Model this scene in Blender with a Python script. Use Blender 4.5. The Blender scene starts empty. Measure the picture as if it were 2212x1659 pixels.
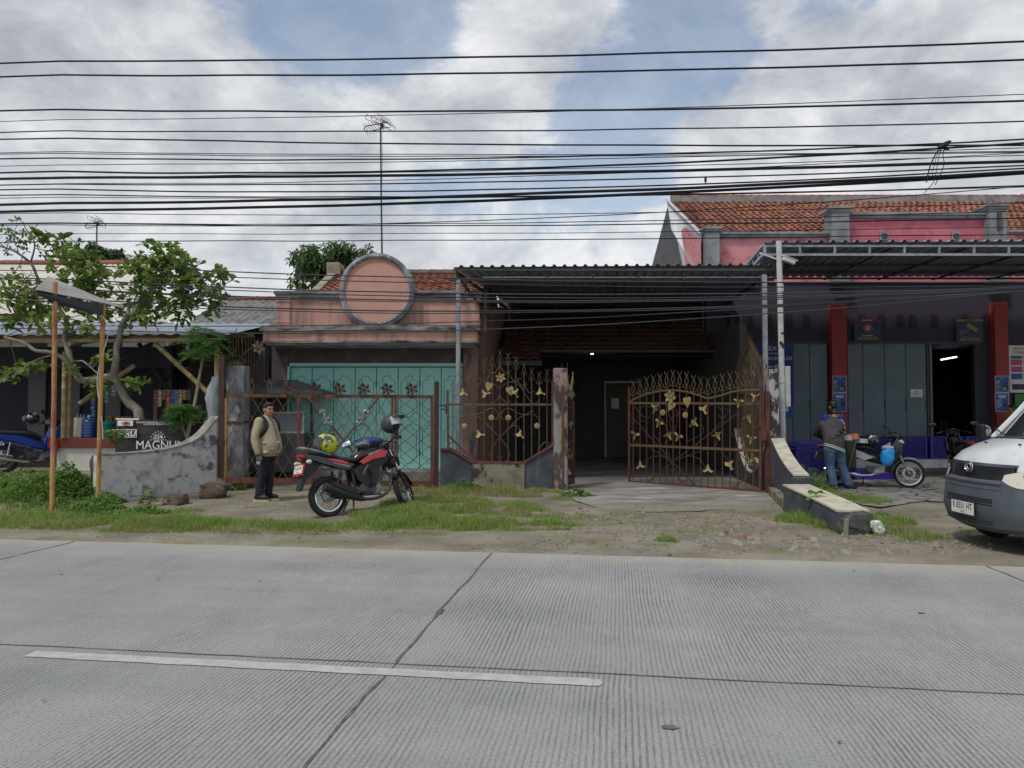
import bpy, bmesh, math, random
from mathutils import Vector as V, Matrix, noise as NZ
C = bpy.context.scene.collection
R = math.radians
PI = math.pi
rnd = random.Random(7)
# ---------------------------------------------------------------- camera, sky, sun, exposure
W2, FP, CX, CY, H = 2212., 1600., 1106., 829.5, 1.55
PT = math.atan((887 - CY) / FP)
cp, sp = math.cos(PT), math.sin(PT)
cam = bpy.data.objects.new('camera', bpy.data.cameras.new('camera')); C.objects.link(cam)
cam.data.sensor_width = 36; cam.data.lens = 36 * FP / W2
cam.data.clip_end = 3000; cam.data.clip_start = .05
cam.location = (0, 0, H); cam.rotation_euler = (PI / 2 + PT, 0, 0)
bpy.context.scene.camera = cam
def P(x, y, Y):                       # picture point at a real distance Y in front of the camera
    a, b = (x - CX) / FP, (CY - y) / FP
    t = Y / (cp - sp * b)
    return V((a * t, Y, H + (sp + cp * b) * t))
def G(x, y, z=0):                     # picture point on ground of height z
    a, b = (x - CX) / FP, (CY - y) / FP
    t = (z - H) / (sp + cp * b)
    return V((a * t, (cp - sp * b) * t, z))
SUN_EL, SUN_DIR = R(58), V((-.55, -.62, 0)).normalized()      # horizontal direction TOWARDS the sun
sd = (SUN_DIR * math.cos(SUN_EL) + V((0, 0, math.sin(SUN_EL)))).normalized()
wd = bpy.data.worlds.new('World'); bpy.context.scene.world = wd; wd.use_nodes = True
nt = wd.node_tree; nt.nodes.clear()
def N(t, **k):
    n = nt.nodes.new(t)
    for a, b in k.items(): setattr(n, a, b)
    return n
def L(a, b): nt.links.new(a, b)
def math_(op, a, b=None, c=None, clamp=False):
    n = N('ShaderNodeMath', operation=op); n.use_clamp = clamp
    for i, q in enumerate((a, b, c)):
        if q is None: continue
        if isinstance(q, (int, float)): n.inputs[i].default_value = q
        else: L(q, n.inputs[i])
    return n.outputs[0]
wo = N('ShaderNodeOutputWorld'); bg = N('ShaderNodeBackground'); bg.inputs[1].default_value = .1
sk = N('ShaderNodeTexSky', sky_type='NISHITA'); sk.sun_disc = False
sk.sun_elevation = SUN_EL; sk.sun_rotation = math.atan2(SUN_DIR.x, SUN_DIR.y); sk.air_density = 1.3; sk.dust_density = 1.2; sk.ozone_density = 2.5
tc = N('ShaderNodeTexCoord'); mp = N('ShaderNodeMapping'); mp.inputs['Scale'].default_value = (1, 1, 1.7); L(tc.outputs['Generated'], mp.inputs[0])
def wnoise(sc, det, rough, off):
    m = N('ShaderNodeMapping'); m.inputs['Location'].default_value = off; L(mp.outputs[0], m.inputs[0])
    n = N('ShaderNodeTexNoise'); n.inputs['Scale'].default_value = sc; n.inputs['Detail'].default_value = det; n.inputs['Roughness'].default_value = rough; n.inputs['Distortion'].default_value = .25
    L(m.outputs[0], n.inputs[0]); return n.outputs[0]
n1 = wnoise(5.5, 12, .62, (3.1, .4, 0)); n2 = wnoise(8, 9, .62, (1.1, 5.4, 2)); n3 = wnoise(2.2, 5, .55, (8, 2, 4))
den = math_('MULTIPLY_ADD', n1, 1.55, -.10)
def skydir(x, y): return (P(x, y, 1) - V((0, 0, H))).normalized()
def spot(x, y, r, amt):
    global den
    d = N('ShaderNodeVectorMath', operation='DISTANCE'); L(tc.outputs['Generated'], d.inputs[0]); d.inputs[1].default_value = skydir(x, y)
    m = N('ShaderNodeMapRange', interpolation_type='SMOOTHSTEP'); L(d.outputs['Value'], m.inputs[0])
    m.inputs[1].default_value = r; m.inputs[2].default_value = 0; m.inputs[3].default_value = 0; m.inputs[4].default_value = amt
    den = math_('ADD', den, m.outputs[0])
for s in ((600, 30, .20, -.42), (780, 30, .18, -.42), (900, 70, .12, -.2), (1230, 260, .17, -.22), (1480, 60, .16, -.34), (1620, 60, .12, -.18), (1000, 420, .12, -.22), (1380, 330, .15, -.2), (1900, 10, .10, -.25), (1640, 40, .05, .2),
          (1150, 50, .13, .42), (950, 190, .17, .25), (400, 190, .26, .32), (90, 90, .3, .22), (1850, 220, .3, .22), (2150, 120, .22, .25), (700, 360, .25, .15), (1700, 370, .2, .15), (300, 430, .25, .15)): spot(*s)
def ramp(fac, st):
    r = N('ShaderNodeValToRGB'); L(fac, r.inputs[0]); e = r.color_ramp.elements
    while len(e) < len(st): e.new(.5)
    for q, (p, c) in zip(e, st): q.position = p; q.color = (c, c, c, 1) if isinstance(c, (int, float)) else (*c, 1)
    return r.outputs[0]
msk = ramp(den, ((.47, .33), (.57, .52), (.66, .86), (.77, 1)))
shade = math_('ADD', math_('MULTIPLY', n2, .6), math_('MULTIPLY', n3, .5))
ccol = ramp(shade, ((.42, (.36, .385, .435)), (.53, (.52, .54, .575)), (.66, (.76, .77, .785))))
vm = N('ShaderNodeVectorMath', operation='SCALE'); L(ccol, vm.inputs[0]); vm.inputs[3].default_value = 9.0
mx = N('ShaderNodeMix', data_type='RGBA'); L(msk, mx.inputs[0]); L(sk.outputs[0], mx.inputs[6]); L(vm.outputs[0], mx.inputs[7])
L(mx.outputs[2], bg.inputs[0]); L(bg.outputs[0], wo.inputs[0])
sl = bpy.data.lights.new('sun', 'SUN'); sl.energy = 1.5; sl.angle = R(9); sl.color = (1, .955, .89)
so = bpy.data.objects.new('sun', sl); C.objects.link(so); so.rotation_euler = sd.to_track_quat('Z', 'Y').to_euler(); so.location = (0, 0, 30)
vs = bpy.context.scene.view_settings; vs.view_transform = 'Standard'; vs.look = 'None'; vs.exposure = .36; vs.gamma = 1; vs.use_curve_mapping = False
# ---------------------------------------------------------------- materials
def mat(name, c, rough=.6, metal=0, c2=None, sc=4, lo=.42, hi=.62, c3=None, s3=(5, 5, .5), lo3=.52, hi3=.68, bump=0, bs=60, spec=.4, emit=None, coat=0, trans=0, cell=None, alpha=1):
    global nt
    m = bpy.data.materials.new(name); m.use_nodes = True; nt = m.node_tree; nd = nt.nodes; b = nd['Principled BSDF']
    b.inputs['Base Color'].default_value = (*c, 1); b.inputs['Roughness'].default_value = rough; b.inputs['Metallic'].default_value = metal
    b.inputs['Specular IOR Level'].default_value = spec; b.inputs['Coat Weight'].default_value = coat; b.inputs['Transmission Weight'].default_value = trans; b.inputs['Alpha'].default_value = alpha
    m.diffuse_color = (*c, 1)
    if emit: b.inputs['Emission Color'].default_value = (*c, 1); b.inputs['Emission Strength'].default_value = emit
    t = N('ShaderNodeTexCoord').outputs['Object']; cur = None
    def nz(scale, det=7, rough_=.62):
        mp = N('ShaderNodeMapping'); mp.inputs['Scale'].default_value = scale if isinstance(scale, tuple) else (scale,) * 3; L(t, mp.inputs[0])
        n = N('ShaderNodeTexNoise'); n.inputs['Scale'].default_value = 1; n.inputs['Detail'].default_value = det; n.inputs['Roughness'].default_value = rough_; L(mp.outputs[0], n.inputs[0]); return n.outputs[0]
    def mixc(fac, a, col):
        x = N('ShaderNodeMix', data_type='RGBA'); L(fac, x.inputs[0])
        if a is None: x.inputs[6].default_value = (*c, 1)
        else: L(a, x.inputs[6])
        if isinstance(col, tuple): x.inputs[7].default_value = (*col, 1)
        else: L(col, x.inputs[7])
        return x.outputs[2]
    if cell:                                    # random tint per tile sized cell
        mp = N('ShaderNodeMapping'); mp.inputs['Scale'].default_value = cell[0]; L(t, mp.inputs[0])
        v = N('ShaderNodeTexVoronoi'); v.inputs['Scale'].default_value = 1; L(mp.outputs[0], v.inputs[0])
        cur = mixc(ramp(math_('FRACT', math_('MULTIPLY', v.outputs['Color'], 3.7)), ((0, 0), (1, cell[2]))), cur, cell[1])
    if c2: cur = mixc(ramp(nz(sc), ((lo, 0), (hi, 1))), cur, c2)
    if c3: cur = mixc(ramp(nz(s3), ((lo3, 0), (hi3, 1))), cur, c3)
    if cur is not None: L(cur, b.inputs['Base Color'])
    if bump:
        bp = N('ShaderNodeBump'); bp.inputs['Strength'].default_value = bump; bp.inputs['Distance'].default_value = .02
        L(nz(bs, 5), bp.inputs['Height']); L(bp.outputs[0], b.inputs['Normal'])
    return m
# ---------------------------------------------------------------- mesh helpers
I4 = Matrix.Identity(4)
def RX(a): return Matrix.Rotation(R(a), 4, 'X')
def RY(a): return Matrix.Rotation(R(a), 4, 'Y')
def RZ(a): return Matrix.Rotation(R(a), 4, 'Z')
def T(*p): return Matrix.Translation(V(p))
class MB:
    def __init__(s, M=None): s.v = []; s.f = []; s.M = M
    def add(s, vs, fs):
        o = len(s.v); M = s.M
        s.v += [tuple(M @ V(v)) if M else tuple(v) for v in vs]; s.f += [tuple(i + o for i in f) for f in fs]; return s
    def box(s, c, d, Rm=None, b=0):
        if b > 0:
            bm = bmesh.new(); bmesh.ops.create_cube(bm, size=1)
            for v in bm.verts: v.co = V((v.co.x * d[0], v.co.y * d[1], v.co.z * d[2]))
            bmesh.ops.bevel(bm, geom=bm.edges[:], offset=min(b, min(d) * .45), segments=2, affect='EDGES', profile=.5)
            bm.verts.index_update(); vs = [v.co.copy() for v in bm.verts]; fs = [[v.index for v in f.verts] for f in bm.faces]; bm.free()
        else:
            vs = [V((x * d[0] / 2, y * d[1] / 2, z * d[2] / 2)) for z in (-1, 1) for y in (-1, 1) for x in (-1, 1)]
            fs = [(0, 2, 3, 1), (4, 5, 7, 6), (0, 1, 5, 4), (2, 6, 7, 3), (0, 4, 6, 2), (1, 3, 7, 5)]
        Q = T(*c) @ (Rm or I4)
        return s.add([Q @ v for v in vs], fs)
    def bx(s, x0, x1, y0, y1, z0, z1, b=0): return s.box(((x0 + x1) / 2, (y0 + y1) / 2, (z0 + z1) / 2), (abs(x1 - x0), abs(y1 - y0), abs(z1 - z0)), None, b)
    def beam(s, p, q, w, h, b=0):
        p, q = V(p), V(q); d = q - p
        return s.box((p + q) / 2, (w, h, d.length), d.to_track_quat('Z', 'Y').to_matrix().to_4x4(), b)
    def tube(s, pts, r, n=6, closed=False, cap=True):
        pts = [V(p) for p in pts]; k = len(pts); rs = r if isinstance(r, (list, tuple)) else [r] * k
        up = None; vs = []
        for i, p in enumerate(pts):
            a = pts[(i - 1) % k] if (closed or i > 0) else p; b = pts[(i + 1) % k] if (closed or i < k - 1) else p
            t = (b - a); t = t.normalized() if t.length > 1e-9 else V((0, 0, 1))
            if up is None: up = t.orthogonal().normalized()
            up = (up - t * up.dot(t)); up = up.normalized() if up.length > 1e-6 else t.orthogonal().normalized()
            w = t.cross(up)
            vs += [p + (up * math.cos(2 * PI * j / n) + w * math.sin(2 * PI * j / n)) * rs[i] for j in range(n)]
        fs = []
        for i in range(k if closed else k - 1):
            a, b = i * n, ((i + 1) % k) * n
            fs += [(a + j, a + (j + 1) % n, b + (j + 1) % n, b + j) for j in range(n)]
        if cap and not closed: fs += [tuple(range(n))[::-1], tuple((k - 1) * n + j for j in range(n))]
        return s.add(vs, fs)
    def cyl(s, p, q, r, r2=None, n=10): return s.tube([p, q], [r, r if r2 is None else r2], n)
    def cap(s, p, q, r, r2=None, n=12):          # capsule
        r2 = r if r2 is None else r2; s.tube([p, V(p).lerp(V(q), .5), q], [r, (r + r2) / 2, r2], n); s.ell(p, (r,) * 3, None, n, 8); return s.ell(q, (r2,) * 3, None, n, 8)
    def loft(s, rings, cap=True, closed=True):
        n = len(rings[0]); vs = [p for r in rings for p in r]; fs = []
        for i in range(len(rings) - 1):
            fs += [(i * n + j, i * n + (j + 1) % n, (i + 1) * n + (j + 1) % n, (i + 1) * n + j) for j in range(n if closed else n - 1)]
        if cap: fs += [tuple(range(n))[::-1], tuple((len(rings) - 1) * n + j for j in range(n))]
        return s.add(vs, fs)
    def lathe(s, prof, M=I4, n=24, a0=0, a1=360):
        full = abs(a1 - a0) >= 360; k = n if full else n + 1; vs = []
        for i in range(k):
            a = R(a0 + (a1 - a0) * i / n); vs += [M @ V((r * math.cos(a), r * math.sin(a), z)) for r, z in prof]
        m = len(prof)
        fs = [(i * m + j, ((i + 1) % k) * m + j, ((i + 1) % k) * m + j + 1, i * m + j + 1) for i in range(n) for j in range(m - 1)]
        return s.add(vs, fs)
    def ell(s, c, r, Rm=None, n=14, m=9, f=None):
        c = V(c); vs = []; Rm = Rm or I4
        for i in range(m + 1):
            th = PI * i / m
            for j in range(n):
                ph = 2 * PI * j / n; p = V((r[0] * math.sin(th) * math.cos(ph), r[1] * math.sin(th) * math.sin(ph), r[2] * math.cos(th)))
                if f: p = f(p)
                vs.append(c + (Rm @ p))
        fs = [(i * n + j, (i + 1) * n + j, (i + 1) * n + (j + 1) % n, i * n + (j + 1) % n) for i in range(m) for j in range(n)]
        return s.add(vs, fs)
    def prism(s, poly, t, M=I4, t0=None):
        a, b = (-t / 2, t / 2) if t0 is None else (t0, t0 + t); n = len(poly)
        vs = [M @ V((x, y, a)) for x, y in poly] + [M @ V((x, y, b)) for x, y in poly]
        fs = [tuple(range(n))[::-1], tuple(range(n, 2 * n))] + [(i, (i + 1) % n, n + (i + 1) % n, n + i) for i in range(n)]
        return s.add(vs, fs)
    def quad(s, a, b, c, d): return s.add([a, b, c, d], [(0, 1, 2, 3)])
    def build(s, name, m, parent=None, smooth=None, loc=None):
        me = bpy.data.meshes.new(name); me.from_pydata(s.v, [], s.f)
        bm = bmesh.new(); bm.from_mesh(me); bmesh.ops.recalc_face_normals(bm, faces=bm.faces[:]) if smooth != 'leaf' else None; bm.to_mesh(me); bm.free()
        me.materials.append(m)
        if smooth and smooth != 'leaf': me.shade_smooth(); me.set_sharp_from_angle(angle=R(smooth if smooth is not True else 40))
        return put(name, me, parent, loc)
def put(name, me, parent=None, loc=None):
    o = bpy.data.objects.new(name, me); C.objects.link(o)
    if loc is not None: o.location = loc
    if parent: o.parent = parent
    return o
def tag(o, label=None, cat=None, group=None, kind=None):
    if label: o['label'] = label
    if cat: o['category'] = cat
    if group: o['group'] = group
    if kind: o['kind'] = kind
    return o
def thing(name, label, cat, loc=(0, 0, 0), rz=0, group=None, Mx=None):
    o = bpy.data.objects.new(name, None); C.objects.link(o); o.empty_display_size = .1
    if Mx: o.matrix_world = Mx
    else: o.location = loc; o.rotation_euler = (0, 0, R(rz))
    return tag(o, label, cat, group)
def kids(o): return [c for c in list(C.objects) if c.parent == o]
def copy_tree(o, parent=None):
    c = o.copy(); C.objects.link(c)
    if parent: c.parent = parent
    for k in kids(o): copy_tree(k, c)
    return c
def remesh(mb, voxel, name, m, parent=None, it=3, fac=.5, dec=None):
    me = bpy.data.meshes.new('t'); me.from_pydata(mb.v, [], mb.f); o = bpy.data.objects.new('t', me); C.objects.link(o)
    bm = bmesh.new(); bm.from_mesh(me); bmesh.ops.recalc_face_normals(bm, faces=bm.faces[:]); bm.to_mesh(me); bm.free()
    a = o.modifiers.new('r', 'REMESH'); a.mode = 'VOXEL'; a.voxel_size = voxel
    b = o.modifiers.new('s', 'SMOOTH'); b.iterations = it; b.factor = fac
    if dec: d = o.modifiers.new('d', 'DECIMATE'); d.ratio = dec
    dg = bpy.context.evaluated_depsgraph_get(); me2 = bpy.data.meshes.new_from_object(o.evaluated_get(dg)); me2.name = name
    bpy.data.objects.remove(o); bpy.data.meshes.remove(me)
    me2.materials.clear(); me2.materials.append(m); me2.shade_smooth()
    return put(name, me2, parent)
def text(s, size, m, parent, Mx, name='lettering', ext=.002, align='CENTER', sx=1, shear=0, bold=0):
    cu = bpy.data.curves.new('t', 'FONT'); cu.body = s; cu.size = size; cu.extrude = ext; cu.align_x = align; cu.align_y = 'CENTER'; cu.shear = shear; cu.offset = bold; cu.resolution_u = 3
    o = bpy.data.objects.new('t', cu); C.objects.link(o); dg = bpy.context.evaluated_depsgraph_get()
    me = bpy.data.meshes.new_from_object(o.evaluated_get(dg)); me.name = name; bpy.data.objects.remove(o); bpy.data.curves.remove(cu)
    me.transform(Mx @ Matrix.Diagonal((sx, 1, 1, 1))); me.materials.clear(); me.materials.append(m)
    return put(name, me, parent)
def facing(p, n=(0, -1, 0), up=(0, 0, 1)):       # local xy plane standing at p, its z along n
    n = V(n).normalized(); up = V(up); x = up.cross(n).normalized(); y = n.cross(x)
    return Matrix((( x.x, y.x, n.x, p[0]), (x.y, y.y, n.y, p[1]), (x.z, y.z, n.z, p[2]), (0, 0, 0, 1)))
def spline(pts, k=6):                            # Catmull-Rom through points
    pts = [V(p) for p in pts]; q = [pts[0] * 2 - pts[1]] + pts + [pts[-1] * 2 - pts[-2]]; out = []
    for i in range(1, len(q) - 2):
        for j in range(k):
            t = j / k; a, b, c, d = q[i - 1:i + 3]
            out.append(.5 * ((2 * b) + (c - a) * t + (2 * a - 5 * b + 4 * c - d) * t * t + (3 * b - a - 3 * c + d) * t ** 3))
    return out + [pts[-1]]
# ---------------------------------------------------------------- palette
m_pink = mat('pink_plaster', (.60, .345, .28), .85, c2=(.52, .29, .235), sc=2.5, c3=(.15, .13, .12), s3=(4.2, 4.2, .3), lo3=.49, hi3=.72, bump=.2)
m_pinkd = mat('pink_plaster_disc', (.62, .345, .28), .85, c2=(.56, .31, .25), sc=2, c3=(.40, .26, .21), s3=(2, 2, 1), lo3=.56, hi3=.8, bump=.15)
m_mold = mat('mouldy_cement', (.27, .265, .26), .9, c2=(.055, .055, .055), sc=(2.2, 2.2, 9), lo=.42, hi=.6, c3=(.42, .41, .4), s3=(1.5, 1.5, 7), lo3=.55, hi3=.66, bump=.4)
m_soff = mat('soffit', (.42, .43, .42), .9, c2=(.2, .2, .2), sc=2)
m_ring = mat('grey_ring', (.30, .32, .34), .85, c2=(.11, .115, .12), sc=3.5, c3=(.5, .51, .52), s3=(9, 9, 2), lo3=.55, hi3=.66, bump=.3)
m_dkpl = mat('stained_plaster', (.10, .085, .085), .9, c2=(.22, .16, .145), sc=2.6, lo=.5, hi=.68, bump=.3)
m_teal = mat('teal_paint', (.38, .76, .70), .5, c2=(.33, .70, .64), sc=1.4, c3=(.40, .48, .33), s3=(2.1, 2.1, 1.5), lo3=.6, hi3=.82, bump=.05)
m_tealm = mat('teal_moulding', (.15, .42, .39), .5)
m_tile = mat('clay_tiles', (.37, .145, .085), .8, cell=((5, 4, 4), (.15, .075, .055), .95), c2=(.06, .05, .045), sc=1.5, lo=.55, hi=.78, c3=(.42, .2, .13), s3=(2.5, 2.5, 2.5), lo3=.55, hi3=.7, bump=.15)
m_tile2 = mat('clay_tiles_red', (.37, .135, .085), .8, cell=((4.5, 4, 4), (.22, .08, .055), .9), c2=(.08, .06, .05), sc=1.8, lo=.5, hi=.74)
m_tile3 = mat('shade_darkened_tiles', (.15, .062, .045), .8, cell=((4.5, 4, 4), (.09, .045, .035), .9), c2=(.05, .04, .036), sc=1.8, lo=.5, hi=.74)  # same clay tile, its colour darkened to paint the carport's shade
m_cem = mat('grey_cement', (.27, .285, .29), .9, c2=(.17, .18, .185), sc=2, c3=(.1, .105, .11), s3=(5, 5, .6), lo3=.56, hi3=.72, bump=.2)
m_bpink = mat('rose_paint', (.55, .16, .19), .8, c2=(.44, .11, .15), sc=1.2, c3=(.62, .29, .31), s3=(7, 7, .8), lo3=.58, hi3=.7)
m_bpink2 = mat('salmon_paint', (.62, .27, .27), .8, c2=(.55, .2, .22), sc=1.4, c3=(.42, .12, .15), s3=(2, 2, 3), lo3=.55, hi3=.62)
m_shade_wall = mat('shade_tinted_wall', (.050, .048, .072), .8, c2=(.056, .046, .064), sc=2)  # pink wall coloured dark and bluish to paint canopy shade and lens veil
m_redcol = mat('red_column', (.38, .06, .05), .7, c2=(.30, .055, .05), sc=2)
m_gal = mat('galvanised', (.40, .42, .44), .45, .5, c2=(.28, .3, .32), sc=6)
m_roofd = mat('dark_zinc', (.30, .34, .40), .55, 0, c2=(.24, .275, .33), sc=1.2)
m_steel = mat('dark_steel', (.05, .052, .058), .6, c2=(.09, .08, .075), sc=5)
m_pipe = mat('white_pipe', (.62, .63, .62), .5, c2=(.48, .48, .46), sc=4, c3=(.3, .28, .25), s3=(8, 8, 1), lo3=.6, hi3=.7)
m_gdoor = mat('grey_door_paint', (.155, .205, .235), .6, c2=(.13, .175, .20), sc=1.5, c3=(.2, .235, .24), s3=(3, 3, 1.5), lo3=.58, hi3=.8)
m_dark = mat('dark_interior', (.05, .055, .075), .9, c2=(.065, .065, .08), sc=1.5)  # bluish lift in the colour stands in for lens veil over deep shade
m_brown = mat('brown_wall', (.09, .088, .088), .85, c2=(.07, .07, .075), sc=1.5)  # greyed in colour to imitate the lens veil over the porch
m_conc = mat('driveway_concrete', (.30, .285, .26), .95, c2=(.16, .145, .125), sc=(1.0, 1.6, 1), lo=.4, hi=.62, c3=(.42, .41, .375), s3=(.8, 1.8, 1), lo3=.55, hi3=.63, bump=.4, bs=14)
m_paved = mat('stone_paving', (.27, .26, .24), .85, cell=((2.6, 3.6, 1), (.19, .185, .17), 1), c2=(.15, .14, .125), sc=1.2, lo=.5, hi=.68, bump=.4, bs=18)
m_white = mat('white_paint', (.72, .72, .69), .5, c2=(.6, .59, .56), sc=3)
m_cream = mat('cream_wall', (.62, .59, .52), .8, c2=(.5, .47, .42), sc=1, c3=(.4, .37, .33), s3=(4, 4, .6), lo3=.57, hi3=.75)
m_asb = mat('asbestos_sheet', (.20, .195, .19), .95, c2=(.11, .11, .11), sc=2.2, c3=(.27, .26, .25), s3=(3, 3, 3), lo3=.54, hi3=.7)
m_zinc = mat('old_zinc', (.36, .40, .46), .45, .4, c2=(.27, .3, .35), sc=1.6)
m_rust = mat('rusty_red_iron', (.15, .052, .038), .75, c2=(.075, .036, .029), sc=7, c3=(.26, .10, .05), s3=(9, 9, 3), lo3=.58, hi3=.72, bump=.2)
m_rustd = mat('dark_rust_iron', (.045, .026, .023), .75, c2=(.08, .035, .027), sc=6, bump=.2)
m_oxide = mat('old_gold_iron', (.13, .105, .055), .6, .2, c2=(.085, .05, .035), sc=9, c3=(.24, .19, .08), s3=(11, 11, 5), lo3=.58, hi3=.7)
m_gold = mat('worn_gold_paint', (.36, .28, .125), .6, .1, c2=(.19, .14, .065), sc=16, lo=.5, hi=.7)
m_weath = mat('weathered_white_wall', (.60, .60, .575), .9, c2=(.36, .365, .37), sc=3.4, lo=.5, hi=.66, c3=(.15, .155, .185), s3=(3.0, 3.0, 3.8), lo3=.54, hi3=.62, bump=.8, bs=16)
m_wcap = mat('cream_capping', (.56, .52, .42), .85, c2=(.4, .37, .3), sc=4, c3=(.09, .085, .075), s3=(9, 9, 9), lo3=.62, hi3=.68)
m_navy = mat('slate_wall_paint', (.075, .082, .098), .85, c2=(.045, .05, .06), sc=3, c3=(.18, .19, .2), s3=(4, 4, .7), lo3=.6, hi3=.74, bump=.4)
m_raw = mat('raw_cement', (.25, .225, .165), .95, c2=(.15, .135, .10), sc=3, c3=(.045, .045, .042), s3=(3.2, 3.2, 3.2), lo3=.56, hi3=.62, bump=.6, bs=25)
m_pillar = mat('peeling_pillar', (.30, .29, .285), .9, c2=(.10, .075, .07), sc=(4, 4, 2), lo=.48, hi=.54, c3=(.36, .23, .21), s3=(5, 5, 2.5), lo3=.57, hi3=.62, bump=.5, bs=22)
m_black = mat('black_plastic', (.018, .019, .021), .45)
m_blackm = mat('matt_black', (.03, .031, .034), .7)
m_chrome = mat('chrome', (.7, .71, .73), .18, 1)
m_alu = mat('cast_aluminium', (.36, .37, .38), .4, .8, c2=(.22, .23, .24), sc=12)
m_tyre = mat('tyre_rubber', (.022, .022, .023), .85, bump=.2, bs=90)
m_red = mat('gloss_red', (.62, .02, .035), .22, coat=.6)
m_blk = mat('gloss_black', (.012, .012, .014), .16, coat=.7)
m_glass = mat('dark_glass', (.02, .027, .03), .06, spec=.8, coat=.5)
m_clear = mat('clear_lens', (.62, .6, .5), .12, coat=.6, spec=.6)
m_wht = mat('lettering_white', (.75, .75, .75), .6)
m_blkt = mat('lettering_black', (.02, .02, .02), .6)
m_bamboo = mat('bamboo', (.40, .30, .17), .6, c2=(.3, .21, .11), sc=(14, 14, 2), bump=.1)
m_pole = mat('rusty_pole', (.46, .27, .09), .6, c2=(.27, .09, .05), sc=(5, 5, 1.6), lo=.47, hi=.6, c3=(.16, .06, .045), s3=(10, 10, 3), lo3=.58, hi3=.68, bump=.2)
m_skin = mat('skin', (.42, .205, .13), .5, c2=(.36, .165, .105), sc=9)
m_hair = mat('black_hair', (.012, .011, .012), .55)
m_cable = mat('cable_sheath', (.008, .009, .012), .6)
nt = m_paved.node_tree; t_ = N('ShaderNodeTexCoord').outputs['Object']; mp_ = N('ShaderNodeMapping'); mp_.inputs['Scale'].default_value = (2.6, 3.6, 1); L(t_, mp_.inputs[0]); ve = N('ShaderNodeTexVoronoi', feature='DISTANCE_TO_EDGE'); ve.inputs['Scale'].default_value = 1; L(mp_.outputs[0], ve.inputs[0])
pb__ = nt.nodes['Principled BSDF']; xx = N('ShaderNodeMix', data_type='RGBA'); L(ramp(ve.outputs[0], ((.02, 0), (.07, 1))), xx.inputs[0]); xx.inputs[6].default_value = (.035, .035, .03, 1); L(pb__.inputs['Base Color'].links[0].from_socket, xx.inputs[7]); L(xx.outputs[2], pb__.inputs['Base Color'])
nt = m_conc.node_tree; t_ = N('ShaderNodeTexCoord').outputs['Object']; pb__ = nt.nodes['Principled BSDF']; sy_ = N('ShaderNodeSeparateXYZ'); L(t_, sy_.inputs[0]); nn__ = N('ShaderNodeTexNoise'); nn__.inputs['Scale'].default_value = 1.4; nn__.inputs['Detail'].default_value = 8; nn__.inputs['Roughness'].default_value = .65; L(t_, nn__.inputs[0])
md_ = N('ShaderNodeMapRange'); L(math_('MULTIPLY_ADD', nn__.outputs[0], 4.2, sy_.outputs[1]), md_.inputs[0]); md_.inputs[1].default_value = 13.7; md_.inputs[2].default_value = 14.9; md_.inputs[3].default_value = 1; md_.inputs[4].default_value = 0
sc_ = N('ShaderNodeMath', operation='GREATER_THAN'); L(sy_.outputs[1], sc_.inputs[0]); sc_.inputs[1].default_value = 5
xx = N('ShaderNodeMix', data_type='RGBA'); L(math_('MULTIPLY', md_.outputs[0], sc_.outputs[0]), xx.inputs[0]); L(pb__.inputs['Base Color'].links[0].from_socket, xx.inputs[6]); xx.inputs[7].default_value = (.235, .205, .16, 1); L(xx.outputs[2], pb__.inputs['Base Color'])
# ---------------------------------------------------------------- ground and road
AX, NX = V((math.cos(R(-8)), math.sin(R(-8)), 0)), V((math.sin(R(8)), math.cos(R(8)), 0))
def RD(a, n, z=0): return AX * a + NX * n + V((0, 0, z))
def sst(a, b, x):
    t = min(1, max(0, (x - a) / (b - a))); return t * t * (3 - 2 * t)
def gz(x, y):
    n = NX.x * x + NX.y * y
    nn = n + .11 * NZ.noise(V((x * 1.7, y * 1.7, 0))) + .05 * NZ.noise(V((x * 6, y * 6, 3)))
    z = -.07 + .078 * sst(7.85, 8.15, nn)
    if n > 8.2:
        z += .014 * NZ.noise(V((x * 2.2, y * 2.2, 5))) + .02 * NZ.noise(V((x * .6, y * .6, 9))) * sst(8.2, 9, n)
        d = (x + 6.77) * -.874 + (y - 12.3) * .485
        z += .30 * sst(.05, .55, d) * sst(-5.5, -5.72, x) * sst(9.2, 11.5, n)
        z -= .045 * sst(.8, 1.5, x) * sst(4.6, 4.1, x) * sst(11.75, 12.6, y) + .04 * sst(-1, -.3, x) * sst(14.6, 15.2, y)
        z += .10 * math.exp(-((x + 1.3) ** 2 / 1.6 + (y - 12.0) ** 2 / 1.6))         # grassy mound before the low wall
    return z
def axis(lo, hi, st, far):
    q = []; v = lo
    while v < hi + 1e-6: q.append(v); v += st
    e = [2, 5, 10, 20, 45, 100, 250, far]
    return [lo - k for k in e[::-1]] + q + [hi + k for k in e]
gx, gy = axis(-13, 13, .17, 700), axis(-3, 27, .17, 700)
g = MB(); g.add([(x, y, gz(x, y)) for y in gy for x in gx], [(j * len(gx) + i, j * len(gx) + i + 1, (j + 1) * len(gx) + i + 1, (j + 1) * len(gx) + i) for j in range(len(gy) - 1) for i in range(len(gx) - 1)])
m_dirt = mat('dirt', (.27, .235, .185), .95, c2=(.165, .145, .115), sc=1.1, lo=.4, hi=.62, c3=(.14, .155, .065), s3=(1.3, 1.3, 1), lo3=.5, hi3=.68, bump=.9, bs=22)
nt = m_dirt.node_tree; bs_ = nt.nodes['Principled BSDF']; old = bs_.inputs['Base Color'].links[0].from_socket
tcx = N('ShaderNodeTexCoord').outputs['Object']
def vor(sc):
    v = N('ShaderNodeTexVoronoi'); v.inputs['Scale'].default_value = sc; L(tcx, v.inputs[0]); return v
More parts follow.
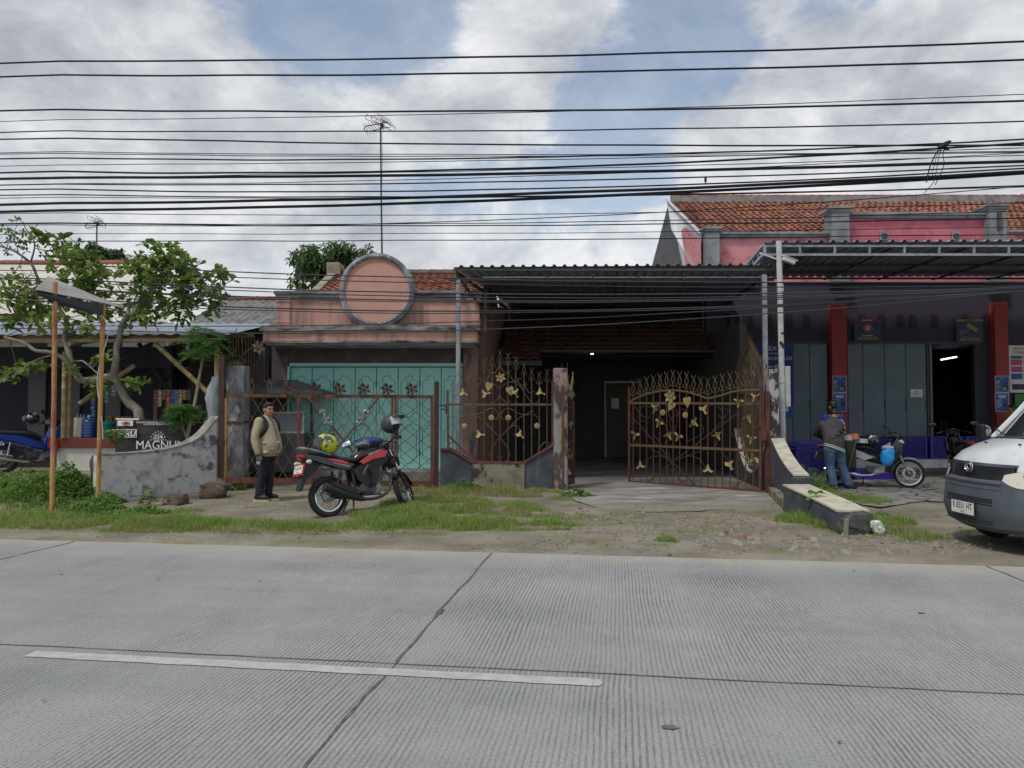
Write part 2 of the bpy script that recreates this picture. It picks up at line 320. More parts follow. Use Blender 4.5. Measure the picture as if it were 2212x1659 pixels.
v1 = vor(26); v2 = N('ShaderNodeTexNoise'); v2.inputs['Scale'].default_value = 1.6; L(tcx, v2.inputs[0])
f = math_('MULTIPLY', ramp(v1.outputs['Distance'], ((.18, 1), (.34, 0))), ramp(v2.outputs[0], ((.45, 0), (.6, .8))))
cr = ramp(v1.outputs['Color'], ((.2, (.09, .085, .08)), (.5, (.34, .32, .29)), (.8, (.26, .17, .13))))
x = N('ShaderNodeMix', data_type='RGBA'); L(f, x.inputs[0]); L(old, x.inputs[6]); L(cr, x.inputs[7]); L(x.outputs[2], bs_.inputs['Base Color'])
tag(g.build('ground', m_dirt, smooth=60), kind='structure')
m_road = mat('grooved_concrete', (.33, .325, .305), .9)
nt = m_road.node_tree; b_ = nt.nodes['Principled BSDF']; tcx = N('ShaderNodeTexCoord').outputs['Object']
sx = N('ShaderNodeSeparateXYZ'); L(tcx, sx.inputs[0])
def nzr(sc, det=6, r=.6, s=(1, 1, 1), off=(0, 0, 0)):
    mp = N('ShaderNodeMapping'); mp.inputs['Scale'].default_value = s; mp.inputs['Location'].default_value = off; L(tcx, mp.inputs[0])
    n = N('ShaderNodeTexNoise'); n.inputs['Scale'].default_value = sc; n.inputs['Detail'].default_value = det; n.inputs['Roughness'].default_value = r; L(mp.outputs[0], n.inputs[0]); return n.outputs[0]
wob = math_('MULTIPLY', math_('SUBTRACT', nzr(1.3, 3, .5, (1, .35, 1)), .5), .10)
gr = math_('FRACT', math_('MULTIPLY', math_('ADD', sx.outputs[0], wob), 1 / .031))
ln = ramp(math_('ABSOLUTE', math_('SUBTRACT', gr, .5)), ((.09, 1), (.27, 0)))
wear = ramp(nzr(.9, 5, .6, (1.6, .5, 1)), ((.36, .22), (.62, 1)))
brk = ramp(nzr(30, 4, .7, (1, .16, 1)), ((.34, .2), (.52, 1)))
gl = math_('MULTIPLY', math_('MULTIPLY', ln, wear), brk)
spk = ramp(nzr(60, 4, .75), ((.36, .62), (.5, 1)))
tone = ramp(math_('ADD', math_('MULTIPLY', nzr(.55, 7, .65), .55), math_('MULTIPLY', nzr(.5, 4, .6, (.25, 2.2, 1), (2, 9, 0)), .45)), ((.34, (.235, .243, .246)), (.5, (.305, .311, .306)), (.66, (.375, .374, .355))))
a1 = N('ShaderNodeMix', data_type='RGBA', blend_type='MULTIPLY'); a1.inputs[0].default_value = 1; L(tone, a1.inputs[6]); L(spk, a1.inputs[7])
a2 = N('ShaderNodeMix', data_type='RGBA'); L(math_('MULTIPLY', gl, .72), a2.inputs[0]); L(a1.outputs[2], a2.inputs[6]); a2.inputs[7].default_value = (.085, .085, .083, 1)
edge = ramp(math_('ADD', sx.outputs[1], math_('MULTIPLY', nzr(1.2, 6, .6), .5)), ((0, 0), (1, 1)))
e1 = N('ShaderNodeMapRange'); L(math_('ADD', sx.outputs[1], math_('MULTIPLY', nzr(1.6, 6, .6), .9)), e1.inputs[0]); e1.inputs[1].default_value = 7.75; e1.inputs[2].default_value = 8.5; e1.inputs[4].default_value = .55
a3 = N('ShaderNodeMix', data_type='RGBA'); L(e1.outputs[0], a3.inputs[0]); L(a2.outputs[2], a3.inputs[6]); a3.inputs[7].default_value = (.42, .385, .32, 1)
st = ramp(nzr(.8, 5, .6, (1, 1, 1), (5, 3, 0)), ((.66, 0), (.78, .35)))
a4 = N('ShaderNodeMix', data_type='RGBA'); L(st, a4.inputs[0]); L(a3.outputs[2], a4.inputs[6]); a4.inputs[7].default_value = (.33, .26, .16, 1)
L(a4.outputs[2], b_.inputs['Base Color'])
bp = N('ShaderNodeBump'); bp.inputs['Strength'].default_value = .5; bp.inputs['Distance'].default_value = .006; L(math_('SUBTRACT', math_('MULTIPLY', nzr(45, 4, .7), .4), gl), bp.inputs['Height']); L(bp.outputs[0], b_.inputs['Normal'])
r_ = MB(); edgep = []
xs = [-60 + .25 * i for i in range(481)]
for x_ in xs: edgep.append((x_, 8.05 + .02 * NZ.noise(V((x_ * 1.5, 0, 0))) + .012 * NZ.noise(V((x_ * 7, 2, 0)))))
r_.add([(x_, -6, 0) for x_ in xs] + [(a, b, 0) for a, b in edgep], [(i, i + 1, len(xs) + i + 1, len(xs) + i) for i in range(len(xs) - 1)])
r_.add([(a, b, 0) for a, b in edgep] + [(a, b, -.2) for a, b in edgep], [(i, i + 1, len(xs) + i + 1, len(xs) + i) for i in range(len(xs) - 1)])
road = r_.build('road', m_road); road.rotation_euler.z = R(-8); tag(road, kind='structure')
m_seal = mat('joint_sealant', (.075, .075, .075), .8, c2=(.15, .15, .145), sc=14)
j = MB()
def ribbon(mb, pts, w, z, jit=.0, wj=.3):
    vs = []; k = len(pts)
    for i, p in enumerate(pts):
        q = V(pts[min(i + 1, k - 1)]) - V(pts[max(i - 1, 0)]); q = V((-q.y, q.x)).normalized()
        ww = w * (1 + wj * NZ.noise(V((p[0] * 9, p[1] * 9, 1)))); o = jit * NZ.noise(V((p[0] * 4, p[1] * 4, 7)))
        vs += [(p[0] + q.x * (ww + o), p[1] + q.y * (ww + o), z), (p[0] - q.x * (ww - o), p[1] - q.y * (ww - o), z)]
    mb.add(vs, [(2 * i, 2 * i + 2, 2 * i + 3, 2 * i + 1) for i in range(k - 1)])
for k in range(-6, 7): ribbon(j, [(-1.35 + 5 * k, -5.9 + .12 * i) for i in range(117)], .0085, .004, .02, 1.1)
ribbon(j, [(-55 + .2 * i, 4.45) for i in range(551)], .0055, .0045, .012, .6)
jo = j.build('road_joints', m_seal); jo.rotation_euler.z = R(-8); tag(jo, kind='structure')
m_line = mat('road_paint', (.45, .455, .455), .7, c2=(.36, .365, .365), sc=9, c3=(.38, .38, .37), s3=(30, 30, 30), lo3=.6, hi3=.66)
dsh = MB()
for k in range(-4, 5):
    a0 = -3.70 + 8.6 * k
    ribbon(dsh, [(a0 + .09 * i, 4.30 + .003 * math.sin(i)) for i in range(40)] + [(a0 + 3.56, 4.30)], .056, .005, .0, .12)
    dsh.add([(a0 + 3.56, 4.356, .005), (a0 + 3.56, 4.244, .005), (a0 + 3.60, 4.25, .005), (a0 + 3.62, 4.3, .005), (a0 + 3.60, 4.35, .005)], [(0, 1, 2, 3, 4)])
do = dsh.build('road_line', m_line); do.rotation_euler.z = R(-8); tag(do, kind='structure')
ptc = MB(); q = [(-1.35 + .028 * math.cos(t * .7) * (1 + .4 * NZ.noise(V((t, 0, 0)))), 5.62 + .09 * math.sin(t * .7) * (1 + .4 * NZ.noise(V((t, 3, 0)))), .0055) for t in range(9)]
ptc.add(q, [tuple(range(9))])
for a, n_, s in ((3.2, 3.55, .045), (1.9, 3.0, .03), (.25, 3.75, .035), (.85, 2.7, .03), (-4.9, 5.0, .03), (2.3, 6.1, .02), (-5.2, 6.4, .015)):
    ptc.add([(a + s * math.cos(t) * 1.3 + .3 * s * NZ.noise(V((a + t, 0, 0))), n_ + s * .8 * math.sin(t), .0055) for t in range(7)], [tuple(range(7))])
po = ptc.build('road_patches', m_seal); po.rotation_euler.z = R(-8); tag(po, kind='structure')
dv = [G(1225, 1066), G(1252, 1085), G(1290, 1100), G(1420, 1108), G(1560, 1102), G(1700, 1106), G(1692, 1090), G(1655, 1066)]
dv = [V((p.x, p.y, .012)) for p in dv]
dv = [a.lerp(c, k / 14) + V((.10 * NZ.noise(V((a.lerp(c, k / 14).x * 4, 0, i))), .16 * NZ.noise(V((a.lerp(c, k / 14).x * 5, a.y * 3, 1))), 0)) for i, (a, c) in enumerate(zip(dv, dv[1:])) for k in range(14)] + [dv[-1]]
dv += [V((5.3, 17, .012)), V((5.3, 25, .012)), V((-.9, 25, .012)), V((-.9, 15, .012)), V((.9, 14.9, .012))]
d_ = MB(); d_.add(dv, [tuple(range(len(dv)))]); tag(d_.build('driveway', m_conc), kind='structure')
pv = [G(1790, 1062), G(1800, 1085), G(1900, 1100), G(2000, 1086), G(2100, 1090), G(2300, 1092)]
pv = [V((p.x, p.y, .033)) for p in pv] + [V((20, 20.2, .033)), V((5.5, 20.2, .033)), V((5.4, 15.5, .033)), V((6.0, 14.3, .033))]
d_ = MB(); d_.add(pv, [tuple(range(len(pv)))]); tag(d_.build('paving', m_paved), kind='structure')
# ---------------------------------------------------------------- roofs
def corr(mb, a, b, c, d, pitch=.2, amp=.02, trap=False, t=.004):      # sheet: a-b front edge, d-c back edge, ribs run from front to back
    a, b, c, d = map(V, (a, b, c, d)); n = max(2, int((b - a).length / pitch)); up = (b - a).cross(d - a).normalized()
    if up.z < 0: up = -up
    prof = [(0, 0), (.55, 0), (.68, 1), (.87, 1), (.999, 0)] if trap else [(k / 8, .5 + .5 * math.sin(2 * PI * k / 8)) for k in range(8)]
    us = [((i + u) / n, w * amp) for i in range(n) for u, w in prof] + [(1, prof[0][1] * amp)]
    rows = []
    for o in (0, t): rows.append([a.lerp(b, u) + up * (w + o) for u, w in us]); rows.append([d.lerp(c, u) + up * (w + o) for u, w in us])
    k = len(us); vs = rows[0] + rows[1] + rows[3] + rows[2]
    mb.add(vs, [(r * k + i, r * k + i + 1, ((r + 1) % 4) * k + i + 1, ((r + 1) % 4) * k + i) for r in range(4) for i in range(k - 1)])
def tiles(mb, a, b, c, d, w=.2, l=.26, amp=.035, seed=1):             # clay tile slope: a-b eave, d-c ridge
    a, b, c, d = map(V, (a, b, c, d)); up = (b - a).cross(d - a).normalized(); rr = random.Random(seed)
    if up.z < 0: up = -up
    rows = max(1, int(((a + b) / 2 - (c + d) / 2).length / l))
    for i in range(rows):
        p0, p1 = a.lerp(d, i / rows), b.lerp(c, i / rows); q0, q1 = a.lerp(d, (i + 1.12) / rows), b.lerp(c, (i + 1.12) / rows)
        n = max(1, int((p1 - p0).length / w)); vs = []; off = .5 * (i % 2)
        us = [(k / 6, .5 + .5 * math.sin(2 * PI * (k / 6)) if k % 6 != 5 else .05) for k in range(n * 6 + 1)]
        jit = [rr.uniform(-.012, .012) for _ in range(n + 2)]
        for e, (s0, s1, lift) in enumerate(((p0, p1, .045), (q0, q1, .0))):
            for k, h in us:
                vs.append(s0.lerp(s1, min(1, k / n)) + up * (h * amp + lift + (jit[int(k)] if e == 0 else 0)))
        for k, h in us: vs.append(p0.lerp(p1, min(1, k / n)) + up * (h * amp + .012))
        m = len(us)
        mb.add(vs, [(k, k + 1, m + k + 1, m + k) for k in range(m - 1)] + [(k, 2 * m + k, 2 * m + k + 1, k + 1) for k in range(m - 1)])
def ridge(mb, p, q, r=.11, l=.3):
    p, q = V(p), V(q); n = max(1, int((q - p).length / l))
    for i in range(n):
        a, b = p.lerp(q, i / n), p.lerp(q, (i + 1.08) / n); mb.tube([a, a.lerp(b, .12), b], [r * 1.18, r * 1.12, r], 8)
# ---------------------------------------------------------------- pink shop house
sh = thing('shop_house', 'shop house with pink parapet, round pink disc and closed turquoise doors', 'building', (-2.9, 17, 0))
sh_M = Matrix.Translation((2.9, -17, 0))
def SP(mb, name, m, par=sh, smooth=None): 
    mb.M = None; mb.v = [tuple(sh_M @ V(v)) for v in mb.v]; return mb.build(name, m, par, smooth)
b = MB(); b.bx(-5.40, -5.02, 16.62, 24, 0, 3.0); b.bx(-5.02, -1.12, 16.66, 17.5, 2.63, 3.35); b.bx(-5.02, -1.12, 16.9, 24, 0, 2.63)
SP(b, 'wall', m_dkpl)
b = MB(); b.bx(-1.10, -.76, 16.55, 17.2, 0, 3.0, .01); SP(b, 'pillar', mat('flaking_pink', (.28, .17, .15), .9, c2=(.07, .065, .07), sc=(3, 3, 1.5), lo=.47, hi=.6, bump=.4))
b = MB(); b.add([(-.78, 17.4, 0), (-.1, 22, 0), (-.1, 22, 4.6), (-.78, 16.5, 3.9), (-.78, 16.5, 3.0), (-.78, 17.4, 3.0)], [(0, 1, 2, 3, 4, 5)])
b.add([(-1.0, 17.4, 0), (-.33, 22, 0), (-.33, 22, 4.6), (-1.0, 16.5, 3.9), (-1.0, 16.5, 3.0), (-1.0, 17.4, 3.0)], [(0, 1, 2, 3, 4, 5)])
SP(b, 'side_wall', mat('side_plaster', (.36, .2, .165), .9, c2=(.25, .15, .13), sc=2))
b = MB(); xs_ = [-5.31 + (5.31 - .736) * i / 40 for i in range(41)]
def bow(x): return 15.75 - .17 * sst(-4.5, -3.8, x) * (1 - sst(-2.2, -1.0, x) * .6)
def led(z0, z1, o, x0=-5.31, x1=-.736):
    pl = [(max(x0, min(x1, x)), bow(x) - o) for x in xs_] + [(x1, 17.0), (x0, 17.0)]; return pl, z0, z1
def ledge_(mb, z0, z1, o, e=0):
    pl, a, c = led(z0, z1, o, -5.31 - e, -.736 + e); pl[0] = (-5.31 - e, pl[0][1]); pl[40] = (-.736 + e, pl[40][1]); mb.prism(pl, c - a, I4, a)
ledge_(b, 3.03, 3.24, 0); SP(b, 'ledge', m_pink)
b = MB(); ledge_(b, 3.2402, 3.30, .07, .06); ledge_(b, 3.302, 3.36, .035, .03); ledge_(b, 2.985, 3.029, .04, .03); SP(b, 'cornice', m_mold)
b = MB(); ledge_(b, 2.95, 2.984, -.05, -.05); SP(b, 'soffit', m_soff)
b = MB(); b.bx(-5.1, -.75, 16.2, 16.45, 3.361, 4.02); b.bx(-5.14, -4.86, 16.14, 16.47, 3.362, 4.02, .01); b.bx(-.99, -.71, 16.14, 16.47, 3.362, 4.02, .01)
for z in (3.42, 3.47, 3.93, 3.97):
    b.bx(-5.16, -4.84, 16.12, 16.2, z, z + .03, .008); b.bx(-1.01, -.69, 16.12, 16.2, z, z + .03, .008)
SP(b, 'parapet', m_pink)
b = MB(); b.bx(-5.18, -.67, 16.12, 16.5, 4.021, 4.09, .012); b.bx(-5.21, -.64, 16.09, 16.53, 4.091, 4.17, .015); SP(b, 'parapet_cap', m_mold)
Md = facing((-2.94, 16.1, 4.16))
b = MB(); b.prism([(.70 * math.cos(2 * PI * k / 64), max(-.80, .70 * math.sin(2 * PI * k / 64))) for k in range(64)], .24, Md); SP(b, 'disc', m_pinkd)
b = MB(); b.lathe([(.70, -.14), (.70, .17), (.74, .185), (.77, .15), (.81, .13), (.815, -.14), (.70, -.14)], Md, 72); SP(b, 'disc_ring', m_ring, smooth=30)
b = MB(); tiles(b, (-4.75, 16.7, 3.95), (-.55, 16.7, 3.95), (-.55, 20, 5.22), (-4.6, 20, 5.22), seed=3); b.add([(-4.75, 16.6, 3.9), (-.5, 16.6, 3.9), (-.5, 20, 5.2), (-4.6, 20, 5.2)], [(0, 1, 2, 3)]); b.add([(-4.75, 23.5, 3.9), (-.3, 23.5, 3.9), (-.5, 20, 5.2), (-4.6, 20, 5.2)], [(0, 1, 2, 3)])
SP(b, 'roof', m_tile2, smooth=50)
b = MB(); ridge(b, (-4.6, 20, 5.28), (-.5, 20, 5.28), .1, .33); SP(b, 'ridge_tiles', mat('ridge_mortar', (.17, .13, .11), .9, c2=(.1, .09, .085), sc=4), smooth=40)
b = MB(); b.prism([(16.9, 3.0), (16.9, 4.0), (20, 5.34), (23.5, 3.9), (23.5, 3.0)], .2, Matrix(((0, 0, 1, -4.83), (1, 0, 0, 0), (0, 1, 0, 0), (0, 0, 0, 1)))); b.bx(-4.98, -4.62, 19.75, 20.3, 5.2, 5.53, .02)
SP(b, 'gable', mat('lichen_cement', (.36, .33, .22), .95, c2=(.22, .2, .14), sc=3, bump=.3))
b = MB(); b.prism([(16.5, 3.3), (16.5, 4.1), (17.1, 4.35), (17.1, 3.9)], .05, Matrix(((0, 0, 1, -.6), (1, 0, 0, 0), (0, 1, 0, 0), (0, 0, 0, 1)))); SP(b, 'rake_board', m_cem)
b = MB(); b.bx(-5.2, -.8, 16.2, 16.9, 0, .235, .02); SP(b, 'step', m_conc)
b = MB(); b.bx(-5.0, -1.11, 16.6, 16.655, 2.54, 2.62, .01); b.bx(-5.04, -4.985, 16.58, 16.655, .24, 2.54, .01); SP(b, 'door_rail', m_teal)
dx = [628, 674, 721, 767, 813, 860, 907, 953, 1000]; dx = [(x - CX) / FP * 16.72 for x in dx]
for i in range(8):
    x0, x1 = dx[i] + .008, dx[i + 1] - .008; yy = 16.70 + (.012 if i % 2 else 0)
    b = MB(); b.bx(x0, x1, yy, yy + .04, .245, 2.525, .004); lf = SP(b, 'door_leaf', m_teal)
    b = MB()
    for z0, z1 in ((1.41, 2.33), (.37, 1.22)):
        a, c = x0 + .06, x1 - .06; r = .11; pts = []
        for (cx, cz, s) in ((a, z0, 0), (a, z1, -90), (c, z1, 180), (c, z0, 90)):
            for k in range(7):
                t = R(s + 90 * k / 6); pts.append((cx + r * math.cos(t), yy - .003, cz + r * math.sin(t)))
        b.tube(pts, .0085, 5, closed=True)
    SP(b, 'moulding', m_tealm, lf)
    if i % 2 == 0 and i: b = MB(); b.cyl((x0 - .008, yy - .012, 2.1), (x0 - .008, yy - .012, 2.22), .014, n=6); SP(b, 'hinge', m_steel, lf); b = MB(); b.cyl((x0 - .008, yy - .012, .55), (x0 - .008, yy - .012, .67), .014, n=6); SP(b, 'hinge', m_steel, lf)
# ---------------------------------------------------------------- house behind the carport
hs = thing('house', 'dark brick tiled house standing back under the carport', 'building', (2, 21, 0))
def HP(mb, name, m, par=None, smooth=None): mb.v = [(v[0] - 2, v[1] - 21, v[2]) for v in mb.v]; return mb.build(name, m, par or hs, smooth)
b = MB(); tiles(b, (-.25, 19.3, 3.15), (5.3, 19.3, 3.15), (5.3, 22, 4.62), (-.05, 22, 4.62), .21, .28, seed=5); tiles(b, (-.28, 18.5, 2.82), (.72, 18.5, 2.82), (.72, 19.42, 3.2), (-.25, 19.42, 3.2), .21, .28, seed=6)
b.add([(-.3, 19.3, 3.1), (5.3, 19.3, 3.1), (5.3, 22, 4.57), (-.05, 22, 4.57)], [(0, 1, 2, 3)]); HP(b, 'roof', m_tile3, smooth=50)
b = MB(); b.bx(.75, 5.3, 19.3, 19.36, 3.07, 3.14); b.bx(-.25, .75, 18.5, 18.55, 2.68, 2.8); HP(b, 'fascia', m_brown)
b = MB(); b.bx(-.4, 6.2, 22.05, 22.2, 3.2, 5.0); b.bx(-1, 5.3, 24, 24.2, 0, 4.2); b.bx(5.3, 5.45, 17.2, 24, 0, 3.6); b.bx(-.2, .1, 22, 24, 0, 4.2); b.add([(-.3, 19.35, 3.02), (5.3, 19.35, 3.02), (5.3, 24, 3.05), (-.3, 24, 3.05)], [(0, 1, 2, 3)]); HP(b, 'wall', m_brown)  # first box is an added wall blocking sky light from behind the roof
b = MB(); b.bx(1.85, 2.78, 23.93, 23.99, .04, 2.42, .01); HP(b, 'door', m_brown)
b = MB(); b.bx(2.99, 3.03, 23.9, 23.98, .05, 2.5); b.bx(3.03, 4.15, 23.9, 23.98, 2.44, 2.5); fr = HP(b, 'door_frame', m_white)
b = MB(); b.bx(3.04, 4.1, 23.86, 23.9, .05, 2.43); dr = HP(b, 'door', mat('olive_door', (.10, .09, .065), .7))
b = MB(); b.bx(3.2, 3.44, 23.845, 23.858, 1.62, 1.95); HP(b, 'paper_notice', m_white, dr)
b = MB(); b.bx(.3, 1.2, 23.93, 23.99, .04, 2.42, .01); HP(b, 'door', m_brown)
blb = thing('ceiling_lamp', 'small lit bulb hanging in the dark porch under the eaves', 'lamp', P(1279, 767, 21.5))
MB().cyl((0, 0, .03), (0, 0, .16), .02, .015, 8).build('lamp_holder', m_white, blb); MB().cyl((0, 0, .16), (0, 0, .62), .006, n=5).build('cord', m_black, blb)
MB().ell((0, 0, 0), (.045, .045, .05)).build('bulb', mat('lit_bulb', (.95, 1, 1), emit=9), blb, True)
# ---------------------------------------------------------------- carports
cp1 = thing('carport', 'long low dark carport roof on thin grey posts between pink shop and pink building', 'carport')
b = MB(); corr(b, (-1.2, 15.0, 4.47), (5.55, 15.0, 4.52), (6.4, 22.3, 4.80), (-.08, 22.3, 4.76), .205, .04, True); b.build('roof_sheet', m_roofd, cp1)
b = MB(); b.bx(-1.2, 5.4, 15.02, 15.06, 4.40, 4.45); b.bx(-1.3, 5.4, 15.16, 15.2, 4.22, 4.27)
for i in range(8): b.bx(-1.15 + i * .93, -1.11 + i * .93, 15.08, 15.12, 4.24, 4.44)
b.build('edge_truss', m_steel, cp1)
b = MB(); b.bx(-.6, 5.4, 15.1, 15.14, 4.272, 4.295); b.build('edge_strip', m_gal, cp1)
b = MB()
for y in (16.4, 17.8, 19.2, 20.5, 22): b.bx(-1.1 + (y - 15) * .15, 5.6, y, y + .05, 4.40 + (y - 15) * .036, 4.45 + (y - 15) * .036)
for x in (-1.12, 2.1, 5.3): b.beam((x, 15.1, 4.36), (x + .98, 22.2, 4.62), .05, .07)
b.build('rafters', m_steel, cp1)
for px, Y, zb in ((990, 15.15, 0), (1652, 14.6, 0)):
    p = P(px, 700, Y); b = MB(); b.bx(p.x - .045, p.x + .045, Y - .04, Y + .04, zb, 4.24, .008); b.bx(p.x - .02, p.x + .02, Y - .052, Y - .041, zb, 4.24); b.build('post', m_gal, cp1)
b = MB(); b.beam((-1.1, 15.2, 4.3), (-.5, 16.4, 3.6), .04, .04); b.beam((-.98, 15.6, 4.35), (-.98, 15.6, 3.85), .025, .025); b.build('brace', m_steel, cp1)
cp2 = thing('carport', 'taller carport roof with pale lattice edge in front of the pink building', 'carport')
b = MB(); corr(b, (5.07, 14.75, 4.92), (17, 14.75, 4.98), (17.6, 20.4, 5.28), (6.15, 20.4, 5.24), .235, .045, True); b.build('roof_sheet', m_roofd, cp2)
b = MB(); b.bx(5.05, 17, 14.78, 14.83, 4.66, 4.71); b.bx(5.05, 17, 14.78, 14.82, 4.84, 4.88)
for i in range(17): b.bx(5.07 + i * .7, 5.11 + i * .7, 14.775, 14.815, 4.711, 4.845)
b.beam((5.07, 14.8, 4.70), (6.15, 20.3, 5.0), .05, .05); b.beam((5.06, 14.8, 4.88), (6.14, 20.3, 5.2), .05, .05)
for i in range(7): b.beam((5.09 + i * .17, 14.85 + i * .85, 4.71 + i * .046), (5.09 + i * .17, 14.85 + i * .85, 4.88 + i * .046), .035, .035)
b.build('edge_truss', m_gal, cp2)
b = MB()
for i in range(8):
    x = 6.2 + i * 1.5; b.beam((x, 14.9, 4.84), (x + .9, 20.3, 5.16), .04, .04)
for y in (16.2, 17.6, 19.0, 20.3): b.bx(5.3 + (y - 14.75) * .17, 17, y, y + .05, 4.85 + (y - 14.75) * .058, 4.9 + (y - 14.75) * .058)
b.build('rafters', m_steel, cp2)
pp = P(1687, 700, 14.55)
b = MB(); b.cyl((pp.x + .02, 14.55, 0), (pp.x - .02, 14.55, 4.9), .055, n=14); b.beam((pp.x - .03, 14.6, 4.55), (pp.x - .32, 14.8, 4.72), .03, .03)
for z in (1.55 + 60 / 1600 * 14.55, 3.9): b.cyl((pp.x, 14.55, z), (pp.x, 14.55, z + .14), .064, n=14)
b.build('post', m_pipe, cp2, True)
b = MB(); b.cyl((pp.x + .005, 14.55, 3.05), (pp.x + .004, 14.55, 3.09), .06, n=12); b.beam((pp.x - .05, 14.48, 2.9), (pp.x + .05, 14.48, 2.78), .02, .05); b.build('tape', m_black, cp2)
b = MB(); b.bx(pp.x + .06, pp.x + .16, 14.5, 14.62, 1.62, 2.42, .02); tag(b.build('meter_box', m_pipe), 'grey upright box fixed to the side of the white carport post', 'box')
cc = thing('security_camera', 'small white security camera bracketed near the top of the white post', 'camera', P(1704, 563, 14.5))
MB(RY(22)).box((0, 0, 0), (.26, .09, .085), None, .02).build('camera_body', m_white, cc); MB(RY(22)).box((.01, 0, .05), (.3, .11, .015), None, .005).build('sun_shield', m_white, cc); b = MB(); b.tube([(-.08, 0, 0), (-.1, 0, .1), (-.17, .03, .1)], .018); b.build('bracket', m_white, cc, True)
# ---------------------------------------------------------------- pink building
pb = thing('pink_building', 'big pink building with orange tiled roof, grey piers and red ground floor columns', 'building')
b = MB(); b.bx(5.5, 23, 20.95, 21.1, 3.5, 5.4); b.bx(5.5, 9.1, 20.95, 21.1, 0, 3.5); b.bx(13.1, 23, 20.95, 21.1, 0, 3.5); b.bx(5.5, 23, 27, 27.2, 0, 5); b.bx(5.5, 5.65, 24, 27, 0, 5); b.bx(22.8, 23, 21.1, 27, 0, 5); b.bx(5.6, 22.8, 21.1, 27, 3.55, 3.6); b.build('wall', m_shade_wall, pb)
b = MB(); b.bx(5.46, 9.1, 20.9, 21.05, 5.18, 6.47); b.build('upper_wall', m_bpink2, pb)
b = MB(); b.bx(13.55, 23, 20.9, 21.05, 5.18, 6.6); b.build('upper_wall', m_bpink2, pb)
b = MB(); b.bx(9.1, 13.55, 20.86, 21.05, 5.18, 7.0); b.build('upper_wall', m_bpink, pb)
b = MB(); b.bx(5.8, 9.1, 20.8, 21.1, 6.471, 6.53, .01); b.bx(5.8, 9.1, 20.75, 21.1, 6.532, 6.6, .01); b.bx(9.4, 13.4, 20.76, 21.1, 7.001, 7.07, .01); b.bx(9.4, 13.4, 20.7, 21.1, 7.072, 7.15, .01); b.bx(13.9, 23, 20.8, 21.1, 6.601, 6.66, .01); b.build('cornice', m_cem, pb)
for x0, x1, zt in ((1525, 1556, 6.55), (1800, 1838, 7.12), (2141, 2179, 7.2)):
    X0, X1 = (x0 - CX) / FP * 20.7, (x1 - CX) / FP * 20.7
    b = MB(); b.bx(X0, X1, 20.6, 21.12, 5.16, zt, .01); b.bx(X0 - .04, X1 + .04, 20.56, 21.15, zt + .001, zt + .07, .01); b.bx(X0 - .08, X1 + .08, 20.52, 21.2, zt + .072, zt + .16, .015); b.build('pier', m_cem, pb)
b = MB(); b.bx(13.6, 13.7, 20.5, 20.6, 6.6, 7.1, .01); b.build('pier_lamp', m_steel, pb)
for px in (1909, 2064):
    p = P(px, 511, 20.84); b = MB(); b.box((p.x, 20.83, p.z), (.24, .06, .24), None, .01); vf = b.build('vent_block', m_cem, pb)
    b = MB(); b.lathe([(.03, 0), (.085, .0), (.085, .02), (.03, .02)], facing((p.x, 20.8, p.z)), 12); b.build('grille', m_steel, vf)
p = P(1598 + 310 * 0, 0, 1)
b = MB(); b.bx(6.55, 6.95, 20.82, 20.9, 5.05, 5.6, .01); b.build('vent_block', m_redcol, pb)
b = MB(); tiles(b, (5.5, 20.95, 6.5), (23.5, 20.95, 6.5), (17.6, 25.4, 8.75), (5.5, 25.4, 8.75), .2, .27, .04, 8)
b.add([(5.5, 20.95, 6.46), (23.5, 20.95, 6.46), (17.6, 25.4, 8.72), (5.5, 25.4, 8.72)], [(0, 1, 2, 3)]); b.add([(5.5, 29.9, 6.4), (23.5, 29.9, 6.4), (17.6, 25.4, 8.72), (5.5, 25.4, 8.72)], [(0, 1, 2, 3)]); b.add([(23.5, 20.95, 6.46), (23.5, 29.9, 6.4), (17.6, 25.4, 8.72)], [(0, 1, 2)])
b.build('roof', m_tile, pb, 50)
b = MB(); b.beam((5.5, 25.38, 8.84), (17.6, 25.38, 8.84), .16, .2); b.beam((17.6, 25.38, 8.86), (23.4, 21, 6.66), .16, .16); b.build('ridge_beam', m_cem, pb)
b = MB(); ridge(b, (5.5, 25.4, 8.93), (17.6, 25.4, 8.93), .09, .3); ridge(b, (17.6, 25.4, 8.95), (23.4, 21, 6.72), .1, .3); b.build('ridge_tiles', m_tile, pb, 40)
Mg = Matrix(((0, 0, 1, 5.44), (1, 0, 0, 0), (0, 1, 0, 0), (0, 0, 0, 1)))
b = MB(); b.prism([(21, 0), (21, 6.5), (25.4, 8.7), (29.9, 6.4), (29.9, 0)], .06, Mg); b.build('gable_wall', mat('dark_render', (.12, .125, .13), .95, c2=(.08, .085, .09), sc=3, bump=.9, bs=14), pb)
b = MB(); corr(b, (5.39, 20.85, 6.52), (5.39, 25.45, 8.86), (5.37, 24.6, 7.6), (5.37, 20.85, 5.2), .24, .03, True)
b.add([(5.38, 20.85, 4.6), (5.38, 23.2, 6.1), (5.38, 24.0, 7.2), (5.38, 23.9, 8.0), (5.38, 20.85, 6.4)], [(0, 1, 2, 3, 4)]); b.beam((5.36, 20.8, 6.55), (5.36, 25.5, 8.9), .1, .03); b.build('gable_cladding', mat('white_sheet', (.52, .54, .56), .5, .2, c2=(.42, .44, .47), sc=2), pb)
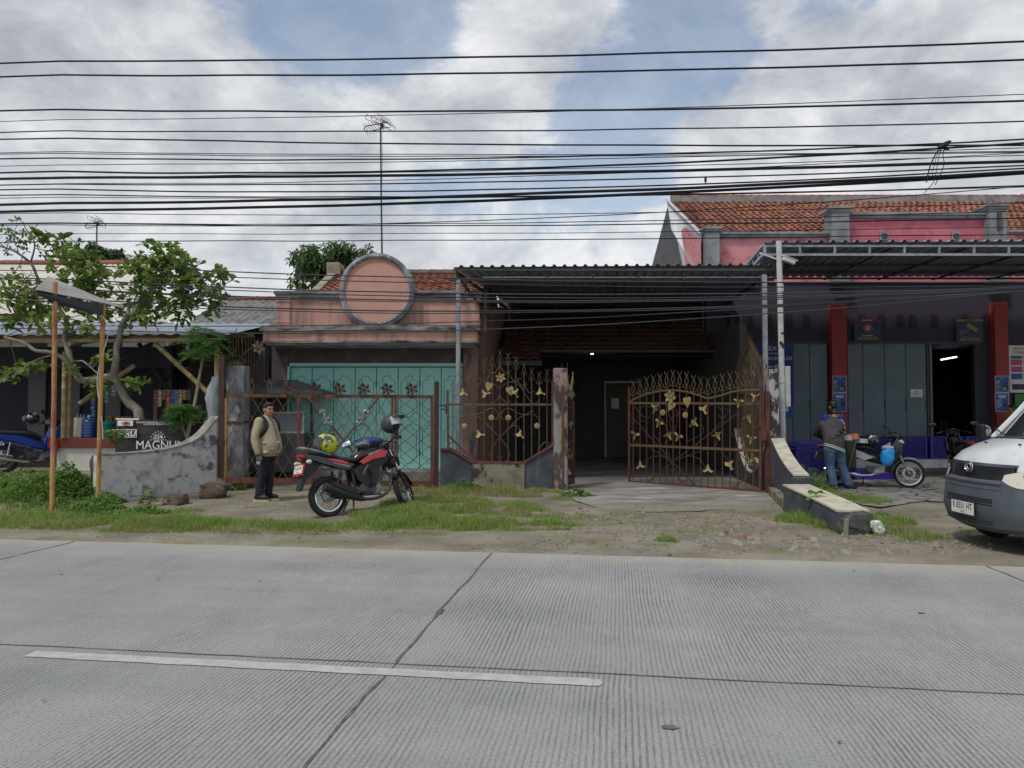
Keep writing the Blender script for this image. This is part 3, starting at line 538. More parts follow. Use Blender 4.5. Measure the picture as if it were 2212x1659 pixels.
b = MB(); b.add([(5.34, 20.8, 4.7), (5.34, 22.2, 5.2), (5.34, 23.2, 7.25), (5.34, 22.6, 7.2), (5.34, 20.8, 6.35), (5.36, 20.8, 4.7), (5.36, 22.2, 5.2), (5.36, 23.2, 7.25), (5.36, 22.6, 7.2), (5.36, 20.8, 6.35)], [(0, 1, 2, 3, 4), (5, 6, 7, 8, 9)]); b.build('gable_patch', m_bpink2, pb)
for x0, x1 in ((1797, 1830), (2150, 2179)):
    X0, X1 = (x0 - CX) / FP * 20.75, (x1 - CX) / FP * 20.75; b = MB(); b.bx(X0, X1, 20.7, 20.95, .27, 4.6, .01); b.build('column', m_redcol, pb)
def leaf_doors(xs, Y, z0, z1, name='door_leaf'):
    for a, c in zip(xs, xs[1:]):
        X0, X1 = (a - CX) / FP * Y, (c - CX) / FP * Y; b = MB(); b.bx(X0 + .008, X1 - .008, Y, Y + .05, z0, z1, .006); o = b.build(name, m_gdoor, pb)
        b = MB(); b.bx(X1 - .03, X1 - .012, Y - .012, Y - .001, 1.55, 1.85); b.build('handle', m_steel, o)
leaf_doors([1640, 1712, 1750, 1788], 20.85, .27, 3.42); leaf_doors([1832, 1865, 1912, 1958, 2000], 20.85, .27, 3.42)
b = MB(); b.bx(5.6, 13.2, 20.86, 20.95, 3.42, 3.5); b.build('lintel', m_steel, pb)
for i in range(3): b = MB(); b.bx(11.62 + i * .09, 11.68 + i * .09, 20.88, 20.94, .27, 3.42); b.build('folded_leaf', m_gdoor if i != 1 else m_steel, pb)
b = MB(); b.bx(5.5, 23, 19.75, 20.94, .0, .262, .01); b.build('plinth', mat('white_tiles', (.66, .64, .62), .3, c2=(.55, .53, .52), sc=2), pb)
b = MB()
for i in range(30): b.bx(5.6 + i * .58, 5.607 + i * .58, 19.744, 19.752, .01, .255)
b.build('tile_joints', m_cem, pb)
for px in (1580, 1600, 1618, 1660, 1704, 1742, 1862, 1905, 1945, 1972, 2020, 2085, 2130):
    p = P(px, 691, 20.9); b = MB(); b.box((p.x, 20.92, p.z), (.15, .1, .36), None, .01); o = b.build('air_hole', mat('dim_brown', (.075, .035, .04), .8), pb); MB().box((p.x, 20.868, p.z), (.07, .02, .26)).build('slot', m_dark, o)
for x in (11.4, 12.0, 13.0):
    pass
b = MB(); b.cyl(P(2033, 777, 24), P(2066, 771, 22.5), .02, n=8); lt = b.build('tube_lamp', mat('lit_tube', (.85, .95, 1), emit=3.0)); tag(lt, 'lit fluorescent tube on the ceiling inside the open doorway', 'lamp')
b = MB()
for x in (12.0, 12.55, 12.85, 13.0): b.cyl((x, 22.2, .27), (x, 22.2, 1.25), .02, n=6)
b.tube([(12.0, 22.2, 1.25), (12.25, 22.2, 1.3), (12.55, 22.2, 1.25)], .02); b.tube([(12.85, 22.2, 1.25), (13.0, 22.2, 1.25)], .02); b.cyl((12.0, 22.2, .7), (13, 22.2, .7), .015)
tag(b.build('metal_rack', m_steel), 'thin metal rail standing just inside the dark doorway', 'rack')
m_sblue = mat('poster_blue', (.025, .075, .30), .5, c2=(.04, .15, .42), sc=2.5); m_dblue = mat('sign_blue', (.025, .05, .12), .5); m_yel = mat('sign_yellow', (.30, .26, .05), .6); m_orange = mat('print_orange', (.55, .2, .04), .6)
def panel(name, label, cat, x0, x1, y0, y1, Y, m, group=None, t=.02):
    a, c = P(x0, y1, Y), P(x1, y0, Y); w, h = c.x - a.x, c.z - a.z; o = thing(name, label, cat, ((a.x + c.x) / 2, Y, (a.z + c.z) / 2), 0, group)
    MB().box((0, 0, 0), (w, t, h)).build('panel', m, o); o['w'] = w; return o, w, h
def flat(o, x0, x1, z0, z1, m, name='print', off=.013): return MB().box(((x0 + x1) / 2, -off, (z0 + z1) / 2), (x1 - x0, .004, z1 - z0)).build(name, m, o)
FR = RX(90)
def txt(o, s, size, x, z, m=m_wht, sx=1, off=.014, **k): return text(s, size, m, o, T(x, -off, z) @ FR, sx=sx, ext=.0015, **k)
o, w, h = panel('wall_sign', 'blue warning sign with dotted round emblem above grey folding doors', 'sign', 1845, 1903, 690, 737, 20.84, m_dblue)
flat(o, -w / 2, w / 2, h / 2 - .06, h / 2, mat('dull_red', (.3, .03, .04), .6)); txt(o, 'PERINGATAN', .05, -.02, h / 2 - .03); MB().lathe([(.09, 0), (.14, .0), (.14, .01), (.09, .01)], T(0, -.012, .06) @ FR, 20).build('emblem', m_redcol, o)
b = MB()
for k in range(9): a = 2 * PI * k / 8; rr = .055 if k < 8 else 0; b.box((rr * math.cos(a), -.014, .06 + rr * math.sin(a)), (.028, .006, .028))
b.build('emblem', m_wht, o); txt(o, 'KAWASAN', .06, 0, -.15); flat(o, -.26, .26, -.265, -.195, m_yel); txt(o, 'BEBAS NARKOBA', .05, 0, -.23, m_blkt, off=.017)
o, w, h = panel('wall_sign', 'blue sign with a yellow security camera symbol above the open doorway', 'sign', 2066, 2123, 690, 740, 20.84, m_dblue)
flat(o, -w / 2, w / 2, h / 2 - .055, h / 2, m_yel); txt(o, 'PERHATIAN', .045, 0, h / 2 - .028, m_blkt, off=.017)
MB(T(.05, -.015, .1) @ RY(32)).box((0, 0, 0), (.3, .008, .12)).build('symbol', m_yel, o); b = MB(); b.box((.2, -.015, .02), (.07, .007, .05), RY(32)); b.build('symbol', m_yel, o); b = MB(); b.tube([(-.03, -.015, .05), (-.1, -.015, -.02), (-.22, -.015, -.04)], .014); b.box((-.24, -.015, -.04), (.03, .008, .14)); b.build('symbol', m_yel, o)
txt(o, 'AREA INI DIAWASI', .055, 0, -.18, m_yel); flat(o, -.27, .27, -.27, -.215, m_yel); txt(o, 'KAMERA PENGAWAS', .045, 0, -.243, m_blkt, off=.017)
o, w, h = panel('banner', 'tall dark blue banner with pale lettering beside the white carport post', 'banner', 1626, 1713, 744, 901, 20.8, mat('banner_blue', (.035, .04, .22), .6))
txt(o, 'LEX', .17, -.05, h / 2 - .12, sx=1.2); txt(o, 'MITRA KURIR LEX', .13, -.02, h / 2 - .40, sx=1.1); txt(o, 'DAFTAR SEBAGAI', .07, -.02, h / 2 - .26)
for z in (.38, .18): flat(o, -.5, .0, z, z + .03, m_wht); flat(o, .2, .5, z, z + .03, m_wht); MB().lathe([(.03, 0), (.06, 0), (.06, .006), (.03, .006)], T(.1, -.012, z + .01) @ FR, 12).build('bullet', m_wht, o)
flat(o, -w / 2, w / 2, -h / 2, -h / 2 + .3, m_sblue); flat(o, .12, .42, -h / 2 + .16, -h / 2 + .95, m_wht, off=.015); b = MB(); b.bx(.17, .37, -.024, -.018, -h / 2 + .5, -h / 2 + .86); b.bx(.2, .25, -.024, -.018, -h / 2 + .24, -h / 2 + .5); b.bx(.3, .35, -.024, -.018, -h / 2 + .24, -h / 2 + .5); b.build('print', m_navy, o)
def posterpair(x0, x1, where):
    for k, (y0, y1) in enumerate(((812, 848), (849, 889))):
        o, w, h = panel('poster', ['blue courier poster, top of the ' + where, 'blue small print poster, below on the ' + where][k], 'poster', x0, x1, y0, y1, 20.69, m_wht, 'posters on the red columns', .006)
        flat(o, -w / 2 + .012, w / 2 - .012, -h / 2 + .012, h / 2 - .012, m_sblue, off=.006)
        if k == 0:
            txt(o, 'LEX', .05, 0, h / 2 - .07, off=.011); b = MB(); b.ell((.09, -.012, .02), (.03, .004, .035)); b.bx(.03, .15, -.014, -.009, -.14, -.02); b.build('figure', m_dblue, o); flat(o, 0, .1, -.17, -.08, mat('carton', (.45, .27, .12), .7), off=.017); flat(o, -.16, -.08, -.1, -.02, m_orange, off=.011)
            for q in range(3): flat(o, -.16, -.06 - .02 * q, h / 2 - .15 - q * .03, h / 2 - .138 - q * .03, m_wht, off=.011)
        else:
            for q in range(3): flat(o, -.12 + .03 * (q == 2), .12 - .03 * (q == 2), h / 2 - .08 - q * .03, h / 2 - .063 - q * .03, m_wht, off=.011)
            for q in range(6): flat(o, -.16, .0 - .03 * (q % 3), .06 - q * .04, .07 - q * .04, m_wht, off=.011)
            b = MB(); b.ell((.1, -.012, -.03), (.05, .004, .05)); b.ell((.08, -.012, -.08), (.06, .004, .04)); b.build('figure', m_navy, o)
posterpair(1799, 1828, 'red column behind the person in jacket'); posterpair(2150, 2179, 'red column nearest the van')
o, w, h = panel('paper_notice', 'white paper notice taped on the grey folding door', 'notice', 1967, 1993, 841, 858, 20.83, m_white, t=.004)
for q, (a, z) in enumerate(((.05, .05), (.04, .035), (.1, -.01), (.03, -.045))): flat(o, -a, a, z, z + .012, m_cem, off=.005)
o, w, h = panel('notice_board', 'white notice board of pink and blue price tables beside right red column', 'board', 2181, 2290, 746, 848, 20.88, m_white)
txt(o, 'WAKTU', .1, -.4, h / 2 - .1, m_redcol, sx=1.2); txt(o, 'OPERASIONAL', .07, -.35, h / 2 - .2, m_redcol)
for a in range(4):
    flat(o, -w / 2 + .05 + a * .36, -w / 2 + .36 + a * .36, h / 2 - .38, h / 2 - .3, m_sblue)
    for q in range(3): flat(o, -w / 2 + .05 + a * .36, -w / 2 + .36 + a * .36, h / 2 - .56 - q * .2, h / 2 - .4 - q * .2, mat('print_rose', (.45, .09, .17), .6) if (a + q) % 3 != 2 else m_sblue)
flat(o, -w / 2 + .07, w / 2 - .1, -h / 2 + .08, -h / 2 + .24, m_navy)
o, w, h = panel('poster', 'green table poster under the white notice board', 'poster', 2192, 2290, 851, 878, 20.88, mat('print_green', (.02, .22, .06), .6))
for q in range(4): flat(o, -w / 2 + .03, w / 2 - .03, -h / 2 + .05 + q * .08, -h / 2 + .056 + q * .08, mat('pale_green', (.2, .45, .2), .6))
o, w, h = panel('poster', 'blue and green poster by the van windscreen, below the green table poster', 'poster', 2182, 2206, 880, 914, 20.88, m_sblue); flat(o, -w / 2 + .02, w / 2 - .03, -.12, h / 2 - .05, mat('print_green2', (.02, .25, .12), .6)); txt(o, 'INFO', .05, 0, h / 2 - .09)
# ---------------------------------------------------------------- crates on the plinth
m_crate = mat('blue_crate_plastic', (.035, .03, .30), .4, c2=(.03, .025, .24), sc=3)
def crate(name='crate'):
    w, d, h = .74, .5, .56; t = .02; b = MB(); b.bx(-w / 2, w / 2, -d / 2, d / 2, 0, .02)
    for z0, z1, o in ((0, .05, .012), (h - .1, h - .06, .01), (h - .03, h, .022)):
        for s in (-1, 1): b.bx(-w / 2 - o, w / 2 + o, s * d / 2 - o - t / 2, s * d / 2 + o + t / 2, z0, z1, .004); b.bx(s * w / 2 - o - t / 2, s * w / 2 + o + t / 2, -d / 2, d / 2, z0, z1, .004)
    for s in (-1, 1):
        for q in (-1, 1): b.bx(s * w / 2 - .035, s * w / 2 + .035, q * d / 2 - .03, q * d / 2 + .03, 0, h - .02, .01)
        for k in range(1, 16): x = -w / 2 + w * k / 16; b.bx(x - .008, x + .008, s * d / 2 - .008, s * d / 2 + .008, .03, h - .06)
        for k in range(1, 11): y = -d / 2 + d * k / 11; b.bx(s * w / 2 - .008, s * w / 2 + .008, y - .008, y + .008, .03, h - .06)
        for k in range(1, 9): z = .05 + (h - .14) * k / 9; b.bx(-w / 2, w / 2, s * d / 2 - .006, s * d / 2 + .006, z - .009, z + .009); b.bx(s * w / 2 - .006, s * w / 2 + .006, -d / 2, d / 2, z - .009, z + .009)
    return b.build(name, m_crate)
c0 = crate(); GC = 'blue plastic crates lined up by the shop front'
tag(c0, 'blue lattice crate at the left end by the curved wall, nearest the white post', 'crate', GC); c0.location = (8.1 - 0.0, 17.9, .035); c0.scale = (1.5, 1.3, 1.25)
crl = [((9.75, 20.0, .265), (1, 1, 1.05), 'blue lattice crate on the white plinth just behind the parked silver motorbike'), ((10.63, 20.0, .265), (1, 1, 1.05), 'blue lattice crate on the white plinth, in the middle of the doorway row'), ((11.55, 20.0, .265), (1.08, 1, 1.05), 'blue lattice crate on the white plinth in front of the open doorway'),
       ((12.48, 20.02, .265), (1, 1, 1.05), 'blue lattice crate on the plinth partly hidden by the van bonnet'), ((7.1, 17.75, .035), (1.05, 1, 1.18), 'blue lattice crate half hidden behind the cream topped curved wall'), ((8.0, 16.6, .035), (1.15, .9, .35), 'flat blue crate lying on the paving under the silver motorbike')]
for l, s, t in crl: c = c0.copy(); C.objects.link(c); c.location = l; c.scale = s; c['label'] = t
c0.location = (7.95, 18.55, .035); c0.scale = (1.0, 1.0, 1.12); c0['label'] = 'blue lattice crate tucked behind the man in the dark jacket'
crl2 = thing('shallow_crate', 'shallow blue crate tilted on top of the crate behind the curved wall', 'crate', (7.1, 17.75, .72)); b = MB(RX(-7)); [b.bx(-.42, .42, s * .27 - .015, s * .27 + .015, .0, .1, .005) or b.bx(s * .42 - .015, s * .42 + .015, -.27, .27, .0, .1, .005) for s in (-1, 1)]; b.build('rim', m_crate, crl2)
# ---------------------------------------------------------------- walls and gate pillars
def wallstrip(name, pts, t, m, par, zb=-.1, cap=None, capm=None, side=1):
    # pts: (x, y, ztop) along the wall's face
    k = len(pts); rows = []
    for i, (x, y, z) in enumerate(pts):
        q = V(pts[min(i + 1, k - 1)]) - V(pts[max(i - 1, 0)]); n = V((-q.y, q.x, 0)).normalized() * side
        rows.append(((x, y), (x + n.x * t, y + n.y * t), z))
    b = MB(); vs = []
    for (a, c, z) in rows: vs += [(a[0], a[1], zb), (c[0], c[1], zb), (c[0], c[1], z), (a[0], a[1], z)]
    b.add(vs, [(4 * i + j, 4 * i + 4 + j, 4 * i + 4 + (j + 1) % 4, 4 * i + (j + 1) % 4) for i in range(k - 1) for j in range(4)] + [(0, 1, 2, 3), tuple(4 * (k - 1) + j for j in (3, 2, 1, 0))]); b.build(name, m, par)
    if cap:
        b = MB(); vs = []
        for (a, c, z) in rows:
            A, D = V((a[0], a[1], 0)), V((c[0], c[1], 0)); n = (D - A).normalized() * .012; A -= n; D += n
            vs += [(A.x, A.y, z + .002), (D.x, D.y, z + .002), (D.x, D.y, z + cap), (A.x, A.y, z + cap)]
        b.add(vs, [(4 * i + j, 4 * i + 4 + j, 4 * i + 4 + (j + 1) % 4, 4 * i + (j + 1) % 4) for i in range(k - 1) for j in range(4)] + [(0, 1, 2, 3), tuple(4 * (k - 1) + j for j in (3, 2, 1, 0))]); b.build('capping', capm, par)
lw = thing('boundary_wall', 'weathered white boundary wall sweeping up to the mesh gate', 'wall')
pts = []
for t, y in ((0, 984), (.15, 983), (.35, 979), (.55, 972), (.68, 964), (.78, 953), (.86, 940), (.93, 922), (1.0, 903)):
    x, Y = -6.80 + 1.14 * t, 12.3 + 1.98 * t; px = CX + x / Y * FP; pts.append((x, Y, P(px, y, Y).z))
pts = [tuple(q) for q in spline(pts, 4)]
wallstrip('wall_face', pts, .22, m_weath, lw, cap=.035, capm=mat('mossy_capping', (.34, .33, .29), .95, c2=(.16, .16, .13), sc=5, bump=.4))
b = MB(); b.ell((-6.95, 12.55, .58), (.17, .16, .27), RX(8), 12, 9, lambda p: p * (1 + .18 * NZ.noise(p * 5))); b.build('end_stone', mat('dark_boulder', (.05, .052, .055), .9, c2=(.1, .1, .1), sc=6, bump=.5), lw, True)
fw = thing('fence_wall', 'low slate painted fence wall with raw cement middle under the ornate fence', 'wall')
def QP(px, y, Y=14.6): return P(px, y, Y)
poly = [(952, 1065), (952, 969), (975, 969), (1019, 998), (1131, 1000), (1195, 961), (1195, 1065)]
for nm, pl, m, y0 in (('left_face', [(951, 1066), (951, 970), (974, 970), (1020, 999), (1020, 1066)], m_navy, 14.6), ('right_face', [(1131, 1066), (1131, 1001), (1196, 962), (1196, 1066)], m_navy, 14.6), ('middle_face', [(1018, 1066), (1018, 1001), (1133, 1001), (1133, 1066)], m_raw, 14.57)):
    b = MB(); q = [P(x, y, y0) for x, y in pl]; b.prism([(p.x, p.z if p.z > .1 else -.1) for p in q], .2, Matrix(((1, 0, 0, 0), (0, 0, 1, y0), (0, 1, 0, 0), (0, 0, 0, 1))), 0); b.build(nm.split('_')[1] if 0 else nm.replace('left_', 'painted_').replace('right_', 'painted_'), m, fw)
b = MB(); 
for p0, p1 in (((951, 970), (974, 970)), ((974, 970), (1020, 999)), ((1020, 999), (1131, 1000)), ((1131, 1000), (1196, 961))): a, c = P(*p0, 14.66), P(*p1, 14.66); b.beam(a + V((0, 0, .008)), c + V((0, 0, .008)), .2, .035)
b.build('top_rail', m_rust, fw)
gp = thing('gate_pillar', 'square peeling grey gate pillar left of the driveway opening', 'pillar')
a, c = P(1196, 795, 14.5), P(1226, 795, 14.5); b = MB(); b.bx(a.x, c.x, 14.5, 14.78, -.1, a.z, .012); b.build('shaft', m_pillar, gp)
for x in (1213, 1225): p = P(x, 795, 14.6); b = MB(); b.cyl((p.x, 14.6, p.z - .05), (p.x + .01, 14.6, p.z + .11), .006, n=5); b.build('rebar', m_rustd, gp)
b = MB(); p = P(1213, 935, 14.42); b.box((p.x, 14.44, p.z), (.06, .1, .34), None, .008); b.build('hinge_block', m_gold, gp)
gp2 = thing('gate_pillar', 'white, black and rust patched gate pillar at the right of the driveway', 'pillar')
a, c = P(1658, 797, 14.05), P(1682, 797, 14.05); b = MB(); b.bx(a.x + .03, c.x, 14.05, 14.3, -.1, a.z, .012); b.build('shaft', mat('patchy_pillar', (.45, .44, .43), .9, c2=(.05, .045, .045), sc=(3, 3, 2.2), lo=.46, hi=.52, c3=(.34, .27, .15), s3=(4, 4, 3), lo3=.56, hi3=.64, bump=.5, bs=22), gp2)
b = MB(); b.bx(a.x - .06, a.x + .024, 14.0, 14.1, -.05, P(1660, 845, 14).z, .008); b.build('hinge_post', m_rust, gp2)
cw = thing('boundary_wall', 'slate boundary wall with cream top curving down from the right gate pillar', 'wall')
prof = [(0, 1.0), (.15, .90), (.35, .77), (.6, .65), (.8, .58), (1.0, .53)]
pts = [(4.90 - .50 * t, 14.0 - 2.4 * t, z) for t, z in prof]; pts = [tuple(q) for q in spline(pts, 4)]
wallstrip('wall_face', pts, -.21, m_navy, cw, cap=.03, capm=m_wcap, side=-1)
b = MB(); b.prism([(4.72, 13.7), (4.16, 11.4), (4.3, 11.3), (4.86, 13.6)], .2, I4, -.05); b.build('footing', m_raw, cw)
MB().bx(4.36, 4.62, 11.42, 11.6, -.05, .52, .01).build('end_face', m_navy, cw)
lw2 = thing('low_wall', 'low dark wall with cream sloping top running to the road edge', 'wall')
pts = [(4.14, 11.35, .40), (4.13, 10.8, .37), (4.12, 10.2, .335), (4.11, 9.7, .30), (4.09, 9.35, .275)]
wallstrip('wall_face', pts, -.38, m_navy, lw2, cap=.028, capm=m_wcap, side=-1)
b = MB(); b.ell((4.3, 9.3, .1), (.24, .09, .19), None, 12, 9, lambda p: p * (1 + .35 * NZ.noise(p * 9))); b.build('broken_end', mat('broken_cement', (.1, .1, .095), .95, c2=(.04, .042, .04), sc=9, bump=.8), lw2)
p = G(1831, 1166); b = MB(); b.box((p.x - .02, p.y, .1), (.045, .04, .3), RY(4), .004); tag(b.build('stake', m_raw), 'short weathered wooden stake at the foot of the low wall end', 'stake')
b = MB(); q = P(1902, 1135, 9.2); b.ell((q.x, 9.25, .1), (.10, .08, .07), RY(30), 14, 10, lambda p: p * (1 + .6 * NZ.noise(p * 16))); tag(b.build('plastic_bag', mat('white_bag', (.68, .69, .68), .4, c2=(.3, .4, .2), sc=20, lo=.55, hi=.6)), 'crumpled white plastic bag dropped by the end of the low wall', 'bag')
# ---------------------------------------------------------------- ironwork
class Pl:                                           # vertical plane through two ground points; maps picture points of a zoomed view onto it
    def __init__(s, A, B, x0=0, y0=0, k=1):
        s.A = V((A[0], A[1], 0)); s.d = (V((B[0], B[1], 0)) - s.A).normalized(); s.n = V((s.d.y, -s.d.x, 0)); s.x0, s.y0, s.k = x0, y0, k
    def D(s, sx, sy): return ((s.x0 + sx / s.k) * W2 / 3968, (s.y0 + sy / s.k) * W2 / 3968)
    def px(s, x, y, off=0):
        r = P(x, y, 1) - V((0, 0, H)); t = (s.A + s.n * off - V((0, 0, 0))).dot(s.n) / r.dot(s.n); return V((0, 0, H)) + r * t
    def __call__(s, sx, sy, off=0): return s.px(*s.D(sx, sy), off)
    def F(s, sx, sy, off=.02, rot=0): return facing(s(sx, sy, off), s.n) @ RZ(rot)
def petal(r, w): return [(0, .12 * r), (w * .6, .4 * r), (w, .62 * r), (w * .5, .85 * r), (0, r), (-w * .5, .85 * r), (-w, .62 * r), (-w * .6, .4 * r)]
def flower6(Mx, r, m, par, name='flower'):
    b = MB()
    for k in range(6): b.prism(petal(r, r * .27), .006, Mx @ RZ(60 * k + 12) @ RX(14))
    b.ell((0, 0, 0), (r * .24, r * .24, r * .24), None, 8, 6); b.v[-63 if 0 else 0:] = b.v
    n = 8 * 7; b.v[-n:] = [tuple(Mx @ V(v)) for v in b.v[-n:]]; return b.build(name, m, par)
def lily(Mx, r, m, par, name='flower'):               # trumpet flower seen from the side, opening along +y
    b = MB(); prof = [(.13, -.75), (.19, -.4), (.32, -.05), (.58, .22), (.95, .38)]
    rows = [[(Mx @ V((x * r * math.cos(t), (y + (.16 * math.cos(5 * t) if i == 4 else 0)) * r, x * r * .55 * math.sin(t)))) for t in [2 * PI * j / 20 for j in range(20)]] for i, (x, y) in enumerate(prof)]
    b.loft(rows, cap=False); rows2 = [[p + (Mx.to_3x3() @ V((0, 0, -.004))) for p in q] for q in rows]; b.loft(rows2, cap=False); return b.build(name, m, par)
def rosette(Mx, r, m, par, name='flower'):
    b = MB(); b.lathe([(.0, .022), (r * .3, .02), (r * .36, .008), (r * .5, .012), (r * .95, .006), (r, -.004), (0, -.004)], Mx, 16); return b.build(name, m, par, 30)
def hleaf(Mx, r, m, par, name='leaf'):
    b = MB(); pl = [(0, .62), (.2, .82), (.5, .85), (.72, .6), (.7, .2), (.45, -.3), (0, -.95), (-.45, -.3), (-.7, .2), (-.72, .6), (-.5, .85), (-.2, .82)]; b.prism([(x * r, y * r) for x, y in pl], .008, Mx); return b.build(name, m, par)
def finial(b, p, d, s=1, r=.007):                     # twisted fork tip above a bar with two side curls
    for q in (-1, 1):
        b.tube([p + d * (q * x * s) + V((0, 0, z * s)) for x, z in ((0, 0), (.022, .045), (.028, .085), (.012, .13), (-.012, .17), (-.04, .225))], [r * 1.2, r, r, r, r * .9, r * .5], 5)
        b.tube([p + d * (q * x * s) + V((0, 0, z * s)) for x, z in ((0, -.02), (.03, -.03), (.055, -.005), (.06, .03))], r * .8, 4)
# front ornate fence
fn = thing('ornate_fence', 'old gold wrought iron fence with flowers on the low slate wall', 'fence')
S = Pl((-1.3, 14.6), (.9, 14.6), 1650, 1300, 2.766)
bars, fins, scr = MB(), MB(), MB()
for x, t, bt in ((290, 590, 1245), (375, 540, 1290), (460, 530, 1330), (538, 420, 1360), (627, 360, 1365), (713, 320, 1370), (793, 265, 1370), (882, 300, 1370), (966, 345, 1370), (1052, 410, 1365), (1134, 465, 1310), (1216, 505, 1255), (1300, 480, 1200)):
    bars.tube([S(x, t), S(x, bt)], .011, 6); finial(fins, S(x, t), S.d, 1.0)
bars.build('bars', m_oxide, fn); fins.build('finials', m_oxide, fn, 40)
b = MB(); b.beam(S(230, 740), S(1362, 740), .03, .045); b.build('top_bar', m_oxide, fn)
b = MB(); b.beam(S(232, 585), S(240, 1215), .04, .045); b.beam(S(246, 1075), S(528, 1355), .04, .04); b.build('frame', m_rust, fn); MB().beam(S(1358, 480), S(1358, 1170), .035, .04).build('end_post', m_rust, fn)
mx_ = lambda pts: [(1586 - x, y) for x, y in pts]
for c in ([(680, 690), (700, 720), (760, 690), (795, 600), (745, 525), (650, 500), (570, 550), (520, 630), (440, 725), (385, 710), (372, 655), (400, 610)],
          [(430, 805), (520, 850), (610, 905), (700, 1000), (793, 1095), (880, 1210), (895, 1290), (860, 1355), (800, 1350), (785, 1310), (760, 1300)],
          [(705, 900), (755, 900), (780, 850), (740, 790), (680, 785), (600, 830), (520, 850), (435, 845), (385, 880), (362, 930), (380, 985), (413, 975)],
          [(700, 1000), (650, 968), (600, 975), (575, 1025)], [(500, 520), (560, 540), (600, 470), (560, 460)], [(590, 490), (650, 480), (690, 400), (670, 375)], [(690, 400), (740, 400), (790, 320), (770, 290)], [(420, 600), (480, 610), (525, 530), (510, 500)], [(330, 690), (300, 650), (330, 630)], [(250, 1180), (265, 1150), (320, 1150), (385, 1245)]):
    for q in (c, mx_(c)):
        scr.tube(spline([S(x, y, -.012) for x, y in q], 5), .0085, 5)
scr.build('scrollwork', m_oxide, fn, 50)
flower6(S.F(800, 450), .11, m_gold, fn)
for x, y, r in ((675, 550, -15), (905, 595, 15)): hleaf(S.F(x, y, .02, r), .105, m_gold, fn)
for x, y, r in ((630, 625, 215), (960, 610, 140), (395, 612, 180), (1222, 605, 180), (570, 1058, 200), (1005, 1058, 160)): lily(S.F(x, y, .02, r), .115, m_gold, fn)
for x, y in ((703, 880), (885, 880), (413, 972), (1193, 968)): rosette(S.F(x, y), .056, m_gold, fn)
# open gate leaf with flowers (right)
gl_ = thing('ornate_gate', 'wide open iron gate leaf with gold flowers across the driveway', 'gate')
S = Pl((2.55, 16.1), (4.78, 13.95), 2250, 1250, 2.2878)
bars, fins, scr = MB(), MB(), MB()
xs_ = [466, 527, 585, 645, 703, 763, 820, 878, 940, 1002, 1065, 1128, 1192, 1258, 1325, 1393, 1463, 1530]
tops = [630, 620, 605, 590, 575, 560, 545, 560, 565, 595, 612, 620, 600, 585, 570, 565, 540, 530]
for x, t in zip(xs_, tops): bars.tube([S(x, t), S(x, 1432 + (x - 440) * .068)], .011, 6); finial(fins, S(x, t), S.d, 1.35, .011)
bars.build('bars', mat('rust_streaked_bars', (.10, .062, .042), .7, c2=(.17, .055, .036), sc=3, lo=.45, hi=.6), gl_); fins.build('finials', m_oxide, gl_, 40)
b = MB()
for p0, p1, h_ in (((430, 714), (1600, 718), .045), ((430, 1085), (1600, 1135), .05)): b.beam(S(*p0), S(*p1), .03, h_)
b.tube(spline([S(*p) for p in ((435, 700), (560, 645), (700, 610), (830, 602), (960, 620), (1060, 650), (1128, 672), (1230, 650), (1350, 615), (1450, 603), (1590, 600))], 5), .022, 6); b.build('cross_bars', mat('olive_rust', (.12, .09, .05), .7, c2=(.17, .06, .036), sc=2.5, lo=.5, hi=.6), gl_)
b = MB(); b.beam(S(430, 575), S(432, 1425), .04, .04); b.beam(S(1600, 515), S(1596, 1500), .045, .045); b.beam(S(430, 1415), S(1605, 1498), .03, .07); b.build('frame', m_rust, gl_)
b = MB(); b.beam(S(440, 820, -.02), S(820, 1240, -.02), .018, .018); b.beam(S(820, 1240, -.02), S(1015, 1440, -.02), .018, .018); b.beam(S(600, 1415, -.02), S(860, 1200, -.02), .018, .018); b.beam(S(860, 1200, -.02), S(1400, 800, -.02), .018, .018); b.beam(S(1350, 1465, -.02), S(1600, 1270, -.02), .02, .02); b.build('braces', m_rustd, gl_)
for c in ([(480, 1030), (500, 1070), (560, 1100), (700, 1160), (790, 1230)], [(555, 1250), (620, 1195), (700, 1185), (780, 1215), (850, 1330), (880, 1410), (930, 1400)], [(850, 1220), (1000, 1160), (1120, 1130), (1300, 1140), (1450, 1140)], [(880, 1200), (980, 1185), (1060, 1220), (1110, 1290)], [(1120, 1110), (1200, 1110), (1260, 1160), (1320, 1240)], [(1210, 1050), (1200, 1090), (1120, 1115), (1000, 1080)], [(1300, 1110), (1380, 1140), (1480, 1230)],
          [(645, 760), (560, 740), (520, 790), (520, 860), (580, 880)], [(480, 740), (540, 820), (600, 850), (640, 800), (720, 860), (780, 960), (820, 1010)], [(820, 660), (870, 650), (885, 700), (860, 800), (800, 860), (790, 900), (820, 1000)], [(770, 780), (800, 850), (840, 940), (820, 1000)], [(735, 800), (760, 760), (840, 760), (855, 900), (820, 970)], [(1060, 890), (1090, 950), (1060, 1000), (940, 1060)], [(660, 910), (640, 980), (700, 1060), (760, 1200)], [(1120, 740), (1200, 735), (1260, 800), (1250, 880), (1160, 960)],
          [(760, 1040), (745, 1100), (780, 1160), (800, 1230)], [(880, 1050), (890, 1110), (860, 1170), (830, 1230)], [(925, 820), (920, 770), (880, 780), (860, 840)], [(1280, 760), (1310, 790), (1260, 850), (1220, 820)], [(1340, 980), (1350, 1005), (1390, 1000), (1400, 850)]):
    scr.tube(spline([S(x, y, -.014) for x, y in c], 5), .009, 5)
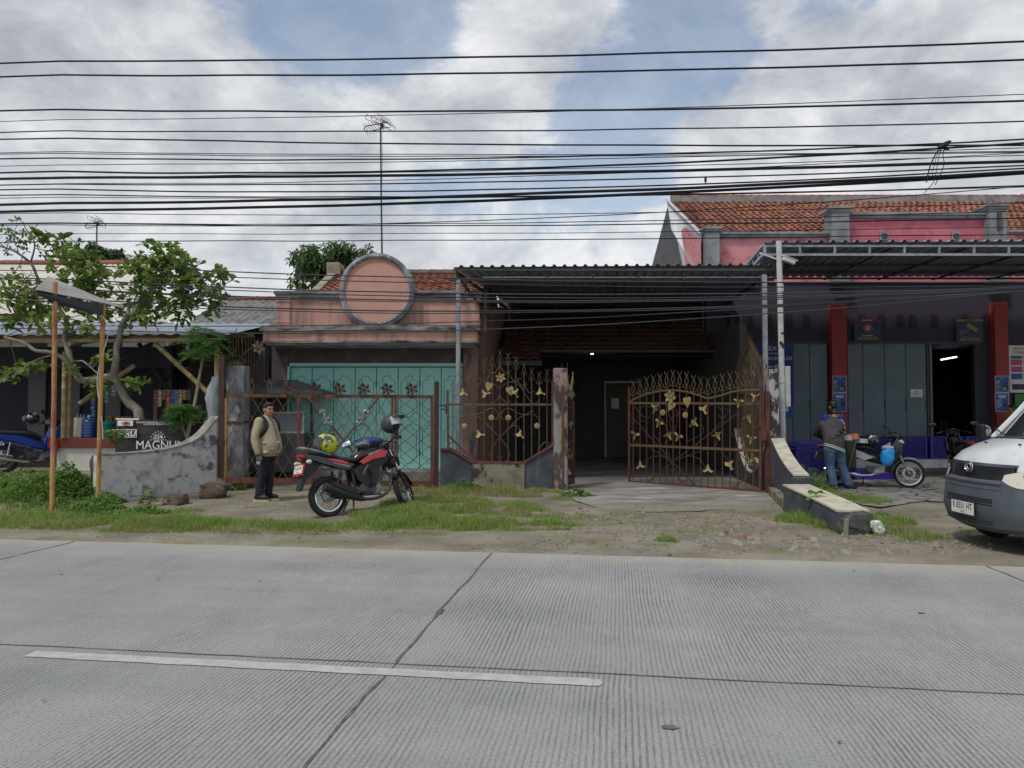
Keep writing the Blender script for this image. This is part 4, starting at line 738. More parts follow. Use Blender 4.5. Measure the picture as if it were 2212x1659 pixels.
scr.build('scrollwork', m_rustd, gl_, 50)
flower6(S.F(800, 655), .155, m_gold, gl_)
for x, y, r in ((800, 740, -30), (945, 705, 5)): hleaf(S.F(x, y, .02, r), .125, m_gold, gl_)
for x, y in ((727, 797), (927, 820)): rosette(S.F(x, y), .065, m_gold, gl_)
for x, y, r in ((655, 752, 235), (690, 895, -30), (1095, 762, 140), (1010, 895, 55), (480, 1000, -20), (785, 1005, 25), (860, 1015, -25), (1215, 1005, 25), (1400, 710, -10), (1540, 660, 230), (1490, 850, 25), (1510, 1035, -10), (530, 1265, 190), (1128, 1298, 180), (1325, 1255, 140), (1530, 1215, -50)): lily(S.F(x, y, .02, r), .125, m_gold, gl_)
b = MB(); b.beam(S(1530, 930, .03), S(1640, 912, .03), .03, .03); b.box(S(1622, 990, .03), (.1, .06, .26), None, .01); b.build('latch', m_rust, gl_)
# narrow leaf seen nearly edge on
ge = thing('ornate_gate', 'narrow rusty gate leaf folded back against the left gate pillar', 'gate')
S = Pl((.985, 14.35), (1.27, 15.3), 1650, 1300, 2.766)
A, B = S.A, S.A + S.d * 1.0
def E(u, z, o=0): return S.A + S.d * u + V((0, 0, z)) + S.n * o
bars, fins = MB(), MB()
for k in range(8): u = .08 + .12 * k; bars.tube([E(u, .1), E(u, 2.0 + .18 * math.sin(k))], .011, 6); finial(fins, E(u, 2.0 + .18 * math.sin(k)), S.d, 1, .012)
bars.build('bars', m_rustd, ge); fins.build('finials', m_gold, ge, 40)
b = MB(); b.beam(E(0, .02), E(0, 2.05), .045, .045); b.beam(E(.98, .05), E(.98, 1.75), .045, .045); b.beam(E(0, .1), E(1, .1), .03, .06); b.beam(E(0, .8), E(1, .95), .03, .04); b.beam(E(0, 1.6), E(1, 1.62), .03, .04); b.beam(E(.98, .75), E(.3, .1), .03, .03); b.build('frame', m_rust, ge)
for u, z, r in ((.3, 1.9, 40), (.55, 1.25, 20), (.7, 1.85, -30), (.5, .7, 100), (.35, .35, 200)): lily(facing(E(u, z, .03), S.n) @ RZ(r), .11, m_gold, ge)
# tall spear panel running back along the right side
sf = thing('ornate_fence', 'tall pointed spear fence panel standing behind the right gate pillar', 'fence')
S = Pl((4.96, 14.35), (5.16, 17.0)); bars, fins = MB(), MB()
for k in range(18):
    u = .1 + .145 * k; pk = 1 - abs(k - 10) / 10; z = 2.2 + .75 * max(0, pk) ** 1.1; p = S.A + S.d * u
    bars.tube([p + V((0, 0, .3)), p + V((0, 0, z))], .013, 6); finial(fins, p + V((0, 0, z)), S.d, 1.2, .013)
    fins.cap(p + V((0, 0, z - .25)), p + V((0, 0, z - .1)), .02, .012, 6)
bars.build('bars', m_oxide, sf); fins.build('finials', m_oxide, sf, 40)
b = MB(); b.beam(S.A + V((0, 0, 1.85)), S.A + S.d * 2.6 + V((0, 0, 1.9)), .03, .05); b.beam(S.A + V((0, 0, .35)), S.A + S.d * 2.6 + V((0, 0, .35)), .03, .05); b.build('rails', m_rust, sf)
b = MB(); pts = [(u, .25 + .9 * (u / 2.6 - .45) ** 2 * 3.2) for u in [2.6 * k / 12 for k in range(13)]]
b.prism([(u, z) for u, z in pts] + [(2.6, -.1), (0, -.1)], .16, Matrix(((S.d.x, 0, S.n.x, S.A.x), (S.d.y, 0, S.n.y, S.A.y), (0, 1, 0, 0), (0, 0, 0, 1)))); b.build('base_wall', m_navy, sf)
b = MB()
for (u0, z0), (u1, z1) in zip(pts, pts[1:]): b.beam(S.A + S.d * u0 + V((0, 0, z0 + .014)), S.A + S.d * u1 + V((0, 0, z1 + .014)), .17, .025)
b.build('capping', m_wcap, sf)
# rusty lattice gate (left)
mg = thing('mesh_gate', 'rusty red gate of diamond wire mesh with iron flowers on top', 'gate')
S = Pl((-5.57, 14.3), (-1.51, 14.75), 850, 1400, 2.458)
b = MB(); b.beam(S(28, 0 - 60), S(20, 1110), .11, .10); b.build('post', m_rustd, mg); b = MB(); b.beam(S(2070, 195), S(2063, 1215), .11, .10); b.build('post', m_rustd, mg)
b = MB(); b.beam(S(60, 326), S(2040, 338), .05, .065); b.beam(S(60, 1130), S(1680, 1165), .04, .11); b.beam(S(1660, 1165), S(2030, 1170), .04, .11); b.beam(S(755, 345), S(757, 1150), .05, .06); b.beam(S(1648, 350), S(1648, 1160), .045, .05); b.beam(S(1680, 350), S(1680, 1160), .045, .05); b.beam(S(2025, 345), S(2025, 1170), .05, .06); b.build('frame', m_rust, mg)
b = MB(); b.beam(S(60, 350), S(52, 1110), .06, .055); b.build('hinge_stile', mat('ochre_rust', (.42, .23, .06), .75, c2=(.18, .07, .03), sc=(7, 7, 4), lo=.5, hi=.6), mg)
def lattice(b, x0, x1, y0, y1, dx, dy):
    n = int((x1 - x0) / dx) + int((y1 - y0) / dy) + 4; sl = dy / dx
    for s in (1, -1):
        for k in range(-n, n + 1):
            c = x0 + k * dx; pts = []
            xa, xb = max(x0, min(c, c + s * (y1 - y0) / sl)), min(x1, max(c, c + s * (y1 - y0) / sl))
            if xb - xa < 4: continue
            ya, yb = y0 + s * (xa - c) * sl, y0 + s * (xb - c) * sl
            b.tube([S(xa, ya, .01 * s), S(xb, yb, .01 * s)], .0065, 5)
for x0, x1, dx, dy in ((75, 745, 118, 200), (770, 1640, 118, 200), (1695, 2012, 150, 118)): b = MB(); lattice(b, x0, x1, 345, 1150, dx, dy); b.build('lattice', mat('rusty_wire', (.16, .105, .05), .7, c2=(.09, .06, .04), sc=9), mg)
for p0, p1 in (((850, 345), (1290, 885)), ((1520, 345), (885, 1120))): b = MB(); b.beam(S(*p0, .03), S(*p1, .03 if p0[0] > 900 else .045), .03, .035); b.build('brace', m_rust, mg)
for sx in (1, -1):
    b = MB(); pts = [(955, 468), (1000, 480), (1005, 540), (1040, 590), (1082, 612)]; pts = pts if sx > 0 else [(2382 - x, y) for x, y in pts]
    b.tube(spline([S(x, y, .07) for x, y in pts], 5), [.02 + .022 * math.sin(PI * k / 20) for k in range(21)], 7)
    for (x, y) in ((965, 490), (1040, 545), (1070, 585), (1010, 590)): x = x if sx > 0 else 2382 - x; b.ell(S(x, y, .08), (.04, .02, .03), RY(30 * sx), 8, 6)
    b.build('scroll_ornament', mat('grey_cast_iron', (.26, .27, .28), .5, .4, c2=(.15, .15, .16), sc=14), mg, True)
for x, y in ((672, 262), (918, 262), (1146, 265), (1378, 268), (1600, 268), (1832, 268)):
    flower6(S.F(x, y + 3, .03), .145, m_rustd, mg); b = MB(); b.tube([S(x - 30, y + 60), S(x - 34, y - 30), S(x - 10, y - 100)], [.01, .01, .004], 5); b.tube([S(x - 36, y - 20), S(x - 48, y - 60), S(x - 30, y - 110)], [.009, .008, .003], 5); b.build('stem', m_oxide, mg)
b = MB()
for x in (80, 150, 310, 478, 630):
    for q in (-1, 1): b.tube([S(x, 318), S(x + q * 14, 270), S(x + q * 20, 230), S(x + q * 2, 185), S(x - q * 12, 160)], [.011, .01, .009, .008, .003], 5)
b.build('spikes', m_oxide, mg, 50)
b = MB(); b.beam(S(2095, 420), S(2165, 424), .02, .02); b.box(S(2165, 450), (.04, .04, .2)); b.beam(S(2115, 457), S(2165, 457), .02, .02); b.build('latch', m_black, mg)
# old fence panel behind the gate, left
of = thing('ornate_fence', 'tangled old iron spear fence beside grey pillar left of the pink shop', 'fence')
S = Pl((-5.6, 15.6), (-4.6, 16.6), 800, 1250, 4.74)
bars, fins, scr = MB(), MB(), MB()
for x, t, bt in ((437, 250, 790), (487, 250, 790), (543, 200, 790), (590, 330, 800), (655, 330, 1100), (718, 310, 1100), (770, 290, 1120), (820, 260, 1120), (875, 250, 1120), (920, 700, 1120), (975, 600, 1120), (1025, 700, 1120), (1075, 480, 1120), (1125, 460, 1120)):
    bars.tube([S(x, t), S(x, bt + 300)], .010, 6)
    if t < 340: fins.tube([S(x, t + 10), S(x - 14, t - 20), S(x + 14, t - 60), S(x + 2, t - 100)], [.014, .012, .012, .003], 6)
for c in ([(370, 500), (380, 460), (440, 450), (430, 560), (370, 680)], [(480, 580), (530, 500), (470, 470)], [(580, 560), (600, 640), (650, 640), (700, 560), (820, 480), (900, 400), (890, 330)], [(650, 700), (700, 680), (680, 750), (600, 760)], [(400, 300), (450, 240)]): scr.tube(spline([S(x, y, .02) for x, y in c], 5), .012, 5)
bars.build('bars', m_oxide, of); fins.build('finials', m_oxide, of, 40); scr.build('scrollwork', m_oxide, of, 50)
flower6(S.F(945, 455, .04), .16, mat('tarnished_flower', (.36, .25, .16), .6, c2=(.2, .13, .08), sc=12), of)
b = MB(); b.beam(S(640, 905), S(1130, 900), .03, .05); b.beam(S(640, 1120), S(1130, 1120), .03, .05); b.build('rails', m_rustd, of)
gpl = thing('fence_pillar', 'square grey stained pillar with weeds on top behind the mesh gate', 'pillar')
a, c = P(488, 790, 14.7), P(527, 790, 14.7); b = MB(); b.bx(a.x, c.x, 14.72, 15.05, -.05, a.z, .01); b.build('shaft', mat('stained_grey_pillar', (.22, .235, .26), .9, c2=(.09, .09, .095), sc=(3, 3, 1.4), lo=.48, hi=.6, c3=(.4, .41, .42), s3=(5, 5, 3), lo3=.58, hi3=.64, bump=.3), gpl); b = MB(); b.bx(a.x - .02, c.x + .02, 14.7, 15.07, 1.3, 1.34); b.build('band', m_rust, gpl)
# ---------------------------------------------------------------- left: food stall, houses behind
Z0 = .3
st_ = thing('food_stall', 'open roadside food stall with zinc roof on bamboo braces, left of the mesh gate', 'stall', (-9, 17, 0))
def WP(mb, name, m, par=None, smooth=None): mb.v = [(v[0] + 9, v[1] - 17, v[2]) for v in mb.v]; return mb.build(name, m, par or st_, smooth)
b = MB(); corr(b, (-16, 14.9, 3.02), (-5.75, 15.1, 3.10), (-6.2, 19.3, 3.80), (-16, 19.3, 3.86), .29, .03); WP(b, 'roof_sheet', m_zinc)
b = MB()
for y, z in ((15.1, 2.97), (17, 3.26), (19, 3.62)): b.tube([(-16, y, z - .02), (-6.0, y + .1, z + .03)], .045, 8)
for x in (-14, -11.5, -9, -7): b.tube([(x, 15, 2.9), (x, 19.3, 3.62)], .045, 8)
WP(b, 'roof_poles', m_bamboo, None, True)
for p0, p1, Y in (((141, 760), (137, 946), 15.25), ((151, 755), (147, 946), 15.32), ((468, 735), (470, 1010), 15.2), ((172, 872), (290, 790), 15.6), ((335, 742), (470, 868), 15.3), ((215, 800), (330, 742), 16.4), ((300, 742), (380, 870), 17.5), ((400, 742), (330, 870), 17.6)):
    b = MB(); a, c = P(*p0, Y), P(*p1, Y); k = 7; b.tube([a.lerp(c, t / k * .999 + e) for t in range(k) for e in (0, .004, .008)] + [c], [.052, .057, .052] * k + [.05], 8); WP(b, 'bamboo_pole', m_bamboo if Y < 15.7 else m_dark, None, 40)  # poles deeper in the stall get a dark colour that paints their shade
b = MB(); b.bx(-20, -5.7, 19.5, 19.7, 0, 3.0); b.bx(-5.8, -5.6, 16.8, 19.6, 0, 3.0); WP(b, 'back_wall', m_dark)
b = MB()
for x0, x1 in ((255, 290), (297, 318), (330, 345), (350, 370), (378, 390), (400, 440)): a, c = P(x0, 800, 19.49), P(x1, 800, 19.49); b.bx(a.x, c.x, 19.47, 19.495, 2.66, 2.70)
WP(b, 'painted_daylight', mat('daylight_white', (.7, .7, .68)))  # no real openings: white strips painted as daylight through the back wall
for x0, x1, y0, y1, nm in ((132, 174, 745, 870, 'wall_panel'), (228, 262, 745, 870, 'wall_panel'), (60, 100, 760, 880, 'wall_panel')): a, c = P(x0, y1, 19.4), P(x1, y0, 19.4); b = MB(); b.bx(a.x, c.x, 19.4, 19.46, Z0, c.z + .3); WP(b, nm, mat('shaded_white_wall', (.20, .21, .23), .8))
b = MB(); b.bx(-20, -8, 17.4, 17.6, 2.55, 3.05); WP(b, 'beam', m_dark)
b = MB(); pts = [(-5.98, 15.2, 2.25), (-6.08, 15.15, 1.8), (-6.0, 15.1, 1.2), (-6.06, 15.12, .7)]
b.loft([[V(p) + V((.16 * math.cos(t) * (1 + .3 * math.sin(5 * t + k)), .07 * math.sin(t) * (1 + .3 * math.cos(4 * t)), 0)) for t in [2 * PI * j / 18 for j in range(18)]] for k, p in enumerate(spline(pts, 5))]); WP(b, 'plastic_curtain', mat('clear_sheet', (.38, .41, .45), .25, spec=.6, c2=(.22, .25, .29), sc=(9, 9, 2)), None, True)
ct = thing('stall_counter', 'white fronted stall counter with maroon edged top', 'counter', (0, 0, 0))
a, c = P(122, 1000, 15.35), P(311, 1000, 15.35); zt = P(200, 946, 15.3).z
b = MB(); b.bx(a.x, c.x, 15.35, 15.95, P(200, 1017, 15.35).z, zt - .2); b.build('front', mat('cream_panel', (.60, .585, .53), .5, c2=(.52, .5, .46), sc=2), ct)
b = MB(); b.bx(a.x - .15, c.x - .05, 15.28, 16.1, zt - .2, zt, .012); b.build('top', mat('maroon_edge', (.17, .035, .028), .5), ct)
for x in (a.x + .05, c.x - .05): b = MB(); b.bx(x - .03, x + .03, 15.5, 15.56, .25, zt - .2); b.build('leg', m_dark, ct)
def on(x, Y=15.55): return V((P(x, 940, Y).x, Y, zt + .002))
p = on(168, 15.5); b = MB(); b.box((p.x, p.y, zt + .21), (.165, .05, .41), RX(-3), .01); tag(b.build('board', mat('cream_board', (.62, .56, .44), .6)), 'upright cream board standing on the stall counter', 'board')
jug = thing('water_jug', 'big blue ribbed water jug on the stall counter', 'jug', on(192, 15.55)); pr = [(0, 0), (.24, 0), (.265, .03)]
for k in range(5): z = .06 + .115 * k; pr += [(.265, z), (.25, z + .05), (.265, z + .09)]
pr += [(.25, .66), (.17, .74), (.07, .78), (.06, .84), (0, .84)]
b = MB(); b.lathe(pr, Matrix.Scale(.52, 4), 28); b.build('bottle', mat('blue_jug_plastic', (.035, .075, .30), .15, spec=.6, coat=.4), jug, 50); MB().lathe([(0, .9), (.06, .9), (.065, .83), (.05, .83)], Matrix.Scale(.52, 4), 16).build('cap', mat('pale_blue', (.4, .5, .62), .4), jug, True)
bk = thing('lattice_bin', 'green lattice bucket with lid on the stall counter', 'bucket', on(231, 15.55)); mgn = mat('green_plastic', (.01, .27, .19), .4)
QS = Matrix.Scale(.64, 4); b = MB(QS); b.lathe([(.20, 0), (.23, .46), (.222, .46), (.19, .01)], I4, 26); b.build('bucket', mgn, bk, True); b = MB(QS); b.lathe([(0, .56), (.05, .56), (.06, .52), (.22, .51), (.25, .49), (.25, .45), (0, .47)], I4, 26); b.build('lid', mgn, bk, 30)
b = MB(QS)
for i in range(14):
    for k in range(4): t = 2 * PI * (i + .5 * (k % 2)) / 14; r = .212 + .03 * (k * .1 + .06) / .46; M_ = T(r * math.cos(t), r * math.sin(t), .07 + .105 * k) @ RZ(math.degrees(t)) @ RY(90) @ RZ(45); b.prism([(-.026, -.026), (.026, -.026), (.026, .026), (-.026, .026)], .012, M_)
b.build('openings', m_dark, bk)
shf = thing('stall_shelf', 'dark shelf of the stall carrying bottles and snack boxes', 'shelf'); b = MB(); zs = P(300, 928, 16.6).z; b.bx(P(182, 0, 16.6).x, P(300, 0, 16.6).x, 16.5, 16.9, zs - .05, zs); b.bx(-8.9, -8.84, 16.6, 16.8, .3, zs - .05); b.build('board', m_dark, shf)
for i, (px, cl, h_, t) in enumerate(((184, (.25, .35, .5), .3, 'clear water bottle, leftmost of the row on the stall shelf'), (191, (.2, .3, .48), .3, 'clear water bottle, second from left on the stall shelf'), (198, (.25, .35, .5), .3, 'clear water bottle in the middle of the stall shelf row'), (205, (.06, .22, .09), .27, 'green drink bottle on the stall shelf'), (212, (.5, .22, .03), .24, 'small orange capped jar, last of the row on the stall shelf'))):
    q = V((P(px, 0, 16.6).x, 16.65, zs + .001)); b = MB(); b.lathe([(0, 0), (.04, 0), (.042, .04), (.036, .08), (.042, .12), (.042, h_ - .09), (.015, h_ - .03), (.015, h_), (0, h_)], Matrix.Scale(1.15, 4), 14); o = tag(b.build('bottle', mat('bottle_' + str(i), cl, .15, spec=.7), None, 40, q), t, 'bottle', 'bottles on the stall shelf')
for i, (x0, x1) in enumerate(((231, 246), (248, 262), (264, 287))):
    a, c = P(x0, 925, 16.55), P(x1, 925, 16.55); o = thing('snack_box', ['open snack box with orange rim behind the green bucket', 'snack box with orange rim in the middle of the shelf', 'wide snack box with orange rim beside the tree trunk'][i], 'box', ((a.x + c.x) / 2, 16.6, zs + .002), 0, 'snack boxes on the stall shelf'); w = c.x - a.x
    MB().box((0, 0, .13), (w - .01, .25, .26), None, .01).build('jar_box', mat('snacks_' + str(i), (.2, .17, .13), .4, c2=(.07, .06, .05), sc=22), o); MB().box((0, 0, .275), (w, .27, .03), None, .01).build('rim', m_orange, o)
cols = [((.25, .05, .06), 5, 'red'), ((.42, .38, .33), 3, 'cream'), ((.26, .15, .06), 2, 'bronze'), ((.5, .13, .05), 4, 'orange red'), ((.05, .14, .42), 4, 'bright blue'), ((.22, .24, .32), 4, 'grey blue'), ((.48, .33, .25), 3, 'salmon'), ((.40, .25, .07), 2, 'gold'), ((.12, .13, .15), 2, 'dark grey')]
for i, (cl, n_, nm) in enumerate(cols):
    p = P(336 + i * 8.9, 841, 16.2); b = MB()
    for k in range(n_ * 2 - 1): b.box((p.x + .004 * (k % 2), 16.2, p.z - .045 - k * .075), (.078, .012, .07), None, .006)
    tag(b.build('sachet_strip', mat('sachet_' + str(i), cl, .35, c2=tuple(min(1, c * 2.2 + .1) for c in cl), sc=24, lo=.56, hi=.6)), 'hanging strip of %s sachets at the stall, number %s from the tree' % (nm, ['one', 'two', 'three', 'four', 'five', 'six', 'seven', 'eight', 'nine'][i]), 'sachets', 'sachet strips hanging in the stall')
for i, (px, py, cl, n_, t) in enumerate(((363, 842, (.05, .12, .45), 5, 'short'), (238, 842, (.2, .33, .3), 4, 'green'), (258, 835, (.3, .36, .34), 3, 'pale'))):
    p = P([360, 417, 432][i] * .6 if 0 else [201, 230, 245][i], [860, 838, 832][i], 16.0); b = MB()
    for k in range(n_): b.box((p.x + .01 * (k % 2), 16.0, p.z - .05 - k * .08), (.085, .012, .07), RY(4 * (k % 3 - 1)), .006)
    tag(b.build('sachet_strip', mat('sachet_l' + str(i), cl, .35, c2=(.5, .55, .6), sc=22, lo=.55, hi=.6)), ['royal blue sachet strip hanging between the two rusty poles', 'pale green sachet strip hanging right of the rusty pole', 'greyish sachet strip hanging just left of the tree trunk'][i], 'sachets', 'sachet strips hanging in the stall')
# banner
o = thing('banner', 'black cigarette advertising banner hung behind the weathered white wall', 'banner', (0, 0, 0))
A, B = P(250, 904, 14.62), P(466, 903, 14.72); zb = P(300, 990, 14.62).z
dv_ = (B - A); dv_.z = 0; L_ = dv_.length; dx_ = dv_.normalized(); nb = V((dx_.y, -dx_.x, 0))
b = MB(); n_ = 24; vs = []
for k in range(n_ + 1): u = L_ * k / n_; w_ = .015 * math.sin(k * .9); vs += [A + dx_ * u + nb * w_ + V((0, 0, -.03 * math.sin(PI * k / n_))), V((A.x, A.y, zb)) + dx_ * u + nb * w_ * 1.5]
vs += [v - nb * .004 for v in vs]; m2 = 2 * (n_ + 1); b.add(vs, [(2 * k, 2 * k + 2, 2 * k + 3, 2 * k + 1) for k in range(n_)] + [(m2 + 2 * k, m2 + 2 * k + 2, m2 + 2 * k + 3, m2 + 2 * k + 1) for k in range(n_)])
b.build('cloth', mat('banner_black', (.025, .026, .03), .55, c2=(.05, .045, .045), sc=4), o)
def bpos(sx, sy, off=.035):
    x, y = sx / 2.458 * W2 / 3968, (1400 + sy / 2.458) * W2 / 3968; u = (x - 250) / 216 * L_; return A + dx_ * u + nb * off + V((0, 0, P(x, y, 14.67).z - A.z))
def bt(s, size, sx, sy, m=m_wht, wd=1, **k): return text(s, size, m, o, facing(bpos(sx, sy), nb), sx=wd, ext=.001, **k)
b = MB()
b.beam(bpos(1112, 548), bpos(1330, 552), .01, .03); b.build('hem', m_wht, o)
bt('MAGNUM', .235, 1540, 800, wd=.92); bt('ARU', .15, 1220, 688, wd=1.1, shear=.2, bold=.004); bt('234', .10, 1515, 722, wd=1.1, bold=.002); bt('21+', .085, 1992, 574)
bt('KARENA MEROKOK, SAYA TERKENA KANKER TENGGOROKAN.', .05, 1640, 582, wd=.95); bt('LAYANAN BERHENTI MEROKOK 0800 177 6565', .05, 1620, 600, wd=.95)
q = bpos(1200, 588, .03); MB(facing(q, nb)).box((0, 0, 0), (.30, .11, .004)).build('photo_patch', m_wht, o); MB(facing(q + nb * .003, nb)).ell((.02, -.01, 0), (.09, .045, .004)).build('photo_patch', m_skin, o); MB(facing(q + nb * .006, nb)).ell((.02, -.005, 0), (.03, .02, .004)).build('photo_patch', m_rustd, o)
q = bpos(1195, 685, .03); MB(facing(q, nb)).box((0, 0, 0), (.46, .15, .003)).build('red_plate', mat('print_brown', (.12, .045, .035), .5), o)
b = MB(facing(q, nb)); [b.box((0, s * .075, .002), (.46, .012, .004)) for s in (-1, 1)]; b.box((.23, 0, .002), (.012, .16, .004)); b.build('plate_edge', m_wht, o)
b = MB(facing(bpos(1515, 745, .033), nb)); b.tube([(.1 * math.cos(t), .125 * math.sin(t) - .01, 0) for t in [PI * k / 14 for k in range(15)]] + [(.1, -.01, 0)], .005, 4)
b.build('emblem', m_wht, o); b = MB(facing(bpos(1515, 745, .033), nb)); [b.ell((.14 * math.cos(t), .165 * math.sin(t) - .01, 0), (.012, .012, .003), None, 6, 4) for t in [PI * k / 8 for k in range(9)]]; b.build('emblem', m_wht, o)
b = MB(facing(bpos(1992, 574, .033), nb)); b.tube([(.088 * math.cos(t), .088 * math.sin(t), 0) for t in [2 * PI * (k + .5) / 8 for k in range(8)]], .006, 4, True); b.build('emblem', m_wht, o)
b = MB(); b.beam(bpos(1305, 660, .028), bpos(1300, 860, .028), .003, .008); b.beam(bpos(1310, 672, .028), bpos(1600, 652, .028), .003, .006); b.build('edge_line', m_rust, o)
# houses behind
hc = thing('house', 'cream house with pale corrugated roof behind the tree', 'house')
b = MB(); corr(b, (-24, 21, 4.3), (-10.9, 21, 4.3), (-12.2, 26, 6.72), (-24, 26, 6.72), .22, .025); b.build('roof_sheet', mat('cream_sheet', (.60, .56, .49), .7, c2=(.52, .48, .42), sc=1.2), hc)
b = MB(); ridge(b, (-24, 26, 6.76), (-12.2, 26, 6.76), .1, .35); b.build('ridge_tiles', m_tile2, hc, 40)
b = MB(); b.bx(-23.8, -11.5, 22, 22.2, 0, 4.7); b.bx(-11.7, -11.5, 22.2, 30, 0, 4.5); b.build('wall', m_cream, hc)
b = MB(); corr(b, (-12.8, 19.6, 3.9), (-8.7, 19.6, 3.9), (-9.6, 22, 4.65), (-12.8, 22, 4.65), .22, .025); b.build('lean_to_roof', m_cream, hc)
b = MB(); b.bx(-12, -8.6, 19.65, 19.8, 2.6, 3.85); b.build('lean_to_wall', m_zinc, hc)
ha = thing('house', 'low house with grey asbestos roof between tree and pink shop', 'house')
b = MB(); corr(b, (-8.45, 18.5, 3.48), (-5.4, 18.5, 3.48), (-5.4, 23, 4.98), (-9.1, 23, 4.98), .17, .03); b.add([(-9.1, 23, 4.97), (-5.4, 23, 4.97), (-5.4, 27, 3.6), (-9.6, 27, 3.6)], [(0, 1, 2, 3)]); b.build('roof_sheet', m_asb, ha)
b = MB(); ridge(b, (-9.1, 23, 5.02), (-5.4, 23, 5.02), .09, .35); b.build('ridge_tiles', m_tile2, ha, 40)
b = MB(); b.bx(-8.3, -5.4, 19, 19.15, 0, 3.6); b.bx(-9, -8.8, 19.15, 26, 0, 3.5); b.build('wall', m_dkpl, ha)
# two pole frame
pf = thing('pole_shelter', 'two rusty poles carrying a small tilted dark sheet', 'shelter')
p0, p1 = P(112, 1112, 11.15), P(211, 1094, 11.9)
t0, t1 = P(119, 610, 11.3), P(223, 655, 11.95)
b = MB(); b.tube([V((p0.x, p0.y, -.1)), V(p0).lerp(t0, .5) + V((.01, 0, 0)), t0], .036, 10); b.build('pole', m_pole, pf, True)
b = MB(); b.tube([V((p1.x, p1.y, -.1)), V(p1).lerp(t1, .5), t1], .036, 10); b.build('pole', m_pole, pf, True)
q = [P(77, 632, 10.9), P(98, 598, 11.9), P(275, 672, 13.6) , P(226, 657, 12.2)]
b = MB(); up = V((0, 0, .012)); q1 = [P(76, 626, 11.0), P(104, 598, 11.7), P(272, 667, 12.6), P(222, 655, 11.85)]
b.add([v for v in q1] + [v + up for v in q1], [(0, 1, 2, 3), (4, 5, 6, 7)] + [(i, (i + 1) % 4, 4 + (i + 1) % 4, 4 + i) for i in range(4)]); b.build('sheet', mat('pale_board', (.38, .37, .35), .8, c2=(.26, .26, .25), sc=3), pf)
b = MB(); u2 = [P(78, 628, 11.02), P(108, 602, 11.3), P(228, 645, 12.3), P(226, 657, 12.55)]; l2 = [P(77, 630, 10.98), P(221, 658, 11.83), P(221, 681, 11.86), P(128, 660, 11.35)]
b.add(l2 + [v + V((.0, .03, .0)) for v in l2], [(0, 1, 2, 3), (4, 5, 6, 7)] + [(i, (i + 1) % 4, 4 + (i + 1) % 4, 4 + i) for i in range(4)]); b.add([P(77, 628, 11.0), P(105, 600, 11.72), P(150, 650, 11.75), P(118, 660, 11.3)], [(0, 1, 2, 3)]); b.build('fascia_board', mat('dark_board', (.055, .058, .07), .7), pf)
b = MB(); b.tube(spline([t1 + V((0, -.04, -.2)), t1 + V((.12, -.04, -.45)), t1 + V((-.05, -.04, -1.2)), t1 + V((.04, -.045, -1.9)), t1 + V((.06, -.04, -2.2))], 5), .006, 5); b.build('string', m_white, pf)
# food cart behind the mesh gate
fc = thing('food_cart', 'dark food cart with tarpaulin roof and glass case behind the mesh gate', 'cart')
x0, x1 = P(541, 0, 15.7).x, P(667, 0, 15.7).x
b = MB(); b.bx(x0, x1, 15.7, 16.5, .25, P(600, 937, 15.7).z, .015); b.build('body', mat('cart_grey', (.045, .05, .055), .6, c2=(.07, .075, .08), sc=3), fc)
zt_ = P(600, 936, 15.7).z; zg = P(600, 891, 15.7).z; xg = P(583, 0, 15.7).x
b = MB()
for x in (xg, x1 - .03):
    for y in (15.72, 16.45): b.bx(x - .015, x + .015, y - .015, y + .015, zt_, zg)
b.bx(xg - .02, x1, 15.7, 15.74, zt_, zt_ + .04); b.bx(xg - .02, x1, 15.7, 15.73, zg - .02, zg + .012); b.build('case_frame', m_gal, fc)
b = MB(); b.bx(xg, x1 - .03, 15.73, 15.738, zt_ + .04, zg - .02); b.build('glass', mat('cart_glass', (.10, .13, .16), .08, spec=.7), fc)
for x in (x0 + .05, x1 - .05): MB().bx(x - .02, x + .02, 16.4, 16.44, zt_, P(600, 845, 16).z).build('roof_post', m_steel, fc)
q = [P(530, 850, 15.6), P(571, 821, 16.1), P(648, 824, 16.3), P(703, 846, 15.75)]; z_ = q[0].z
b = MB(); F0, F1 = V((q[0].x, 15.5, z_)), V((q[3].x, 15.5, z_ + .02)); K0, K1 = V((q[0].x, 16.7, z_)), V((q[3].x, 16.7, z_ + .02)); R0, R1 = V((q[1].x, 16.1, q[1].z)), V((q[2].x, 16.1, q[1].z)); dz = V((0, 0, -.05))
b.add([F0, F1, K1, K0, R0, R1, F0 + dz, F1 + dz, K1 + dz, K0 + dz], [(0, 1, 5, 4), (1, 2, 5), (2, 3, 4, 5), (3, 0, 4), (0, 1, 7, 6), (1, 2, 8, 7), (2, 3, 9, 8), (3, 0, 6, 9)]); b.build('tarpaulin', mat('black_tarp', (.028, .03, .036), .5, c2=(.05, .052, .06), sc=3), fc)
for y in (15.9, 16.3): b = MB(); b.lathe([(.0, -.03), (.2, -.03), (.22, 0), (.2, .03), (0, .03)], T((x0 + x1) / 2, y, .22) @ RY(90) @ RZ(0), 16); b.build('wheel', m_black, fc)
